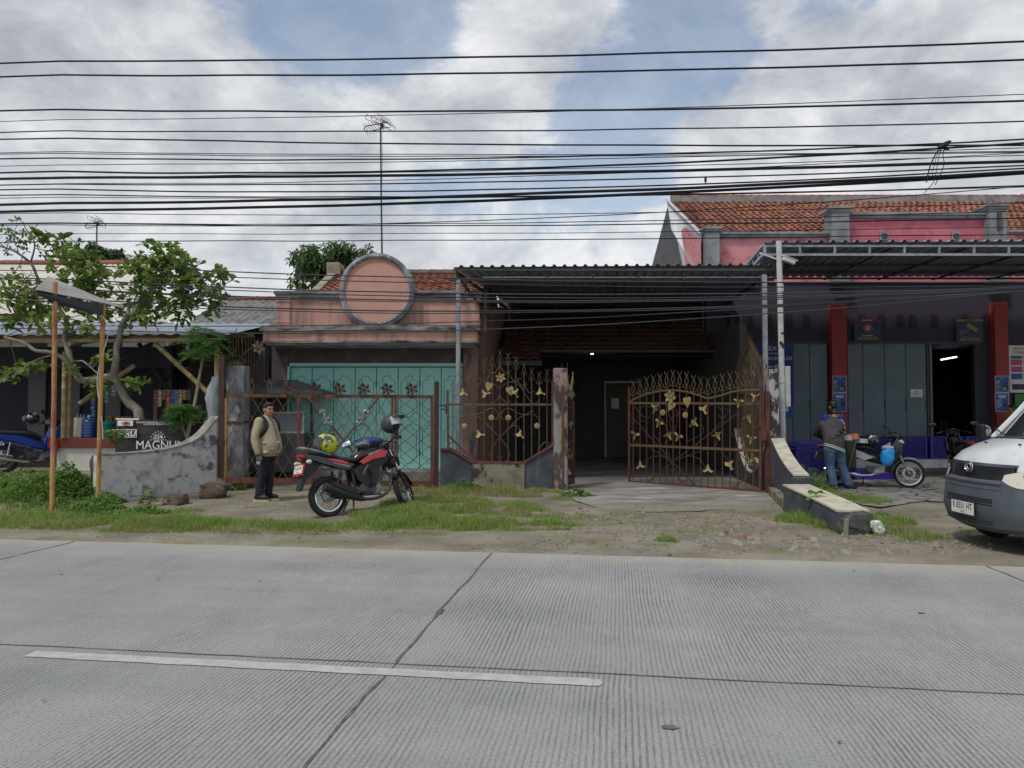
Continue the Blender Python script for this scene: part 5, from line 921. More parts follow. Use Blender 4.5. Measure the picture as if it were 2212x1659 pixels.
# antennas
def antenna(label, x, y, Y, zb, sc, lean):
    p = P(x, y, Y); o = thing('tv_antenna', label, 'antenna', (p.x, Y, p.z)); b = MB(); b.tube([(lean, 0, zb - p.z), (lean * .3, 0, (zb - p.z) * .35), (0, 0, -.08 * sc)], [.028 * sc, .022 * sc, .02 * sc], 8); b.build('mast', mat('mast_iron', (.09, .06, .05), .6), o)
    M_ = RY(-12) @ Matrix.Scale(sc, 4); b = MB(M_); b.tube([(-.42, 0, .02), (.2, 0, .02)], .013); b.tube([(-.42, 0, -.13), (.2, 0, -.13)], .011); b.tube([(-.42, 0, .02), (-.46, 0, -.05), (-.42, 0, -.13)], .012)
    for k in range(7):
        x_ = -.42 + .075 * k; b.tube([(x_ - .03, -.1, .06), (x_, 0, .02), (x_ + .03, .1, -.03)], .006, 5); b.tube([(x_ - .03, -.1, -.09), (x_, 0, -.13), (x_ + .03, .1, -.18)], .006, 5)
    for k, (x_, z_) in enumerate(((-.13, .12), (.02, .06), (.12, -.06))):
        d_ = V((.22, -.1, -.2)); c_ = V((x_, 0, z_)); n_ = V((.02, 0, .06)); b.tube([c_ - d_ + n_, c_ + d_ + n_, c_ + d_ * 1.08, c_ + d_ - n_, c_ - d_ - n_, c_ - d_ * 1.08], .008, 5, True)
    for k in range(4): c_ = V((.12 + .03 * k, 0, .17 - .07 * k)); d_ = V((.16, -.06, -.15)); b.tube([c_ - d_, c_ + d_], .007, 5)
    b.box((.03, 0, -.04), (.09, .06, .12)); b.build('aerial', m_blackm, o); b = MB(); b.tube([(.03, 0, -.1), (.05, 0, -.9), (.03, 0, -2)], .006, 4); b.build('cable', m_cable, o)
antenna('tall television antenna mast rising above the round pink disc', 822, 268, 17.3, 3.9, .88, .08)
antenna('distant television antenna above the cream house at the left', 209, 481, 26.5, 6.3, .95, .02)
# ---------------------------------------------------------------- vehicles
def wheel(par, Mw, R0, w, rimm, spokes=18, disc=None, drum=True, name='wheel'):
    e = bpy.data.objects.new(name, None); C.objects.link(e); e.parent = par; e.matrix_local = Mw; X = RX(90)
    b = MB(X); ri = R0 - w * .72; n_ = 40
    b.lathe([(ri, -w * .36), (ri + w * .2, -w * .5), (R0 - w * .15, -w * .42), (R0, 0), (R0 - w * .15, w * .42), (ri + w * .2, w * .5), (ri, w * .36)], I4, n_)
    for k in range(56):
        for s in (-1, 1): a = 2 * PI * (k + .25 * (s + 1)) / 56; M_ = RZ(math.degrees(a)) @ T(R0 - w * .075, 0, s * w * .22) @ RX(35 * s); b.M = X @ M_; b.box((0, 0, 0), (.012, .012, w * .3))
    b.M = X; b.build('tyre', m_tyre, e, 50)
    b = MB(X); b.lathe([(ri + .006, -w * .36), (ri + .008, -w * .3), (ri - .014, -w * .2), (ri - .018, 0), (ri - .014, w * .2), (ri + .008, w * .3), (ri + .006, w * .36), (ri - .022, w * .3), (ri - .03, 0), (ri - .022, -w * .3), (ri + .006, -w * .36)], I4, n_); b.build('rim', rimm, e, 35)
    b = MB(X)
    for k in range(spokes):
        for s in (-1, 1): a = 2 * PI * (k + .5 * (s > 0)) / spokes; a2 = a + (.55 if k % 2 else -.55); b.tube([(.06 * math.cos(a2), .06 * math.sin(a2), s * w * .3), (ri * math.cos(a), ri * math.sin(a), 0)], .0028, 4)
    b.build('spokes', m_alu, e)
    b = MB(X); rr = .085 if drum else .04; b.lathe([(0, -w * .6), (.02, -w * .6), (rr, -w * .42), (rr, w * .42), (.02, w * .6), (0, w * .6)], I4, 24)
    if drum:
        for k in range(14): a = 2 * PI * k / 14; b.cyl((.068 * math.cos(a), .068 * math.sin(a), -w * .46), (.068 * math.cos(a), .068 * math.sin(a), w * .46), .006, n=5)
    b.build('hub', m_alu, e, 40)
    if disc: b = MB(X); b.lathe([(.07, disc), (.118, disc), (.118, disc + .005), (.07, disc + .005), (.07, disc)], I4, 28); b.build('brake_disc', m_chrome, e, 30)
    return e
def lf(b, secs, n=14, p=2.4):                        # superellipse loft along x: (x, y, z, half width, half height)
    b.loft([[V((x, y + w * math.copysign(abs(math.cos(t)) ** (2 / p), math.cos(t)), z + h * math.copysign(abs(math.sin(t)) ** (2 / p), math.sin(t)))) for t in [2 * PI * j / n for j in range(n)]] for x, y, z, w, h in secs]); return b
def plate(par, Mx, s1, s2, base, fg, w=.24, h=.10):
    pl = MB(Mx).box((0, 0, 0), (w, h, .006)).build('number_plate', base, par); text(s1, h * .55, fg, pl, Mx @ T(0, h * .12, .0035), sx=.8, ext=.0008); text(s2, h * .22, fg, pl, Mx @ T(0, -h * .33, .0035), ext=.0008); return pl
mk = thing('motorcycle', 'red and black motorcycle leaning on its stand by the mesh gate', 'motorcycle')
pr = G(711, 1119); mk.matrix_world = Matrix.Translation((pr.x, pr.y, .012)) @ RZ(41) @ RX(-8)
SA = V((1.20, 0, .55)); ax = V((.44, 0, -.9)).normalized()
STR = T(1.02, 0, .85) @ Matrix.Rotation(R(-38), 4, ax) @ T(-1.02, 0, -.85)
wheel(mk, T(0, 0, .297), .297, .105, m_chrome, 18); wheel(mk, STR @ T(1.27, 0, .29), .29, .085, m_chrome, 18, disc=-.05, drum=False)
def MK(Mx=None): return MB(Mx)
b = MK(STR)
for s in (-1, 1): b.tube([(1.27, s * .085, .29), (1.12, s * .085, .6)], .026, 10)
b.build('fork_lower', m_black, mk, True)
b = MK(STR)
for s in (-1, 1): b.tube([(1.13, s * .085, .58), (.985, s * .085, .93)], .017, 10)
b.build('fork_tube', m_chrome, mk, True)
b = MK(STR); n_ = 16; rows = []
for k in range(15): a = R(20 + 125 * k / 14); rows.append([V((1.27 + (.325) * math.cos(a), .062 * q, .29 + .325 * math.sin(a) - .03 * q * q)) for q in (-1, -.7, -.3, 0, .3, .7, 1)])
b.loft(rows, cap=False, closed=False); b.loft([[p + V((0, 0, -.006)) for p in r] for r in rows], cap=False, closed=False); b.build('front_fender', m_blk, mk, 50)
b = MK(STR); b.box((.98, 0, .93), (.06, .2, .03), RY(-25), .008); b.box((1.03, 0, .80), (.06, .2, .03), RY(-25), .008)
b.tube(spline([(.86, .37, .99), (.90, .25, 1.04), (.965, .1, 1.0), (.965, -.1, 1.0), (.90, -.25, 1.04), (.86, -.37, .99)], 5), .012, 8)
for s in (-1, 1): b.cyl((.90, s * .25, 1.035), (.85, s * .385, .985), .019, n=10); b.tube([(.93, s * .24, 1.05), (.94, s * .3, 1.06), (.91, s * .37, 1.02)], .006, 5)
b.build('handlebar', m_black, mk, True)
b = MK(STR); b.ell((1.08, 0, .87), (.09, .1, .11)); b.box((1.0, 0, .99), (.1, .18, .07), RY(-30), .02); b.build('headlamp', m_blk, mk, True)
b = MK(STR); b.box((1.02, 0, .74), (.02, .24, .15), RY(20)); b.box((1.14, 0, .73), (.005, .26, .16), RY(12)); b.build('front_plate', m_black, mk)
def mirror(par, y, col_, Mx): 
    b = MB(Mx); b.tube([(.92, y * .8, 1.04), (.9, y * 1.15, 1.16), (.85, y * 1.5, 1.2)], .006, 5); o = b.build('mirror', m_black, par); b = MB(Mx @ T(.84, y * 1.65, 1.21) @ RZ(10 if y > 0 else -10)); b.ell((0, 0, 0), (.018, .085, .05)); b.build('mirror_shell', m_black, o, True); b = MB(Mx @ T(.822, y * 1.65, 1.21) @ RZ(10 if y > 0 else -10)); b.ell((0, 0, 0), (.008, .078, .044)); b.build('mirror_glass', col_, o, True)
msilver = mat('mirror_sky', (.62, .70, .82), .12, .85)
mirror(mk, .30, msilver, STR)
b = MK(STR); b.tube([(.94, -.24, 1.04), (.95, -.27, 1.09), (.93, -.25, 1.14)], .012, 6); b.ell((.93, -.25, 1.15), (.03, .06, .035)); b.build('mirror', m_black, mk, True)
b = MK(); b.tube([(1.02, 0, .86), (.9, 0, .80), (.5, 0, .72), (.1, 0, .74), (-.3, 0, .82)], .03, 8); b.tube([(1.04, 0, .80), (.92, 0, .55), (.82, 0, .32), (.42, 0, .28)], .028, 8)
for s in (-1, 1): b.tube([(.0, s * .085, .297), (.42, s * .085, .34)], .02, 8); b.tube([(.42, s * .08, .3), (.36, s * .08, .7)], .025, 8)
b.build('frame', m_blackm, mk, True)
b = MK(); lf(b, [(.42, 0, .80, .10, .06), (.52, 0, .87, .135, .10), (.68, 0, .91, .15, .115), (.83, 0, .91, .14, .11), (.93, 0, .89, .09, .09), (.97, 0, .87, .04, .05)], 18); b.build('tank', m_blk, mk, True)
for s in (-1, 1):
    b = MK(); b.prism([(.46, .77), (.62, .86), (.86, .94), (.96, .91), (.90, .82), (.70, .80), (.52, .73)], .02, Matrix(((1, 0, 0, 0), (0, 0, s, s * .150), (0, 1, 0, 0), (0, 0, 0, 1)))); b.build('red_panel', m_red, mk)
    b = MK(); b.prism([(.60, .875), (.86, .955), (.90, .955), (.64, .85)], .012, Matrix(((1, 0, 0, 0), (0, 0, s, s * .156), (0, 1, 0, 0), (0, 0, 0, 1)))); b.build('silver_stripe', m_alu, mk)
    b = MK(); b.prism([(.95, .86), (.98, .80), (.80, .64), (.74, .4), (.62, .36), (.44, .5), (.36, .66), (.55, .74), (.75, .81)], .02, Matrix(((1, 0, 0, 0), (0, 0, s, s * .125), (0, 1, 0, 0), (0, 0, 0, 1)))); b.build('side_cover', m_blackm, mk)
    b = MK(); b.prism([(.40, .74), (.30, .66), (.0, .74), (-.36, .86), (-.38, .92), (.05, .83)], .014, Matrix(((1, 0, 0, 0), (0, 0, s, s * .11), (0, 1, 0, 0), (0, 0, 0, 1)))); tc_ = b.build('tail_panel', m_blk, mk)
    b = MK(); b.prism([(.26, .745), (.08, .79), (-.02, .825), (.0, .84), (.18, .81), (.30, .765)], .008, Matrix(((1, 0, 0, 0), (0, 0, s, s * .12), (0, 1, 0, 0), (0, 0, 0, 1)))); b.build('red_decal', m_red, tc_)
    b = MK(); b.prism([(.30, .70), (.05, .765), (.06, .775), (.32, .72)], .008, Matrix(((1, 0, 0, 0), (0, 0, s, s * .12), (0, 1, 0, 0), (0, 0, 0, 1)))); b.build('silver_decal', m_alu, tc_)
    b = MK(); b.tube([(.06, s * .12, .36), (.16, s * .13, .66)], .022, 8); [b.lathe([(.022, -.006), (.034, 0), (.022, .006)], T(.075 + .0145 * k, s * .1215 + .0014 * k, .405 + .0285 * k) @ RY(18), 12) for k in range(8)]; b.build('shock_absorber', m_black, mk, 40)
b = MK(); lf(b, [(.50, 0, .82, .09, .035), (.38, 0, .80, .13, .045), (.2, 0, .82, .13, .045), (.08, 0, .875, .115, .04), (-.15, 0, .91, .105, .04), (-.3, 0, .935, .08, .03)], 16); b.build('seat', m_blackm, mk, True)
b = MK(); lf(b, [(.3, 0, .70, .06, .05), (0, 0, .78, .09, .06), (-.3, 0, .885, .085, .045), (-.42, 0, .93, .05, .025)], 14); b.build('tail', m_blk, mk, True)
b = MK(); lf(b, [(-.28, 0, .855, .088, .035), (-.40, 0, .885, .075, .045), (-.435, 0, .895, .05, .03)], 12); b.build('tail_lamp', mat('red_lens', (.32, .01, .015), .15, coat=.6), mk, True)
b = MK(); b.tube(spline([(.02, .1, .89), (-.2, .12, .955), (-.38, .09, 1.0), (-.42, 0, 1.01), (-.38, -.09, 1.0), (-.2, -.12, .955), (.02, -.1, .89)], 4), .017, 8); b.build('grab_rail', m_alu, mk, True)
b = MK(); b.prism([(-.1, .78), (-.34, .84), (-.41, .62), (-.46, .42), (-.42, .40), (-.35, .56), (-.2, .66)], .13, Matrix(((1, 0, 0, 0), (0, 0, 1, 0), (0, 1, 0, 0), (0, 0, 0, 1)))); b.build('rear_fender', m_blackm, mk)
PM = Matrix(((0, .25, -.97, -.415), (-1, 0, 0, 0), (0, .97, .25, .70), (0, 0, 0, 1)))
plate(mk, PM @ T(0, 0, .02), 'R 6243 BP', '09-28', m_white, m_blkt, .26, .115); b = MB(PM); b.box((0, -.075, .01), (.28, .02, .02)); b.box((0, 0, .005), (.28, .15, .012)); b.build('plate_holder', m_red, mk)
for s in (-1, 1): b = MK(); b.tube([(-.33, s * .08, .79), (-.35, s * .17, .80)], .012, 6); b.ell((-.36, s * .2, .80), (.045, .03, .03)); b.build('turn_signal', m_clear, mk, True)
b = MK(); b.box((.70, 0, .36), (.28, .2, .2), None, .03); b.tube([(.72, 0, .42), (.80, 0, .66)], .085, 14); 
for k in range(7): b.box((.735 + .0125 * k, 0, .47 + .026 * k), (.2, .2, .008), RY(17), .003)
b.build('engine', m_alu, mk, 30)
b = MK()
for s in (-1, 1): b.lathe([(0, .02), (.07, .02), (.085, .0), (.085, -.03), (0, -.03)], T(.66, s * .115, .37) @ RX(90 if s < 0 else -90), 24)
b.box((.56, -.11, .34), (.16, .04, .14), None, .02); b.build('engine_cover', m_steel, mk, 30)
b = MK(); b.tube(spline([(.86, -.06, .60), (.98, -.10, .56), (1.0, -.12, .44), (.90, -.125, .28), (.72, -.13, .215), (.5, -.14, .21)], 6), .024, 10); b.build('exhaust_pipe', mat('burnt_pipe', (.06, .06, .062), .5, .5), mk, True)
b = MK(); b.tube([(.52, -.14, .212), (.45, -.145, .225), (.30, -.155, .27), (.05, -.165, .37), (-.13, -.17, .435), (-.14, -.17, .44)], [.03, .042, .055, .062, .06, .045], 14); b.build('muffler', m_blackm, mk, 40)
b = MK(); b.prism([(.42, .31), (.35, .39), (-.02, .50), (-.05, .46), (.2, .36)], .012, Matrix(((1, 0, 0, 0), (0, 0, 1, -.22), (0, 1, 0, 0), (0, 0, 0, 1)))); b.build('heat_shield', m_black, mk)
b = MK(); b.tube([(.40, .1, .26), (.36, .24, .06), (.35, .26, -.03)], .012, 6); b.build('side_stand', m_black, mk)
b = MK(); b.tube([(.36, -.1, .26), (.33, -.13, .1)], .012, 6); b.box((.33, -.15, .08), (.06, .1, .015)); b.tube([(.5, -.2, .3), (.5, -.12, .3)], .012, 6); b.tube([(.62, -.14, .27), (.78, -.2, .26)], .008, 5); b.build('centre_stand', m_black, mk)
for s in (-1, 1): b = MK(); b.tube([(.48, s * .11, .31), (.48, s * .24, .31)], .016, 8); b.build('foot_peg', m_black, mk)
b = MK(); b.prism([(.42, .40), (.42, .25), (-.02, .25), (-.06, .35), (0, .40)], .03, Matrix(((1, 0, 0, 0), (0, 0, 1, .12), (0, 1, 0, 0), (0, 0, 0, 1)))); b.build('chain_cover', m_black, mk)
mw = mk.matrix_world.copy()
b = MB()
for q in (((.93, .2, 1.04), (1.1, .12, 1.0), (1.06, .02, .80), (.8, .06, .7)), ((.93, -.22, 1.05), (1.1, -.16, 1.02), (1.1, -.06, .84), (.82, -.1, .62)), ((.92, -.26, 1.05), (1.13, -.2, .98), (1.06, -.12, .7), (.72, -.12, .52)), ((.6, -.13, .7), (.66, -.16, .55), (.62, -.13, .42))): b.tube(spline(q, 5), .006, 5)
b.build('cables', m_black, mk, True)
b = MB()
for k in range(8): b.box((.715 + .0125 * k, 0, .455 + .026 * k), (.225, .235, .007), RY(17), .002)
b.build('cooling_fins', m_alu, mk)
b = MB(); b.tube([(.5, -.165, .56), (.55, -.17, .66), (.6, -.165, .7)], .02, 8); b.box((.64, -.10, .60), (.12, .07, .12), RY(15), .02); b.build('carburettor', m_steel, mk, 40)
# folded jacket strapped on the tank
jk = thing('folded_jacket', 'blue folded rain jacket netted onto the motorcycle tank', 'jacket', Mx=mw)
b = MB(); b.ell((.72, 0, 1.06), (.24, .17, .075), RY(-4), 22, 14, lambda p: p * (1 + .16 * NZ.noise(p * 14))); b.build('cloth', mat('navy_nylon', (.02, .035, .16), .4, c2=(.05, .07, .2), sc=9), jk, True)
b = MB(); b.ell((.60, -.04, 1.025), (.13, .14, .05), None, 16, 10, lambda p: p * (1 + .2 * NZ.noise(p * 16))); b.build('grey_lining', mat('grey_nylon', (.16, .17, .19), .5), jk, True)
b = MB()
for k in range(9):
    a = -.24 + .06 * k; b.tube(spline([(.72 + a, -.19, .93), (.72 + a + .03, -.16, 1.02), (.72 + a + .06, -.05, 1.135 - a * a), (.72 + a + .08, .07, 1.13 - a * a), (.72 + a + .12, .17, 1.02)], 3), .005, 4); b.tube(spline([(.72 + a + .1, -.19, .93), (.72 + a + .06, -.16, 1.02), (.72 + a, -.05, 1.135 - a * a), (.72 + a - .02, .07, 1.13 - a * a)], 3), .005, 4)
b.build('cargo_net', m_black, jk)
def shell(Mx, b, open_=True):                        # helmet shell facing +x
    n, m = 26, 16; vs, fs = [], []
    def pt(i, j):
        th, ph = PI * .80 * i / m, 2 * PI * j / n; p = V((.155 * math.sin(th) * math.cos(ph), .128 * math.sin(th) * math.sin(ph), .14 * math.cos(th))); return p
    for i in range(m + 1):
        for j in range(n): vs.append(pt(i, j))
    for i in range(m):
        for j in range(n):
            ph = (j + .5) / n * 360; th = (i + .5) / m * 144; fr_ = min(ph, 360 - ph)
            if open_ and fr_ < 62 and th > 62: continue
            if not open_ and fr_ < 55 and 62 < th < 112: continue
            fs.append((i * n + j, (i + 1) * n + j, (i + 1) * n + (j + 1) % n, i * n + (j + 1) % n))
    o = len(vs); vs2 = [v * .9 for v in vs]
    b.M = Mx; b.add(vs + vs2, fs + [tuple(k + o for k in f[::-1]) for f in fs])
def helmet(name, label, Mx, m1, m2, m3, face_open=True, accents=None):
    o = thing(name, label, 'helmet', Mx=Mx); b = MB(); shell(I4, b, face_open); b.build('shell', m1, o, 50)
    b = MB(); b.ell((0, 0, -.01), (.132, .108, .118), None, 16, 10); b.build('padding', m3, o, True)
    b = MB(); rows = []
    for k in range(9): a = R(-62 + 124 * k / 8); rows.append([V((.165 * math.cos(a) * r, .138 * math.sin(a) * r, z)) for r, z in ((.93, .075), (1.02, .045), (1.06, .0), (1.03, -.05 if face_open else -.06))])
    b.loft(rows, cap=False, closed=False); b.build('visor', m2, o, True)
    return o
mdk = mat('matt_charcoal', (.045, .047, .053), .5); mvis = mat('smoke_visor', (.42, .45, .47), .15, spec=.7)
hm = mw @ STR @ T(.95, -.25, 1.27)
o = helmet('helmet', 'charcoal open face helmet hung on the right mirror of the red motorcycle', hm @ RZ(-96) @ RY(4) @ Matrix.Scale(1.05, 4), mdk, mvis, m_black)
b = MB(); rows = []
for k in range(9): a = R(-50 + 100 * k / 8); rows.append([V((.15 * math.cos(a) * r, .13 * math.sin(a) * r, z)) for r, z in ((.8, .105), (1.05, .085), (1.65 - .25 * abs(k - 4) / 4, .06), (1.65 - .25 * abs(k - 4) / 4, .052), (1.05, .07), (.8, .09))])
b.loft(rows); b.build('peak', mdk, o, 40); b = MB(); b.tube([(.03, -.1, -.09), (.04, -.06, -.16), (.05, 0, -.17), (.04, .06, -.16), (.03, .1, -.09)], .011, 6); b.cyl((.05, .02, -.17), (.05, .02, -.26), .01, n=6); b.build('chin_strap', m_black, o, True)
my = mat('lime_graphic', (.50, .52, .03), .3, c2=(.06, .07, .08), sc=(9, 13, 7), lo=.52, hi=.56, c3=(.2, .22, .26), s3=(12, 6, 14), lo3=.6, hi3=.63, coat=.5)
o = helmet('helmet', 'lime yellow full face helmet standing on the motorcycle seat', mw @ T(.02, 0, 1.055) @ RX(8) @ RZ(160) @ RY(-14) @ Matrix.Scale(1.12, 4), my, m_glass, m_black, False)
b = MB(); rows = []
for k in range(11): a = R(-70 + 140 * k / 10); rows.append([V((.15 * math.cos(a) * r + .02, .128 * math.sin(a) * r, z)) for r, z in ((1.02, -.04), (1.1, -.085), (1.0, -.135), (.9, -.13), (.92, -.06))])
b.loft(rows); b.build('chin_bar', m_black, o, 50); MB().box((-.02, 0, .14), (.1, .05, .02), None, .008).build('air_scoop', m_black, o)
# step through motorcycles
def stepbike(label, Mx, body, body2, group=None, rim=m_chrome):
    o = thing('motorcycle', label, 'motorcycle', Mx=Mx, group=group); ST = T(1.0, 0, .8) @ Matrix.Rotation(R(6), 4, V((.42, 0, -.9))) @ T(-1.0, 0, -.8)
    wheel(o, T(0, 0, .285), .285, .085, rim, 18); wheel(o, ST @ T(1.24, 0, .28), .28, .075, rim, 18, disc=-.045, drum=False)
    b = MB(ST)
    for s in (-1, 1): b.tube([(1.24, s * .07, .28), (1.10, s * .07, .60), (1.0, s * .05, .80)], .022, 8)
    b.build('fork', m_alu, o, True)
    b = MB(ST); rows = []
    for k in range(13): a = R(25 + 110 * k / 12); rows.append([V((1.24 + .325 * math.cos(a), .055 * q, .28 + .325 * math.sin(a) - .035 * q * q)) for q in (-1, -.6, 0, .6, 1)])
    b.loft(rows, cap=False, closed=False); b.loft([[p + V((0, 0, -.006)) for p in r] for r in rows], cap=False, closed=False); b.build('front_fender', body2, o, 50)
    b = MB()
    for s in (-1, 1): b.prism([(1.03, .98), (1.12, .78), (1.02, .55), (.90, .30), (.80, .30), (.86, .55), (.94, .80)], .03, Matrix(((1, 0, 0, 0), (0, 0, 1, s * .15), (0, 1, 0, 0), (0, 0, 0, 1))))
    lf(b, [(.93, 0, .62, .15, .28), (1.0, 0, .70, .16, .26), (1.08, 0, .74, .12, .2), (1.13, 0, .76, .06, .12)], 14); b.build('leg_shield', body, o, 40)
    b = MB(ST); b.tube(spline([(.86, .34, 1.0), (.93, .2, 1.03), (.98, 0, 1.0), (.93, -.2, 1.03), (.86, -.34, 1.0)], 4), .013, 8); lf(b, [(.88, 0, 1.02, .12, .05), (.98, 0, 1.03, .16, .075), (1.08, 0, .99, .12, .08), (1.13, 0, .95, .05, .04)], 14)
    for s in (-1, 1): b.cyl((.90, s * .24, 1.02), (.845, s * .355, .99), .02, n=8)
    b.build('handlebar', m_blk, o, True)
    b = MB(ST); lf(b, [(1.07, 0, .93, .10, .05), (1.14, 0, .90, .07, .045), (1.17, 0, .88, .03, .02)], 12); b.build('headlamp', m_clear, o, True); b = MB(ST); b.box((1.15, 0, 1.0), (.01, .2, .1), RY(-30)); b.build('front_plate', m_black, o)
    for s in (-1, 1): mirror(o, s * .26, m_glass, ST)
    b = MB(); lf(b, [(.72, 0, .70, .05, .05), (.5, 0, .78, .12, .05), (.2, 0, .80, .13, .055), (-.1, 0, .82, .115, .05), (-.3, 0, .83, .08, .035)], 14); b.build('seat', m_blackm, o, True)
    b = MB(); lf(b, [(.85, 0, .50, .06, .08), (.62, 0, .56, .09, .09), (.4, 0, .64, .125, .11), (.1, 0, .70, .13, .09), (-.2, 0, .76, .10, .06), (-.40, 0, .80, .04, .03)], 16); b.build('body_shell', body, o, True)
    for s in (-1, 1): b = MB(); b.prism([(.62, .58), (.45, .52), (.1, .66), (-.28, .76), (-.1, .78), (.3, .73)], .01, Matrix(((1, 0, 0, 0), (0, 0, 1, s * .128), (0, 1, 0, 0), (0, 0, 0, 1)))); b.build('side_stripe', body2, o)
    for s in (-1, 1): b = MB(); b.prism([(.92, .42), (.72, .40), (.55, .30), (.62, .26), (.9, .30)], .012, Matrix(((1, 0, 0, 0), (0, 0, 1, s * .12), (0, 1, 0, 0), (0, 0, 0, 1)))); b.build('engine_cowl', m_alu, o)
    b = MB(); b.box((.62, 0, .34), (.3, .19, .16), None, .03); b.lathe([(0, .02), (.06, .02), (.075, 0), (.075, -.03), (0, -.03)], T(.56, -.115, .34) @ RX(90), 20); b.build('engine', m_steel, o, 35)
    b = MB(); b.tube([(.72, -.08, .27), (.5, -.13, .22), (.35, -.14, .22)], .018, 8); b.tube([(.4, -.14, .215), (.3, -.145, .23), (.05, -.15, .285), (-.2, -.155, .33), (-.3, -.155, .335)], [.022, .04, .05, .05, .035], 12); b.build('muffler', m_chrome, o, 40)
    for s in (-1, 1): b = MB(); b.tube([(0, s * .11, .3), (.08, s * .11, .62)], .018, 8); [b.lathe([(.02, -.006), (.032, 0), (.02, .006)], T(.012 + .009 * k, s * .11, .36 + .03 * k) @ RY(14), 10) for k in range(8)]; b.build('shock_absorber', m_chrome, o, 40)
    b = MB(); b.prism([(-.12, .68), (-.38, .76), (-.45, .50), (-.40, .48), (-.3, .6)], .12, Matrix(((1, 0, 0, 0), (0, 0, 1, 0), (0, 1, 0, 0), (0, 0, 0, 1)))); b.build('rear_fender', m_black, o)
    b = MB(); lf(b, [(-.3, 0, .79, .09, .035), (-.42, 0, .80, .05, .03)], 10); b.build('tail_lamp', mat('lens_r', (.25, .02, .02), .2), o, True)
    b = MB(); b.tube([(.45, .1, .22), (.42, .24, .01)], .011, 6); b.box((.5, 0, .2), (.1, .4, .02), None, .005); b.build('side_stand', m_black, o)
    plate(o, Matrix(((0, .25, -.97, -.44), (-1, 0, 0, 0), (0, .97, .25, .62), (0, 0, 0, 1))), 'R 2431 LT', '05-27', m_white, m_blkt, .24, .1)
    return o
msil = mat('silver_paint', (.33, .34, .35), .3, .6, coat=.4); mblu = mat('blue_paint', (.02, .06, .36), .25, coat=.5)
def bikeM(pr, pf, lean=-5, z=.04): return Matrix.Translation((pr.x, pr.y, z)) @ RZ(math.degrees(math.atan2(pf.y - pr.y, pf.x - pr.x))) @ RX(lean)
m2 = bikeM(V((6.64, 15.05, 0)), G(1967, 1058), -4, .035)
sb = stepbike('silver and black motorcycle carrying bags beside the man in jacket', m2, m_blk, msil)
bg_ = thing('plastic_bag', 'bright blue plastic bag hung in front of the silver motorcycle seat', 'bag', Mx=m2); b = MB(); b.ell((.86, -.2, .60), (.13, .10, .19), RY(8), 20, 14, lambda p: p * (1 + .22 * NZ.noise(p * 11))); b.build('bag', mat('blue_bag', (.01, .24, .62), .35, c2=(.02, .33, .72), sc=14), bg_, True); b = MB(); b.tube([(.84, -.2, .77), (.88, -.17, .84), (.92, -.12, .88)], [.05, .03, .012], 8); b.ell((.86, -.2, .775), (.11, .07, .05), None, 14, 8, lambda p: p * (1 + .3 * NZ.noise(p * 22))); b.build('handle', mat('pale_bag_top', (.38, .4, .48), .4, c2=(.5, .25, .2), sc=25, lo=.55, hi=.6), bg_, True)
helmet('helmet', 'black helmet with silver flashes resting on the footboard of the silver motorcycle', m2 @ T(.58, -.06, .92) @ RZ(-30), mat('black_silver', (.015, .015, .017), .2, c2=(.5, .5, .5), sc=(8, 8, 5), lo=.57, hi=.6, coat=.5), m_glass, m_black)
for s in (-1, 1):
    q = thing('pannier_bag', ['black parcel pannier with olive edge on the near side of silver motorcycle', 'black parcel pannier on the far side of silver motorcycle'][s > 0], 'bag', Mx=m2); b = MB(); b.box((.02, s * .33, .62), (.52, .3, .56), None, .03); b.build('bag_body', mat('pannier_cloth' + str(s), (.025, .026, .024), .8), q); b = MB(); b.beam((.29, s * .48, .9), (.14, s * .48, .36), .05, .02); b.beam((.28, s * .19, .9), (.28, s * .19, .35), .03, .02); b.build('edge_band', mat('olive_band', (.10, .095, .06), .8), q)
q = thing('parcel_pile', 'pile of cardboard and white wrapped parcels on the motorcycle pannier', 'parcels', Mx=m2)
for i, (x, y, z, w, d, h, c_, r) in enumerate(((.05, -.3, .95, .32, .22, .1, (.52, .50, .44), 8), (.25, -.25, .97, .2, .2, .12, (.55, .2, .07), -12), (-.1, -.28, .98, .22, .22, .08, (.50, .45, .26), 20), (.42, -.05, .90, .3, .24, .09, (.55, .56, .58), 4), (.05, 0, 1.02, .5, .3, .03, (.02, .02, .02), -6))): MB(T(x, y, z) @ RZ(r) @ RY(r * .5)).box((0, 0, 0), (w, d, h), None, .012).build('parcel', mat('parcel_' + str(i), c_, .6, c2=tuple(k * .6 for k in c_), sc=12), q)
sb2 = stepbike('blue motorcycle parked at far left with its rear to the road', bikeM(V((P(33, 0, 14.6).x, 14.6, 0)), V((P(33, 0, 14.6).x + .55, 15.6, 0)), -6, .30), mblu, mblu, rim=m_black)
pbg = thing('plastic_bag', 'red plastic bag hanging from the blue motorcycle by the counter', 'bag', Mx=sb2.matrix_world.copy()); b = MB(); b.ell((.84, -.26, .52), (.10, .09, .14), None, 16, 10, lambda p: p * (1 + .15 * NZ.noise(p * 14))); b.tube([(.84, -.26, .64), (.82, -.25, .74), (.82, -.2, .84)], [.05, .02, .008], 7); b.build('bag', mat('red_bag', (.42, .03, .07), .4), pbg, True)
stepbike('black motorcycle in deep shade behind the blue one in the stall', bikeM(V((P(20, 0, 16.2).x, 16.2, 0)), V((P(20, 0, 16.2).x + 1.0, 16.9, 0)), -6, .30), m_blk, m_steel, rim=m_black)
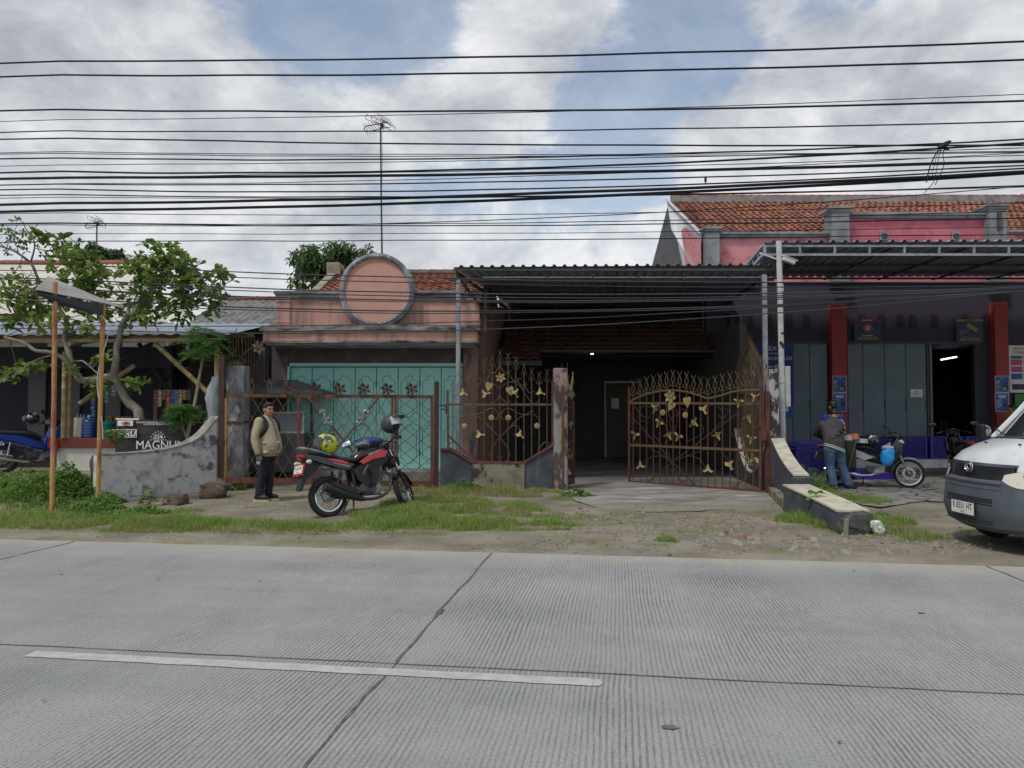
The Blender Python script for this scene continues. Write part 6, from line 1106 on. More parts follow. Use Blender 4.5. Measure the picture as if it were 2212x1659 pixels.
helmet('helmet', 'glossy dark helmet with light stripes on the parked motorcycle at far left', Matrix.Translation(P(68, 905, 15.9)) @ RZ(200), mat('dark_stripe_helmet', (.02, .02, .022), .15, c2=(.5, .5, .5), sc=(7, 7, 9), lo=.6, hi=.62, coat=.6), m_glass, m_black)
m4 = bikeM(V((10.0, 16.3, 0)), V((8.85, 15.9, 0)), -5, .035); m4 = Matrix.Translation((10.25, 16.6, .035)) @ RZ(75) @ RX(-5)
stepbike('dark motorcycle mostly hidden behind the white van bonnet', m4, m_blk, m_steel)
helmet('helmet', 'silver patterned helmet standing on the motorcycle behind the van', Matrix.Translation(P(2125, 931, 16.2)) @ RZ(190), mat('silver_pattern', (.45, .46, .47), .2, c2=(.03, .03, .035), sc=(12, 12, 10), lo=.52, hi=.55, coat=.5), m_glass, m_black)
# ---------------------------------------------------------------- van
vn = thing('van', 'white van with dark grey bumper pulling in at the right edge', 'van'); VM = Matrix.Translation((5.22, 8.45, 0)) @ RZ(180 - 1)
vn.matrix_world = VM                                   # local x forward from nose, y to the van's left... nose at x = 0
def prof_pts(y):                                       # body outline in x (negative is back) and z, bowed across the width
    k = abs(y) / .80; bow = -.17 * k ** 2.2 - .10 * k ** 8
    return bow
def sheet(zs, name, m, y0=-.8, y1=.8, n=24, par=vn, th=.02, smooth=35):
    b = MB(); rows = []
    for i in range(n + 1):
        y = y0 + (y1 - y0) * i / n; bw = prof_pts(y); k = abs(y) / .8
        rows.append([V((x + bw * kx, y * (1 - ky * k ** 3), z - kz * k ** 2)) for x, z, kx, ky, kz in zs])
    b.loft(rows, cap=False, closed=False); b.loft([[p + V((-th, 0, -th * .5)) for p in r] for r in rows], cap=False, closed=False); return b.build(name, m, par, smooth)
m_vw = mat('van_white', (.66, .69, .70), .25, coat=.5, c2=(.58, .60, .60), sc=2.5, c3=(.5, .5, .47), s3=(3, 3, 1), lo3=.6, hi3=.8); m_vb = mat('bumper_grey', (.075, .09, .112), .55, c2=(.09, .105, .125), sc=3)
sheet([(-.02, .90, 1, 0, .0), (-.05, .98, 1, 0, .01), (-.16, 1.08, .95, 0, .02), (-.34, 1.17, .9, .01, .03), (-.55, 1.235, .8, .02, .03)], 'bonnet', m_vw, -.76, .76)
sheet([(-.10, 1.0, 1, 0, 0), (-.0, .94, 1, 0, 0), (.0, .86, 1, 0, .0), (.02, .78, 1, 0, .0)], 'nose_panel', mat('nose_dark', (.02, .022, .028), .3, coat=.3), -.60, .60, par=vn)
b = MB(); n_ = 24
for z, t in ((.76, .018), (.70, .018)): b.tube([(.045 + prof_pts(y), y, z) for y in [-.5 + 1.0 * k / n_ for k in range(n_ + 1)]], t, 6)
b.build('grille', m_vb, vn, True)
sheet([(-.02, .78, 1, 0, 0), (-.03, .68, 1, 0, 0)], 'grille_recess', m_black, -.55, .55)
sheet([(.0, .80, 1, 0, -.03), (.045, .77, 1, 0, -.01), (.07, .60, 1, 0, 0), (.085, .47, 1, 0, 0), (.07, .40, 1, 0, 0), (.03, .27, 1, 0, -.03), (-.05, .22, 1, 0, -.05)], 'bumper', m_vb, -.83, .83, 30)
b = MB()
for s in (-1, 1): b.add([V((x, s * y, z)) for x, y, z in ((-.195, .83, .80), (-.19, .83, .27), (-.36, .835, .25), (-.42, .835, .45), (-.52, .835, .62), (-.66, .835, .70), (-.66, .835, .80))], [tuple(range(7))]); b.add([V((x, s * y, z)) for x, y, z in ((-.195, .80, .80), (-.19, .80, .27), (-.36, .80, .25), (-.42, .80, .45), (-.52, .80, .62), (-.66, .80, .70), (-.66, .80, .80))], [tuple(range(7))])
b.build('bumper_side', m_vb, vn)
b = MB()
for z in (.585, .555, .525, .34, .31): b.tube([(.078 + prof_pts(y), y, z) for y in [-.42 + .84 * k / n_ for k in range(n_ + 1)]], .007, 5)
b.build('air_slots', m_black, vn)
for s in (-1, 1):
    b = MB(); rows = []
    for i in range(13):
        y = .50 + .335 * i / 12; bw = prof_pts(min(y, .8)); ex = -.14 * max(0, (y - .76) / .075) ** 2; zt2 = .86 + .10 * i / 12; zb2 = .80 - .07 * math.sin(PI * min(1, i / 8) * .5)
        rows.append([V((.035 + bw + ex - .06 * (z - .80) / .15, s * y, z)) for z in (zb2, zb2 + .03, (zb2 + zt2) / 2, zt2 - .03, zt2)])
    for k in range(6): rows.append([V((p.x - .045, p.y + s * .001, p.z)) for p in rows[-1]])
    b.loft(rows, cap=False, closed=False); hl = b.build('headlight', m_clear, vn, True)
    b = MB(); b.ell((-.16, s * .70, .855), (.03, .045, .04)); b.build('reflector', m_alu, hl, True); b = MB(); b.box((-.27, s * .838, .85), (.1, .01, .08), None, .004); b.build('turn_lens', mat('amber', (.5, .3, .1), .3), hl)
em = T(.016, 0, .915) @ Matrix(((0, 0, 1, 0), (1, 0, 0, 0), (0, 1, 0, 0), (0, 0, 0, 1)))
b = MB(em); b.tube([(.07 * math.cos(t), .058 * math.sin(t), .01) for t in [2 * PI * k / 24 for k in range(24)]], .009, 6, True); b.tube(spline([(-.06, -.02, .01), (0, .035, .012), (.05, .01, .01), (.0, -.03, .012), (-.03, .0, .01)], 4), .009, 6); b.build('emblem', m_chrome, vn, True)
PV = T(.10, 0, .455) @ Matrix(((0, 0, 1, 0), (1, 0, 0, 0), (0, 1, 0, 0), (0, 0, 0, 1)))
MB(PV).box((0, 0, 0), (.44, .15, .012), None, .003).build('plate_frame', m_black, vn); npl = MB(PV @ T(0, 0, .008)).box((0, 0, 0), (.42, .135, .006)).build('number_plate', m_white, vn); text('R 8331 HT', .1, m_blkt, npl, PV @ T(0, .018, .0115), sx=.82, ext=.0006, bold=.001); text('12-29', .034, m_blkt, npl, PV @ T(0, -.047, .0115), ext=.0006)
sheet([(-.53, 1.24, .75, .03, .03), (-.60, 1.255, .7, .05, .03), (-.70, 1.25, .7, .05, .03)], 'cowl', m_black, -.74, .74)
sheet([(-.66, 1.25, .6, .06, .03), (-.9, 1.50, .5, .08, .02), (-1.10, 1.72, .4, .1, .02), (-1.18, 1.80, .35, .12, .02)], 'windscreen', m_glass, -.70, .70)
b = MB()
for s in (-1, 1): b.tube([(-.72, s * .745, 1.21), (-1.0, s * .725, 1.5), (-1.26, s * .69, 1.8)], [.04, .04, .045], 8)
b.tube([(-1.22, y, 1.83 - .03 * (y / .7) ** 2) for y in [-.69 + 1.38 * k / 12 for k in range(13)]], .04, 8)
b.build('pillar', m_vw, vn, True)
b = MB(); b.bx(-4.0, -1.2, -.72, .72, 1.80, 1.88, .03); b.bx(-4.0, -3.95, -.78, .78, .4, 1.85, .02); b.build('roof', m_vw, vn)
for s in (-1, 1):
    b = MB(); b.add([V((x, s * y, z)) for x, y, z in ((-.20, .835, .80), (-.66, .835, .80), (-.66, .835, .70), (-.80, .835, .68), (-.95, .835, .62), (-1.02, .835, .45), (-1.04, .835, .25), (-2.9, .835, .25), (-2.95, .835, .5), (-3.3, .835, .65), (-3.6, .835, .5), (-3.65, .835, .25), (-4, .835, .3), (-4, .82, 1.2), (-.72, .80, 1.2), (-.45, .82, 1.08), (-.28, .83, .95))], [tuple(range(17))]); b.add([V((x, s * y, z)) for x, y, z in ((-4, .82, 1.2), (-4, .72, 1.82), (-3.0, .72, 1.82), (-3.0, .82, 1.2))], [(0, 1, 2, 3)]); b.build('side_panel', m_vw, vn)
    b = MB(); b.add([V((x, s * y, z)) for x, y, z in ((-3.0, .815, 1.2), (-3.0, .71, 1.8), (-1.3, .71, 1.8), (-.85, .79, 1.25))], [(0, 1, 2, 3)]); b.build('side_window', m_glass, vn)
    b = MB(); b.tube([(-1.06, s * .836, .5), (-1.06, s * .834, 1.2), (-1.5, s * .715, 1.8)], .006, 4); b.tube([(-2.0, s * .836, .3), (-2.0, s * .834, 1.2), (-2.0, s * .715, 1.8)], .006, 4); b.tube([(-1.06, s * .836, .5), (-1.06, s * .836, .3), (-2.0, s * .836, .3)], .006, 4); b.build('door_gap', m_black, vn)
    b = MB(T(-.72, s * .74, .285) @ RX(90)); b.lathe([(0, -.08), (.17, -.08), (.19, -.09), (.27, -.09), (.285, -.06), (.285, .06), (.27, .09), (.19, .09), (0, .08)], I4, 32); wh = b.build('wheel', m_tyre, vn, 40); b = MB(T(-.72, s * .745, .285) @ RX(90)); b.lathe([(0, -.095), (.16, -.085), (.185, -.095), (.185, .095), (.16, .085), (0, .095)], I4, 24); b.build('rim', m_alu, wh, 30)
    b = MB(T(-3.3, s * .74, .285) @ RX(90)); b.lathe([(0, -.08), (.27, -.09), (.285, -.06), (.285, .06), (.27, .09), (0, .08)], I4, 32); b.build('wheel', m_tyre, vn, 40)
    b = MB(); b.tube([(-.75, s * .82, 1.2), (-.72, s * .93, 1.2)], .015, 6); b.box((-.72, s * .98, 1.28), (.06, .14, .2), None, .03); b.build('mirror', m_black, vn)
    b = MB(); b.tube(spline([(-.58, s * .1 - .1, 1.27), (-.62, s * .3 - .1, 1.275), (-.75, s * .3 - .45, 1.34)], 4), .008, 5); b.build('wiper', m_black, vn)
    b = MB(); b.box((-.36, s * .3, 1.175), (.04, .015, .02), RY(-20), .005); b.build('washer_jet', m_black, vn)
b = MB()
for s in (-1, 1): b.tube([(-.54 + prof_pts(.74), s * .752, 1.205), (-.34 + prof_pts(.74), s * .765, 1.145), (-.16 + prof_pts(.74), s * .77, 1.05), (-.06 + prof_pts(.74), s * .77, .965)], .005, 4)
b.build('bonnet_gap', m_black, vn); b = MB(); b.tube([(.012 + prof_pts(y), y, .795) for y in [-.78 + 1.56 * k / 24 for k in range(25)]], .006, 4); b.build('bumper_gap', m_black, vn)
b = MB(); b.bx(-3.9, -.3, -.75, .75, .28, .5, .03); b.bx(-3.9, -1.3, -.7, .7, .5, 1.0); b.build('underbody', m_black, vn); b = MB(); b.bx(-1.9, -1.75, -.65, .65, .9, 1.5, .04); b.build('seats', m_blackm, vn)
# ---------------------------------------------------------------- people
def chain(b, pts, rs, n=14):
    for (p, q), (r, s) in zip(zip(pts, pts[1:]), zip(rs, rs[1:])): b.cap(p, q, r, s, n)
def torso(b, secs, n=20):                             # (x, y, z, half depth x, half width y)
    b.loft([[V((x + dx * math.copysign(abs(math.cos(t)) ** .85, math.cos(t)), y + wy * math.copysign(abs(math.sin(t)) ** .85, math.sin(t)), z)) for t in [2 * PI * j / n for j in range(n)]] for x, y, z, dx, wy in secs])
def fingers(b, w, d, side, s=1):                      # hand hanging at wrist w, pointing along d, side = thumb side
    w, d = V(w), V(d).normalized(); sd_ = V(side).normalized(); nn = d.cross(sd_)
    b.ell(w + d * .05 * s, (.021 * s, .040 * s, .05 * s), Matrix((( nn.x, sd_.x, d.x, 0), (nn.y, sd_.y, d.y, 0), (nn.z, sd_.z, d.z, 0), (0, 0, 0, 1))), 12, 8)
    for k, ln_ in enumerate((.072, .082, .077, .06)):
        a = w + d * .085 * s + sd_ * (.030 - .020 * k) * s; c = a + d * ln_ * .5 * s + nn * .006 * s; e = c + d * ln_ * .45 * s + nn * .022 * s; chain(b, [a, c, e], [.0095 * s, .009 * s, .0075 * s], 8)
    a = w + d * .03 * s + sd_ * .03 * s; c = a + sd_ * .025 * s + d * .025 * s; chain(b, [a, c, c + d * .035 * s + nn * .008], [.012 * s, .011 * s, .009 * s], 8)
def head(b, M_):
    b.M = M_; b.ell((0, 0, .02), (.098, .077, .105)); b.ell((.018, 0, -.045), (.078, .064, .075)); b.ell((.062, 0, -.085), (.03, .035, .028)); b.cap((.092, 0, .01), (.108, 0, -.025), .011, .016, 8); b.ell((.088, 0, .032), (.02, .058, .012))
    for s in (-1, 1): b.ell((-.008, s * .078, -.012), (.02, .012, .033)); b.ell((.07, s * .035, -.03), (.025, .022, .022))
    b.ell((.092, 0, -.056), (.014, .026, .010)); b.M = None
def face(par, M_):
    for s in (-1, 1): MB(M_).ell((.086, s * .032, .006), (.012, .015, .007)).build('eye', m_hair, par, True); MB(M_ @ T(.094, s * .034, .034) @ RX(s * 6)).ell((0, 0, 0), (.008, .024, .006)).build('eyebrow', m_hair, par, True)
    MB(M_).ell((.1, 0, -.056), (.008, .022, .005)).build('mouth', mat('lips', (.25, .075, .06), .5), par, True)
m_khaki = mat('khaki_jacket', (.40, .345, .235), .75, c2=(.32, .275, .185), sc=7, bump=.4, bs=9)
m_trs = mat('black_trousers', (.016, .019, .025), .85, bump=.4, bs=10)
m_sole = mat('pale_sole', (.45, .42, .22), .7)
p1 = G(566, 1083); ps = thing('person', 'person in khaki jacket and black trousers standing sideways by the mesh gate', 'person', Mx=Matrix.Translation((p1.x, p1.y, .012)) @ RZ(-14))
HM = T(.105, -.01, 1.555) @ RZ(-22)
b = MB(); head(b, HM); b.cap((.065, 0, 1.38), (.085, 0, 1.50), .058, .054); torso(b, [(.10, 0, .85, .12, .15), (.10, 0, 1.0, .14, .165), (.08, 0, 1.2, .12, .16), (.06, 0, 1.37, .08, .14), (.06, 0, 1.42, .05, .06)])
for s in (-1, 1):
    fx = .0 if s < 0 else .06; chain(b, [(.09, s * .085, .87), (.05 + fx * .5, s * .09, .47), (fx, s * .095, .09)], [.085, .058, .042]); b.ell((fx + .07, s * .1, .04), (.11, .04, .034)); chain(b, [(.05, s * .18, 1.36), (.03, s * .25, 1.09), (.08, s * .265, .83)], [.055, .042, .032]); fingers(b, (.085, s * .267, .80), (.15, 0, -1), (1, 0, .1))
remesh(b, .009, 'body', m_skin, ps, 2)
face(ps, HM)
b = MB(); torso(b, [(.105, 0, .775, .145, .165), (.11, 0, .80, .165, .185), (.12, 0, .86, .195, .20), (.13, 0, .95, .20, .205), (.12, 0, 1.05, .185, .205), (.095, 0, 1.2, .16, .20), (.075, 0, 1.32, .135, .195), (.062, 0, 1.395, .10, .15), (.062, 0, 1.425, .075, .08), (.07, 0, 1.455, .068, .072)])
for s in (-1, 1):
    chain(b, [(.05, s * .19, 1.35), (.03, s * .255, 1.17), (.02, s * .27, 1.05), (.05, s * .272, .93), (.08, s * .272, .84)], [.082, .07, .065, .06, .048], 16)
    for z, x, r in ((1.0, .03, .068), (.94, .05, .063), (.90, .062, .061)): b.ell((x, s * .272, z), (r, r * .95, .022))
for z, a in ((.84, .0), (.90, .6), (1.0, 1.2)):
    for k in range(5): t = a + k * 1.25; b.ell((.12 + .175 * math.cos(t), .185 * math.sin(t), z), (.05, .05, .018), RX(20))
jo_ = remesh(b, .011, 'jacket', m_khaki, ps, 3)
b = MB(); 
for s in (-1, 1): b.tube([(.08, s * .272, .845), (.084, s * .272, .805)], [.050, .043], 14)
b.build('cuff', mat('rib_khaki', (.33, .24, .15), .8), ps, True)
b = MB(); torso(b, [(.105, 0, .765, .155, .175), (.105, 0, .80, .163, .187)]); b.build('hem_band', mat('rib_khaki2', (.33, .25, .165), .8), ps, True)
b = MB(); b.tube([(.315, -.03, .84), (.325, -.03, .95), (.295, -.03, 1.08), (.25, -.03, 1.22), (.205, -.03, 1.34)], .006, 5); b.build('zip', m_blackm, ps)
b = MB(); b.tube([(.16, -.195, .90), (.145, -.20, 1.0), (.14, -.2, 1.04)], .006, 5); b.build('pocket_welt', mat('welt', (.45, .4, .3), .7), ps)
b = MB(); torso(b, [(.1, 0, .74, .13, .165), (.1, 0, .78, .15, .18), (.1, 0, .84, .14, .17)])
for s in (-1, 1):
    fx = .0 if s < 0 else .06; chain(b, [(.09, s * .075, .80), (.075, s * .078, .64), (.05 + fx * .5, s * .08, .46), (.02 + fx, s * .088, .28), (.0 + fx, s * .094, .12)], [.108, .096, .078, .070, .066], 16)
    for z in (.45, .4, .2, .15): b.ell((.03 + fx * .6, s * .086, z), (.077, .074, .02), RY(18))
remesh(b, .011, 'trousers', m_trs, ps, 3)
for s in (-1, 1):
    fx = .0 if s < 0 else .06; b = MB(); b.ell((fx + .05, s * .1, .065), (.15, .05, .05)); b.cap((fx, s * .1, .08), (fx - .01, s * .1, .12), .055, .05); sh_o = remesh(b, .009, 'shoe', mat('dark_sneaker', (.012, .014, .02), .5), ps, 2)
    b = MB(); b.prism([(fx + .05 + .155 * math.cos(t), s * .1 + .055 * math.sin(t)) for t in [2 * PI * k / 24 for k in range(24)]], .032, I4, -.002); b.build('sole', m_sole, sh_o)
b = MB(); b.M = HM; b.ell((-.012, 0, .045), (.102, .084, .092)); b.ell((-.055, 0, 0), (.055, .078, .075)); b.ell((.03, 0, .088), (.07, .07, .04)); b.ell((.065, .0, .085), (.032, .055, .022)); b.M = None
hr = remesh(b, .008, 'hair', m_hair, ps, 2)
b = MB(); fingers(b, (.085, -.269, .80), (.15, 0, -1), (1, 0, .1), 1.12); remesh(b, .0055, 'glove', mat('grey_glove', (.11, .125, .15), .8, c2=(.05, .055, .065), sc=14), ps, 1)
b = MB(); b.ell((.02, -.09, 1.43), (.06, .03, .02)); b.tube([(.15, -.06, 1.42), (.175, -.03, 1.37), (.2, .0, 1.33)], .018, 6); b.build('shirt_collar', mat('check_shirt', (.12, .12, .14), .8, c2=(.3, .3, .33), sc=60, lo=.5, hi=.55), ps, True)
bp_ = thing('backpack', 'black backpack worn by the person in khaki jacket', 'backpack', Mx=ps.matrix_world.copy()); b = MB(); torso(b, [(-.13, 0, .80, .07, .11), (-.14, 0, .86, .12, .145), (-.135, 0, 1.0, .13, .155), (-.12, 0, 1.15, .11, .15), (-.09, 0, 1.27, .08, .12), (-.07, 0, 1.33, .05, .08)]); b.ell((-.22, 0, .95), (.06, .11, .1)); remesh(b, .012, 'bag_body', mat('backpack_cloth', (.012, .013, .018), .75, bump=.3, bs=14), bp_, 3)
for s in (-1, 1): b = MB(); pts = spline([(-.06, s * .11, 1.33), (.03, s * .13, 1.445), (.12, s * .15, 1.40), (.175, s * .165, 1.28), (.14, s * .205, 1.14), (.0, s * .215, 1.02), (-.1, s * .15, .95)], 5); b.loft([[p + V((.0, s * .004, 0)) + V((0, q * .03, 0)) + V((q * .024, 0, 0)) for q in (-1, 1)] + [p + V((0, s * .018, .006)) + V((0, q * .03, 0)) + V((q * .024, 0, 0)) for q in (1, -1)] for p in pts]); b.build('strap', m_black, bp_, 50)
# bent person by the silver motorcycle
p2 = G(1818, 1060); ps2 = thing('person', 'person in dark jacket and blue jeans bending over the motorcycle pannier', 'person', Mx=Matrix.Translation((p2.x, p2.y, .012)))
HM2 = T(.06, .40, 1.45) @ RZ(62) @ RY(38)
b = MB(); head(b, HM2); b.cap((-.03, .28, 1.33), (.035, .36, 1.41), .06, .055)
def tor2(b, e): b.loft([[V((cx, cy, cz)) + V((1, 0, .0)) * (w + e) * math.cos(t) + V((0, math.cos(R(tl)), math.sin(R(tl)))) * (d + e) * math.sin(t) for t in [2 * PI * j / 20 for j in range(20)]] for cx, cy, cz, w, d, tl in ((-.13, -.01, .80, .15, .10, -5), (-.13, .0, .90, .16, .11, -15), (-.115, .06, 1.03, .165, .115, -25), (-.10, .15, 1.17, .175, .12, -35), (-.09, .22, 1.27, .165, .105, -45), (-.05, .28, 1.35, .08, .07, -50))])
tor2(b, 0); LG = {-1: [(-.225, .0, .82), (-.195, .05, .46), (-.15, .0, .09)], 1: [(-.05, .0, .82), (.035, .05, .46), (.15, .0, .09)]}; AR = {-1: [(-.265, .22, 1.26), (-.31, .42, 1.08), (-.10, .58, 1.0)], 1: [(.07, .20, 1.26), (.15, .34, 1.10), (.08, .58, .98)]}
for s in (-1, 1): chain(b, LG[s], [.085, .058, .042]); b.ell(V(LG[s][2]) + V((.02 * s, .05, -.05)), (.045, .11, .035)); chain(b, AR[s], [.055, .042, .03]); fingers(b, AR[s][2], (-.2 * s, .6, -.6), (0, .3, .6))
remesh(b, .011, 'body', m_skin, ps2, 2)
m_char = mat('charcoal_jacket', (.075, .066, .072), .8, c2=(.055, .05, .055), sc=6, bump=.3, bs=9)
b = MB(); tor2(b, .035)
for s in (-1, 1): a, e, w_ = map(V, AR[s]); chain(b, [a, a.lerp(e, .5) + V((s * .01, 0, 0)), e, e.lerp(w_, .8)], [.085, .072, .066, .055], 16)
for k in range(6): t = -1.2 + k * .45; b.ell((-.12 + .18 * math.sin(t), -.03 - .05 * math.cos(t), .93 + .05 * k), (.06, .05, .018), RY(30 * (k - 3)))
remesh(b, .012, 'jacket', m_char, ps2, 3)
for dz, w_ in ((0, .012), (.035, .008)):
    b = MB(); b.tube([(-.13 + .192 * math.cos(t), -.012 + .142 * math.sin(t), .80 + dz - .07 * math.cos(t)) for t in [2 * PI * k / 28 for k in range(28)]], w_, 6, True); b.build('hem_stripe', mat('stripe_white', (.6, .6, .6), .7), ps2, True)
b = MB(); a, e, w_ = map(V, AR[1]); b.tube([a + V((.06, -.045, .03)), a.lerp(e, .5) + V((.065, -.035, .01)), e + V((.055, -.04, 0)), e.lerp(w_, .6) + V((.05, -.02, .01))], [.02, .028, .03, .024], 8); b.build('sleeve_stripe', mat('sleeve_grey', (.42, .44, .46), .7), ps2, True)
m_jean = mat('blue_jeans', (.055, .105, .20), .85, c2=(.12, .19, .30), sc=4, lo=.46, hi=.64, c3=(.03, .055, .11), s3=(6, 6, 3), lo3=.55, hi3=.68, bump=.5, bs=9)
b = MB(); b.loft([[V((-.135 + .17 * math.cos(t), .0 + .125 * math.sin(t), z)) for t in [2 * PI * k / 18 for k in range(18)]] for z in (.74, .80, .87)])
for s in (-1, 1):
    h_, k_, a_ = map(V, LG[s]); chain(b, [h_ + V((0, 0, -.04)), h_.lerp(k_, .5), k_, k_.lerp(a_, .5), a_ + V((0, 0, .03))], [.118, .105, .085, .08, .076], 16)
    for q in (.15, .9): b.ell(k_.lerp(a_, q), (.088, .086, .02), RX(15))
remesh(b, .011, 'jeans', m_jean, ps2, 3)
for s in (-1, 1): b = MB(); a_ = V(LG[s][2]); b.ell(a_ + V((.05 * (s > 0), .02, -.035)), (.06 + .06 * (s > 0), .12 - .04 * (s > 0), .05)); so_ = remesh(b, .009, 'shoe', mat('black_shoe', (.015, .015, .018), .6), ps2, 2); b = MB(); b.ell(a_ + V((.05 * (s > 0), .02, -.08)), (.065 + .065 * (s > 0), .125 - .04 * (s > 0), .018)); b.build('sole', m_white, so_, True)
def cap_(par, M_, m):
    b = MB(M_); b.ell((-.005, 0, .05), (.112, .092, .088)); b.box((.12, 0, .055), (.12, .13, .012), RY(8), .005); b.ell((-.06, 0, .01), (.052, .083, .05)); return b.build('cap', m, par, True)
cap_(ps2, HM2, m_black)
def standing(label, M_, shirt, legs, cap=None, lean=0):
    o = thing('person', label, 'person', Mx=M_); hm = T(.0, 0, 1.60); b = MB(); head(b, hm); b.cap((-.02, 0, 1.42), (-.01, 0, 1.53), .058, .054); torso(b, [(0, 0, .9, .11, .15), (0, 0, 1.1, .11, .155), (0, 0, 1.3, .11, .17), (-.01, 0, 1.42, .08, .13)])
    for s in (-1, 1): chain(b, [(0, s * .09, .9), (.01, s * .1, .5), (0, s * .1, .09)], [.085, .058, .042]); b.ell((.06, s * .1, .04), (.11, .04, .035)); chain(b, [(0, s * .19, 1.38), (.02, s * .25, 1.1), (.16, s * .2, .98)], [.052, .042, .03]); fingers(b, (.17, s * .2, .98), (1, -.1 * s, .1), (0, -s, .4))
    remesh(b, .012, 'body', m_skin, o, 2); face(o, hm)
    b = MB(); torso(b, [(0, 0, .82, .14, .18), (0, 0, 1.0, .145, .185), (0, 0, 1.25, .14, .20), (-.005, 0, 1.38, .11, .17), (-.01, 0, 1.45, .065, .075)]); [chain(b, [(0, s * .19, 1.37), (.01, s * .235, 1.18)], [.08, .07]) for s in (-1, 1)]; remesh(b, .013, 'shirt', shirt, o, 3)
    b = MB(); torso(b, [(0, 0, .78, .13, .17), (0, 0, .9, .13, .165)]); [chain(b, [(0, s * .09, .84), (.01, s * .1, .5), (0, s * .1, .1)], [.11, .085, .07]) for s in (-1, 1)]; remesh(b, .013, 'trousers', legs, o, 3)
    b = MB(hm); b.ell((-.012, 0, .045), (.102, .084, .088)); b.ell((-.05, 0, 0), (.055, .078, .075)); b.build('hair', m_hair, o, True)
    if cap: cap_(o, hm, cap)
    return o
m_bshirt = mat('courier_blue', (.02, .035, .20), .75)
q = P(1801, 1000, 15.75); p3 = standing('person in blue shirt and dark cap standing behind the bent man', Matrix.Translation((q.x, 15.75, .035)) @ RZ(105), m_bshirt, m_trs, m_black)
b = MB(); b.box((-.15, -.05, 1.25), (.006, .17, .10), None); b.build('back_print', m_wht, p3); b = MB(); b.box((-.154, -.05, 1.245), (.006, .13, .07), None); b.build('back_print', m_bshirt, p3); text('P', .06, m_wht, p3, facing((-.158, -.05, 1.245), (-1, 0, 0)), ext=.001, bold=.002); text('SHOP XPRESS', .028, m_wht, p3, facing((-.153, -.03, 1.32), (-1, 0, 0)), ext=.001)
q = P(2184, 900, 20.4); standing('person in bright yellow shirt behind the van by the right red column', Matrix.Translation((q.x - .03, 20.35, .265)) @ Matrix.Scale(.84, 4) @ RZ(170), mat('yellow_shirt', (.62, .50, .02), .7), m_trs)
# ---------------------------------------------------------------- foliage
def leafmat(name, c, c2, sc=3, c3=None):
    global nt
    m = mat(name, c, .5, c2=c2, sc=sc, lo=.4, hi=.62, c3=c3, s3=(7, 7, 7), lo3=.56, hi3=.66, spec=.35); nt = m.node_tree; b = nt.nodes['Principled BSDF']; tr = N('ShaderNodeBsdfTranslucent'); ms = N('ShaderNodeMixShader'); ms.inputs[0].default_value = .42
    L(b.inputs['Base Color'].links[0].from_socket, tr.inputs[0]); L(b.outputs[0], ms.inputs[1]); L(tr.outputs[0], ms.inputs[2]); L(ms.outputs[0], nt.nodes['Material Output'].inputs[0]); return m
ml_tree = leafmat('broad_leaf', (.16, .275, .055), (.27, .36, .095), 2.5, (.10, .18, .045)); ml_new = leafmat('young_leaf', (.24, .33, .08), (.14, .24, .05), 4); ml_dry = leafmat('dry_leaf', (.24, .165, .08), (.16, .145, .06), 4); ml_mor = leafmat('feather_leaf', (.075, .21, .05), (.17, .32, .07), 3); ml_far = leafmat('far_leaf', (.07, .135, .05), (.13, .20, .07), 1.5); ml_weed = leafmat('weed_leaf', (.13, .26, .05), (.21, .33, .08), 2.2, (.08, .15, .032))
m_bark = mat('bark', (.25, .215, .18), .9, c2=(.13, .11, .095), sc=(6, 6, 2), c3=(.35, .33, .3), s3=(7, 7, 5), lo3=.56, hi3=.68, bump=.6, bs=30)
rv = random.Random(11)
def rdir(zb=0): 
    while 1:
        v = V((rv.uniform(-1, 1), rv.uniform(-1, 1), rv.uniform(-1, 1)))
        if .05 < v.length < 1: return (v.normalized() + V((0, 0, zb))).normalized()
def leaf(b, p, d, l, w, pl=((0, 0), (.3, .6), (.65, 1), (.9, .7), (1, 0)), droop=.15):
    d = V(d).normalized(); s = d.cross(V((0, 0, 1))); s = s.normalized() if s.length > .05 else V((1, 0, 0)); s = (s + rdir() * .5).normalized(); u = s.cross(d).normalized(); p = V(p); vs = []
    for t, q in pl: c = p + d * (l * t) - V((0, 0, droop * l * t * t)); vs += [c + s * (w * q) + u * (w * q * .35), c, c - s * (w * q) + u * (w * q * .35)]
    o = len(b.v); k = len(pl); b.v += [tuple(v) for v in vs]
    for i in range(k - 1): b.f += [(o + 3 * i, o + 3 * i + 1, o + 3 * i + 4, o + 3 * i + 3), (o + 3 * i + 1, o + 3 * i + 2, o + 3 * i + 5, o + 3 * i + 4)]
def rosette_leaves(b, p, n, l, w, zb=.5, dr=.2):
    for k in range(n): leaf(b, p, rdir(zb), l * rv.uniform(.7, 1.15), w * rv.uniform(.8, 1.15), droop=dr)
def s1(x, y, Y=15.0): return P(x / 2.458 * W2 / 3968, (800 + y / 2.458) * W2 / 3968, Y)
def s2(x, y, Y=15.0): return P(x / 2.458 * W2 / 3968, (1400 + y / 2.458) * W2 / 3968, Y)
tr_ = thing('tree', 'broad leaved tree with crooked pale trunk growing in front of the stall', 'tree')
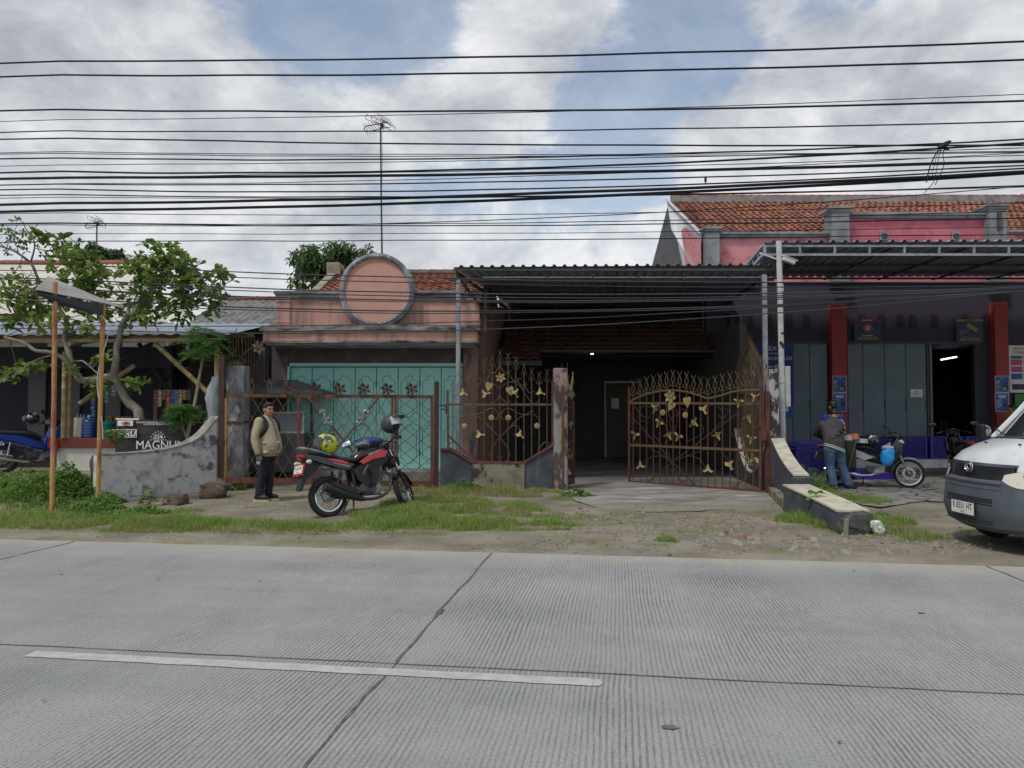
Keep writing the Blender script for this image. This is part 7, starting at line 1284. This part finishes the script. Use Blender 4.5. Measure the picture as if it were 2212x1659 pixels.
brs = [([s2(1330, 900), s2(1325, 540), s2(1300, 460), s2(1230, 390), s2(1160, 290), s2(1090, 160), s2(1000, 150)], [.15, .125, .12, .105, .10, .095, .09]),
       ([s2(1060, 170), s1(1085, 1590, 15), s1(1105, 1430, 15.05), s1(1125, 1290, 15.1), s1(1165, 1130, 15.1), s1(1215, 1050, 15.05), s1(1330, 960, 15), s1(1440, 790, 15), s1(1490, 715, 15.05), s1(1560, 660, 15.1), s1(1580, 560, 15.1)], [.09, .085, .08, .078, .07, .068, .062, .05, .042, .03, .015]),
       ([s1(1210, 1050), s1(1230, 960, 15.15), s1(1290, 920, 15.2), s1(1400, 880, 15.3)], [.05, .045, .035, .02]),
       ([s2(1030, 160), s2(800, 190, 14.9), s1(700, 1570, 14.85), s1(600, 1450, 14.8), s1(480, 1390, 14.75), s1(340, 1370, 14.7), s1(230, 1300, 14.7), s1(40, 1245, 14.65)], [.10, .09, .07, .055, .048, .045, .042, .035]),
       ([s1(700, 1560, 14.9), s1(660, 1400, 15), s1(615, 1240, 15.05), s1(640, 1120, 15.1), s1(545, 940, 15.1), s1(480, 880, 15.1), s1(400, 770, 15.1), s1(350, 660, 15.1), s1(290, 540, 15.1), s1(130, 420, 15), s1(0, 380, 15), s1(-150, 340, 15)], [.075, .068, .06, .055, .05, .046, .042, .036, .03, .024, .02, .012]),
       ([s1(290, 540, 15.1), s1(330, 350, 15.1), s1(240, 200, 15.1), s1(220, 140, 15.1)], [.025, .016, .011, .005]), ([s1(560, 960, 15.1), s1(640, 860, 15.4), s1(760, 640, 15.6), s1(820, 480, 15.6)], [.03, .025, .018, .01]), ([s1(1500, 710, 15), s1(1700, 660, 15.2), s1(1950, 640, 15.3), s1(2120, 640, 15.3)], [.028, .022, .016, .008]), ([s1(500, 900, 15), s1(350, 900, 14.8), s1(150, 850, 14.7)], [.02, .015, .008]), ([s1(690, 1490, 14.9), s1(780, 1470, 14.7), s1(850, 1520, 14.6), s2(950, 130, 14.5), s2(1110, 200, 14.5)], [.02, .018, .016, .013, .008]), ([s1(480, 1420, 14.7), s1(330, 1470, 14.5), s2(130, 130, 14.4), s2(0, 205, 14.4)], [.016, .012, .009, .006]), ([s1(1640, 900, 15.2), s1(1760, 960, 15.3), s1(1850, 1060, 15.3)], [.03, .03, .028])]
b = MB()
for pts, rs in brs:
    sp_ = spline(pts, 4); n_ = len(sp_); rr = [.82 * rs[min(len(rs) - 1, i // 4)] + .82 * (rs[min(len(rs) - 1, i // 4 + 1)] - rs[min(len(rs) - 1, i // 4)]) * (i % 4) / 4 for i in range(n_)]
    b.tube([p + V((NZ.noise(p * 3), NZ.noise(p * 3 + V((5, 0, 0))), NZ.noise(p * 3 + V((0, 5, 0))))) * rr[i] * .35 for i, p in enumerate(sp_)], [r * (1 + .15 * NZ.noise(sp_[i] * 6)) for i, r in enumerate(rr)], 10)
nodes = [p for pts, rs in brs for p in spline(pts, 4)]
cl = [(s1, x, y, r, dn, k) for x, y, r, dn, k in ((130, 260, 170, .8, 'd'), (60, 400, 120, .5, 'd'), (250, 330, 110, .7, 'd'), (420, 300, 110, .9, 'g'), (630, 260, 85, .7, 'g'), (720, 340, 60, .5, 'd'), (600, 420, 130, .9, 'g'), (480, 420, 100, .7, 'd'), (820, 520, 150, 1, 'n'), (690, 600, 190, 1.1, 'g'), (900, 600, 120, .8, 'g'), (1060, 640, 95, .9, 'n'), (250, 640, 60, .4, 'd'), (120, 640, 70, .3, 'd'), (200, 830, 170, 1, 'g'), (400, 900, 150, .8, 'g'), (130, 1010, 150, 1.1, 'g'), (230, 920, 110, .9, 'n'), (370, 1010, 110, .9, 'n'), (60, 800, 120, .6, 'd'), (230, 1150, 110, .5, 'n'), (460, 1080, 150, .6, 'g'), (700, 880, 190, 1, 'g'), (850, 720, 130, .9, 'g'), (850, 980, 170, .9, 'g'), (760, 1120, 130, .5, 'g'), (860, 1210, 85, .9, 'n'), (700, 1230, 80, .5, 'n'), (990, 880, 120, .7, 'g'), (1000, 1470, 75, .9, 'n'), (960, 1440, 60, .8, 'n'),
        (1560, 480, 170, 1.3, 'g'), (1370, 500, 90, .6, 'g'), (1270, 640, 110, .9, 'g'), (1400, 640, 170, 1.1, 'g'), (1650, 560, 170, 1.2, 'g'), (1720, 470, 60, .6, 'g'), (1850, 620, 160, 1.2, 'g'), (2050, 620, 120, 1.1, 'g'), (2130, 690, 80, .7, 'g'), (1480, 760, 190, 1, 'g'), (1270, 770, 90, .8, 'g'), (1760, 740, 170, 1, 'g'), (1950, 820, 150, .8, 'n'), (2100, 830, 80, .7, 'g'), (1880, 900, 140, .8, 'n'), (1650, 920, 180, .9, 'g'), (1420, 960, 170, 1, 'g'), (1150, 930, 120, .7, 'g'), (1270, 1090, 110, .8, 'g'), (1100, 1060, 100, .6, 'n'), (1400, 1100, 70, .6, 'g'), (1720, 1090, 45, .7, 'n'), (2050, 960, 130, .6, 'n'), (1560, 1030, 70, .6, 'g'))]
cl += [(s2, x, y, r, dn, k) for x, y, r, dn, k in ((160, 60, 60, .4, 'g'), (110, 170, 70, .4, 'g'), (290, 60, 40, .4, 'g'), (420, 70, 55, .5, 'g'), (60, 110, 40, .3, 'g'), (720, 90, 70, 1, 'n'), (880, 240, 80, 1, 'n'), (900, 160, 50, .8, 'n'), (1190, 260, 80, 1, 'n'), (1340, 220, 85, .8, 'g'), (1230, 200, 50, .8, 'n'), (1000, 240, 50, .6, 'n'), (1180, 330, 40, .8, 'n'))]
cr = {'g': MB(), 'n': MB(), 'd': MB()}
for f_, x, y, r, dn, k in cl:
    c = f_(x, y, 15.0 + rv.uniform(-.3, .3)); rad = (f_(x + r, y) - f_(x, y)).length; nn_ = min(nodes, key=lambda q: (q - c).length); d0 = (nn_ - c).length
    b.tube([nn_, nn_.lerp(c, .55) + rdir() * .05, c], [min(.016, .005 + d0 * .01), .009, .005], 5)
    for i in range(max(3, int(rad * rad * 160 * dn * (1.5 if k == 'd' else 1)))):
        v = rdir() * rad * rv.random() ** .4; v.y *= 1.5; q = c + v
        if i % 2 == 0: b.tube([c.lerp(q, .15), c.lerp(q, .6) + rdir() * .03, q], [.006, .005, .003], 4)
        rosette_leaves(cr['n' if k == 'n' and i % 3 else ('g' if k != 'd' else ('d' if rv.random() < .6 else 'g'))], q, 7 if k != 'd' else 5, (.175 if k != 'd' else .095), .05 if k != 'd' else .026, .45 if k != 'd' else .2, .18)
b.build('trunk', m_bark, tr_, True); cr['g'].build('crown', ml_tree, tr_, 'leaf'); cr['n'].build('young_leaves', ml_new, tr_, 'leaf'); cr['d'].build('dry_leaves', ml_dry, tr_, 'leaf')
def frond(b, st, p, d, l, n, ll, lw, dr=.5, sub=0):
    d = V(d).normalized(); pts = [p + d * (l * t) - V((0, 0, dr * l * t * t)) for t in [k / n for k in range(n + 1)]]; st.tube([pts[0], pts[n // 2], pts[-1]], [.004, .003, .0015], 4)
    s = d.cross(V((0, 0, 1))); s = s.normalized() if s.length > .1 else V((1, 0, 0))
    for k in range(1, n + 1):
        f = ll * (1 - .55 * (k / n) ** 2)
        for q in (-1, 1):
            dd = (s * q + d * .35 + rdir() * .15)
            if sub:
                for j in range(1, sub + 1):
                    c = pts[k] + dd.normalized() * (f * j / sub)
                    for q2 in (-1, 1): leaf(b, c, (d * q2 + dd * .5 + rdir() * .3), lw * 2.3, lw * .75, ((0, 0), (.5, 1), (1, 0)), .1)
            else: leaf(b, pts[k], dd, f, lw, ((0, 0), (.4, 1), (.75, .7), (1, 0)), .25)
ms_ = thing('sapling', 'slim feathery leaved sapling rising behind the weathered white wall', 'sapling'); b = MB(); st2 = MB()
stem = spline([s2(1790, 830, 14.5), s2(1790, 690, 14.5), s2(1840, 480, 14.55), s2(1890, 200, 14.6), s1(1925, 1480, 14.6), s1(1940, 1330, 14.6), s1(1950, 1190, 14.6)], 5)
st2.tube(stem, [.045 - .032 * k / (len(stem) - 1) for k in range(len(stem))], 8); st2.tube(spline([s2(1790, 760, 14.5), s2(1745, 640, 14.45), s2(1720, 480, 14.4)], 4), .018, 6)
for (f_, x, y, nfr, l) in ((s1, 1945, 1190, 12, .42), (s1, 1945, 1300, 16, .42), (s1, 1940, 1380, 14, .42), (s1, 2030, 1300, 8, .4), (s1, 1920, 1430, 8, .38), (s2, 1720, 450, 16, .36), (s2, 1760, 520, 10, .35), (s2, 1850, 460, 9, .3), (s2, 1700, 600, 9, .32)):
    for i in range(nfr): a = rv.uniform(0, 2 * PI); frond(b, st2, f_(x + rv.uniform(-40, 40), y + rv.uniform(-40, 40), 14.55), (math.cos(a), math.sin(a), rv.uniform(-.1, .6)), l * rv.uniform(.7, 1.1), 8, .12, .0145, .5, 5)
st2.build('trunk', mat('green_bark', (.25, .24, .15), .8, c2=(.32, .28, .2), sc=6), ms_, True); b.build('crown', ml_mor, ms_, 'leaf')
bp2 = thing('plant', 'dark green shrub with rows of pointed leaves beside the white wall end', 'plant'); b = MB(); st2 = MB(); c0_ = s2(1100, 890, 13.2)
for i in range(10): a = 2 * PI * i / 10 + .2; frond(b, st2, c0_ + V((0, 0, .15)), (.8 * math.cos(a), .5 * math.sin(a), 1.5), .48, 8, .16, .022, .35)
st2.build('stem', m_bark, bp2); b.build('leaves', ml_tree, bp2, 'leaf')
fe = thing('fern', 'bright green fern growing behind the curved slate wall by the person in jeans', 'fern'); b = MB(); st2 = MB(); q = V((P(1757, 1000, 12.5).x, 12.5, 0))
for i in range(16): frond(b, st2, q + V((rv.uniform(-.12, .12), rv.uniform(-.1, .1), 0)), (rv.uniform(-.45, .45), rv.uniform(-.3, .3), 1.2), rv.uniform(.5, .85), 15, .09, .011, .2)
st2.build('stem', ml_weed, fe); b.build('leaves', ml_weed, fe, 'leaf')
sg = thing('plant', 'young broad leaved seedling growing against the low dark wall', 'plant'); b = MB(); st2 = MB(); q = G(1763, 1130); st2.tube([q, q + V((.01, 0, .2)), q + V((.0, 0, .42))], .006, 5)
for z, n_ in ((.12, 3), (.24, 4), (.33, 4), (.42, 5)):
    for i in range(n_): leaf(b, q + V((0, 0, z)), (math.cos(i * 2.3 + z * 9), math.sin(i * 2.3 + z * 9), .35), .14, .04, droop=.5)
st2.build('stem', ml_weed, sg); b.build('leaves', ml_weed, sg, 'leaf')
def far_tree(label, x, y, Y, rx, rz_, n, zb=0, m=ml_far, l=.22, w=.05, seeds=9, group='trees beyond the roofs'):
    o = thing('tree', label, 'tree', (P(x, y, Y).x, Y, 0), group=group); c = P(x, y, Y); c = V((0, 0, c.z)); t = MB(); t.tube([V((0, 0, zb)), V((.1, 0, c.z * .5)), c], [.2, .15, .06], 8); b = MB()
    hubs = [c + V((rv.gauss(0, .5) * rx, rv.gauss(0, .4) * rx, rv.gauss(0, .45) * rz_)) for _ in range(seeds)]
    for h_ in hubs:
        t.tube([c - V((0, 0, rz_ * .8)), h_], [.05, .015], 5)
        for i in range(n // seeds): rosette_leaves(b, h_ + rdir() * rx * .36 * rv.random() ** .4, 8, l, w, -.1, .4)
    t.build('trunk', m_bark, o); b.build('crown', m, o, 'leaf'); return o
far_tree('dark mango tree rising behind the pink shop roof', 726, 578, 28, 1.45, .8, 640, l=.26, w=.042, seeds=20)
far_tree('dark distant tree left of the distant antenna, behind cream roof', 190, 552, 34, .75, .3, 260, l=.25, w=.06)
far_tree('small dark distant tree right of the distant antenna, behind cream roof', 222, 556, 34, .55, .3, 200, l=.25, w=.06)
pm = thing('palm_tree', 'spiky palm crown just showing over the cream roof ridge', 'palm', (P(262, 575, 34).x, 34, 0)); b = MB(); st2 = MB(); zc = P(262, 575, 34).z; st2.tube([(0, 0, 0), (.1, 0, zc)], [.16, .12], 8)
for i in range(12): a = rv.uniform(0, 2 * PI); frond(b, st2, V((.1, 0, zc)), (.7 * math.cos(a), .7 * math.sin(a), .9), 1.3, 14, .45, .03, .5)
st2.build('trunk', m_bark, pm); b.build('crown', ml_far, pm, 'leaf')
# ---------------------------------------------------------------- grass, weeds, stones
gm = leafmat('grass_blade', (.24, .36, .075), (.33, .38, .13), 1.1, (.15, .27, .06)); gm2 = leafmat('dry_grass_blade', (.36, .33, .16), (.25, .27, .09), 1.5)
def blades(b, c, rx, ry, n, h, rot=-8, lean=.35, w=.004):
    ca, sa = math.cos(R(rot)), math.sin(R(rot))
    for i in range(int(n * 1.5)):
        r, a = math.sqrt(rv.random()), rv.uniform(0, 2 * PI); u, v = r * rx * math.cos(a), r * ry * math.sin(a); x, y = c.x + u * ca - v * sa, c.y + u * sa + v * ca
        dn = NZ.noise(V((x * 2.3, y * 2.3, 1))) + .5 * NZ.noise(V((x * 7, y * 7, 4)))
        if dn < rv.uniform(-.5, .22): continue
        if NX.x * x + NX.y * y < 8.12 + .1 * rv.random(): continue
        hh = h * rv.uniform(.35, 1.1) * (1 + .5 * dn) * (1 - .5 * r * r); d = V((rv.gauss(0, lean), rv.gauss(0, lean), 1)) ; d.normalize(); t = rv.uniform(0, PI); s = V((math.cos(t), math.sin(t), 0)) * w * rv.uniform(.7, 1.4); p = V((x, y, gz(x, y) - .01)); m_ = p + d * hh * .55; e = p + d * hh + V((d.x, d.y, -.15)) * hh * .3
        o = len(b.v); b.v += [tuple(p - s), tuple(p + s), tuple(m_ - s * .8), tuple(m_ + s * .8), tuple(e)]; b.f += [(o, o + 1, o + 3, o + 2), (o + 2, o + 3, o + 4)]
b = MB(); bd = MB()
for x, y, rx, ry, n, h in ((100, 1125, 2.6, .6, 9000, .15), (60, 1100, 1.6, .6, 3500, .2), (420, 1135, 1.9, .42, 7000, .17), (900, 1120, 1.0, .6, 5200, .16), (1010, 1135, 1.7, .45, 7000, .15), (100, 1140, 2.4, .28, 3200, .11), (420, 1138, 1.8, .30, 3000, .15), (640, 1142, 1.3, .25, 2600, .10), (800, 1140, .8, .28, 2200, .13), (1000, 1100, 1.35, .85, 9500, .12), (960, 1138, 1.5, .35, 5200, .15), (1120, 1140, .9, .25, 1200, .11), (1010, 1062, 1.9, .45, 6000, .15), (1230, 1078, .4, .35, 900, .10), (1740, 1128, .42, .35, 1500, .19), (1795, 1140, .30, .25, 1000, .22), (1870, 1150, .35, .2, 700, .16), (1960, 1165, .5, .22, 900, .13), (1930, 1130, .3, .3, 700, .16), (1830, 1085, .75, .5, 3200, .18), (1755, 1068, .4, .3, 900, .2), (1500, 1150, .9, .12, 160, .07), (1440, 1170, .14, .1, 160, .12), (1380, 1140, 1.2, .3, 200, .06), (340, 1105, .8, .3, 800, .12), (490, 1050, .3, .3, 400, .15), (560, 1080, 1.0, .3, 160, .06), (1200, 1120, .9, .4, 900, .08), (1640, 1090, .3, .2, 200, .08)):
    blades(b, G(x, y), rx, ry, n, h)
for x, y, rx, ry, n, h in ((1010, 1072, 1.4, .45, 3600, .17), (300, 1145, 2.5, .25, 1800, .13), (1040, 1110, 1.3, .5, 2200, .13), (1920, 1150, .5, .3, 400, .15), (1620, 1120, 1.2, .3, 220, .07), (700, 1150, 1.6, .2, 900, .08)): blades(bd, G(x, y), rx, ry, n, h)
tag(b.build('grass', gm, None, 'leaf'), kind='stuff'); tag(bd.build('dry_grass', gm2, None, 'leaf'), kind='stuff')
b = MB()
def weeds(c, rx, ry, h, n, l=.06, w=.017, hk=1):
    for i in range(n):
        r, a = math.sqrt(rv.random()), rv.uniform(0, 2 * PI); x, y = c.x + r * rx * math.cos(a), c.y + r * ry * math.sin(a); top = h * (1 - .8 * r * r) * (.65 + .7 * NZ.noise(V((x * 2.5, y * 2.5, 6)))); z = gz(x, y) + max(.02, top) * rv.random() ** .45
        for k in range(3): leaf(b, (x, y, z), rdir(.45), l * rv.uniform(.6, 1.2), w * rv.uniform(.8, 1.2), ((0, 0), (.35, 1), (.7, .7), (1, 0)), .25)
for x, y, rx, ry, h, n in ((165, 1088, .8, .5, .42, 1300), (60, 1095, 1.0, .6, .34, 1500), (200, 1110, .5, .35, .32, 500), (30, 1075, .9, .5, .22, 600), (300, 1110, .5, .2, .16, 220), (320, 1092, .13, .1, .34, 60), (250, 1118, .5, .2, .14, 180), (470, 1050, .25, .18, .34, 160), (500, 1060, .3, .2, .2, 120), (1010, 1062, .3, .12, .34, 130), (1100, 1050, .9, .14, .2, 240), (1180, 1050, .3, .14, .26, 120), (1250, 1072, .35, .2, .18, 150), (1720, 1095, .2, .2, .22, 120), (1790, 1130, .25, .2, .2, 110), (1850, 1150, .3, .15, .13, 100), (1770, 1066, .35, .25, .26, 170), (1900, 1120, .2, .15, .14, 50)):
    weeds(G(x, y), rx, ry, h, n)
tag(b.build('weeds', ml_weed, None, 'leaf'), kind='stuff')
b = MB(); q = P(506, 789, 14.85)
for i in range(60): p = V((q.x + rv.uniform(-.14, .14), 14.85 + rv.uniform(-.1, .1), q.z)); leaf(b, p, (rv.gauss(0, .3), rv.gauss(0, .3), 1), rv.uniform(.08, .2), .006, ((0, 1), (.5, .8), (1, 0)), .3)
tag(b.build('weed_tuft', ml_weed, None, 'leaf'), 'tuft of green weeds growing on top of the grey fence pillar', 'weeds')
m_rock = mat('brown_rock', (.13, .095, .07), .9, c2=(.07, .055, .045), sc=4, c3=(.24, .19, .14), s3=(5, 5, 8), lo3=.55, hi3=.65, bump=.6, bs=14)
def rock(c, r, m, label=None, seed=0, name='boulder', b=None):
    own = b is None; b = b or MB(); b.ell(c, r, RZ(seed * 40), 14, 9, lambda p: V((p.x * (1 + .5 * NZ.noise(p * 2.2 / max(r) + V((seed, 0, 0)))), p.y * (1 + .5 * NZ.noise(p * 2.2 / max(r) + V((0, seed, 0)))), max(-.6 * r[2], min(.62 * r[2], p.z * (1.1 + .5 * NZ.noise(p * 2 / max(r) + V((0, 0, seed)))))))))
    if own: tag(b.build(name, m, None, 30), label, 'rock', 'boulders by the white wall')
q = G(372, 1090); rock((q.x + .05, q.y, .08), (.24, .18, .16), m_rock, 'low brown boulder at the foot of the white wall, nearest the road', 3)
q = G(462, 1076); rock((q.x, q.y, .12), (.26, .2, .22), m_rock, 'flat topped brown boulder beside the rusty gate post', 6)
q = G(524, 1055); rock((q.x, q.y, .1), (.2, .18, .18), m_rock, 'mossy brown boulder behind the mesh gate corner by the person', 9)
q = G(340, 1092); rock((q.x, q.y, .03), (.2, .12, .06), m_raw, 'thin pale slab lying left of the low brown boulder', 12)
sl_ = MB()
for i, (x, y, w_, h_) in enumerate(((22, 1050, .5, .12), (75, 1052, .4, .1), (130, 1050, .5, .09), (170, 1056, .3, .07), (110, 1062, .35, .08), (8, 1062, .3, .09))): q = G(x, y, .2); rock((q.x, q.y, .27), (w_ * .6, .2, h_), m_raw, ['broad pale slab at the far left edge above the weeds', 'grey slab under the blue motorcycle wheel', 'long pale slab left of the rusty pole', 'small slab beside the weed bush', 'broken slab half sunk in the weeds', 'pale stone at the picture edge in the weeds'][i], i + 20, 'stone_slab')
b = MB()
def pebble(b, p, s):
    vs = [p + V((rv.uniform(.6, 1.2) * s * math.cos(t), rv.uniform(.6, 1.2) * s * math.sin(t), 0)) for t in [2 * PI * k / 6 for k in range(6)]]; o = len(b.v); b.v += [tuple(v) for v in vs] + [tuple(p + (v - p) * .6 + V((0, 0, s * rv.uniform(.3, .7)))) for v in vs]; b.f += [tuple(o + 6 + k for k in range(6))] + [(o + k, o + (k + 1) % 6, o + 6 + (k + 1) % 6, o + 6 + k) for k in range(6)]
pb_ = [MB(), MB(), MB()]
for x0, x1, y0, y1, n, s in ((1180, 1700, 1112, 1160, 480, .02), (1000, 2150, 1165, 1200, 260, .02), (100, 900, 1140, 1165, 200, .014), (600, 930, 1050, 1110, 420, .014), (1500, 2100, 1150, 1200, 200, .03), (1060, 1260, 1090, 1130, 160, .02), (400, 620, 1060, 1110, 160, .014)):
    for i in range(n):
        q = G(rv.uniform(x0, x1), rv.uniform(y0, y1))
        if NX.dot(q) < 8.16: continue
        q.z = max(gz(q.x, q.y), .0); q.z = .034 if (q.y > 10.3 and .9 < q.x < 4.1 and q.y > 11) else q.z; pebble(pb_[rv.choice((0, 0, 0, 1, 1, 1, 1, 2))], q, s * rv.uniform(.4, 1.5) * (1 + (rv.random() < .06)))
for bb, m, nm in zip(pb_, (mat('grey_gravel', (.27, .26, .24), .9, c2=(.16, .155, .15), sc=3), mat('brown_gravel', (.19, .15, .11), .9, c2=(.3, .26, .2), sc=3), mat('brick_rubble', (.24, .125, .09), .9, c2=(.17, .10, .075), sc=4)), ('gravel', 'gravel', 'brick_rubble')): tag(bb.build(nm, m), kind='stuff')
b = MB()
for i in range(170):
    q = G(rv.uniform(1150, 1750), rv.uniform(1095, 1180)) if i % 2 else G(rv.uniform(550, 2100), rv.uniform(1100, 1190)); q.z = gz(q.x, q.y) + .03
    if NX.dot(q) > 8.16: leaf(b, q, (rv.uniform(-1, 1), rv.uniform(-1, 1), .15), rv.uniform(.04, .09), .018, ((0, 0), (.4, 1), (1, 0)), .1)
for i in range(26): q = RD(rv.uniform(-7, 7), rv.uniform(2.6, 8), .008); leaf(b, q, (rv.uniform(-1, 1), rv.uniform(-1, 1), .05), rv.uniform(.02, .05), .01, ((0, 0), (.4, 1), (1, 0)), .0)
tag(b.build('leaf_litter', ml_dry, None, 'leaf'), kind='stuff')
# ---------------------------------------------------------------- overhead cables
m_cable2 = mat('sheen_grey_cable', (.03, .037, .05), .4, spec=.7)  # greyer colour paints a sheen onto the low black cables
WL = [(132, 122, 90, 2), (161, 157.5, 129.5, 2), (234, 239.6, 217.6, 2), (259, 243, 203, .8), (280.6, 282.3, 261.7, 1.4), (294.5, 312.4, 312.7, 1.7), (325.4, 334, 326, .9), (329.3, 337.6, 328.5, .9), (338, 340.5, 301.5, 1.6), (356, 346, 320, .8), (368, 364, 308.8, 2), (383, 375.3, 348, 3), (385, 367, 335, .8), (395.7, 382, 330, .8), (396.5, 392.5, 358.3, 1.4), (405, 409, 363.7, 1.5), (417.8, 424, 401.5, 1.3), (439, 420, 371, 3), (455, 431, 374, 3), (424, 426, 404, .8), (457, 463, 438, .8), (483, 474, 402, .9), (479, 481.5, 455, .9), (480, 487, 471, 1.2), (504, 503.5, 490, .7), (521, 518, 506, 1.0),
      (563, 604.4, 608, 1.3), (577, 615, 618, 1.1), (594, 635, 620.5, 1.4), (597, 643, 622.5, 1.1), (615, 650, 624.5, 1.4), (617, 653.5, 626, 1.1), (634, 672, 628, 1.5), (640, 676, 630, 1.1), (699, 692, 624, 1.0), (704, 710, 627, 1.1)]
ORD = 'first second third fourth fifth sixth seventh eighth ninth tenth eleventh twelfth thirteenth fourteenth fifteenth sixteenth seventeenth eighteenth nineteenth twentieth'.split()
cabs = []
for i, (a, c, e, r) in enumerate(WL):
    Yc = 13.3 + .05 * (i % 7) + (.25 if i > 25 else 0); pts = []
    f = []
    for px, py in ((0, a), (1106, c), (2212, e)):
        ray = P(px, py, 1) - V((0, 0, H)); nn_ = V((NX.x, NX.y, 0)); t = nn_.y * Yc / ray.dot(nn_); q = ray * t + V((0, 0, H)); f.append((AX.dot(q), q.z))
    (u0, z0), (u1, z1), (u2, z2) = f
    def zf(u): return z0 * (u - u1) * (u - u2) / ((u0 - u1) * (u0 - u2)) + z1 * (u - u0) * (u - u2) / ((u1 - u0) * (u1 - u2)) + z2 * (u - u0) * (u - u1) / ((u2 - u0) * (u2 - u1))
    for k in range(91): u = -26 + 52 * k / 90; ue = max(-11, min(11, u)); pts.append(RD(u, nn_.y * Yc, zf(ue) + .5 * (u - ue) * (zf(ue + .1) - zf(ue - .1)) / .2 + .012 * NZ.noise(V((u * .5, i * 3.1, 0)))))
    th = ['thin', 'medium', 'thick'][0 if r < 1 else (1 if r < 2.5 else 2)]; low = i > 25; k = i - 26 if low else i
    nm_ = ORD[k] if k < 20 else ['twenty first', 'twenty second', 'twenty third', 'twenty fourth', 'twenty fifth', 'twenty sixth'][k - 20]
    lab = '%s black cable, %s from the top %s' % (th, nm_, 'in the low bundle before the roofs' if low else 'among cables crossing the sky')
    b = MB(); b.tube(pts, r * 1.05 / FP * 13.3, 6); cabs.append(tag(b.build('overhead_cable', m_cable2 if low else m_cable, None, True), lab, 'cable', 'overhead cables along the road'))
kn = P(2040, 313, 12.25); ko = thing('cable_knot', 'knot of frayed cable ends dangling from the overhead cables at upper right', 'cable knot', kn)
b = MB(); b.tube([(-.10, 0, -.05), (0, -.02, .0), (.06, -.02, .04), (.1, 0, .06)], [.03, .045, .03, .02], 8); b.ell((.04, 0, -.06), (.05, .03, .03)); b.build('splice', m_cable, ko, True)
for i, pts in enumerate(([(0, 0), (-.12, -.12), (-.22, -.32), (-.27, -.5), (-.29, -.62)], [(0, 0), (-.08, -.16), (-.12, -.38), (-.16, -.58), (-.2, -.66), (-.33, -.8)], [(.02, 0), (-.02, -.15), (.0, -.3), (-.04, -.45), (-.1, -.58), (-.14, -.66)], [(-.05, -.05), (-.13, -.2), (-.16, -.34), (-.2, -.45), (-.17, -.52)])):
    b = MB(); b.tube(spline([(x, .01 * j, z) for j, (x, z) in enumerate(pts)], 5), [.011, .006, .007, .005][i], 5); b.build('frayed_end', m_cable, ko)
q = P(1524, 388, 13.0); b = MB(); b.box(q, (.04, .05, .07), None, .01); b.box(q + V((0, 0, -.05)), (.02, .02, .05)); tag(b.build('cable_clamp', m_black), 'tiny dark clamp on a cable left of the pink building roof', 'clamp')
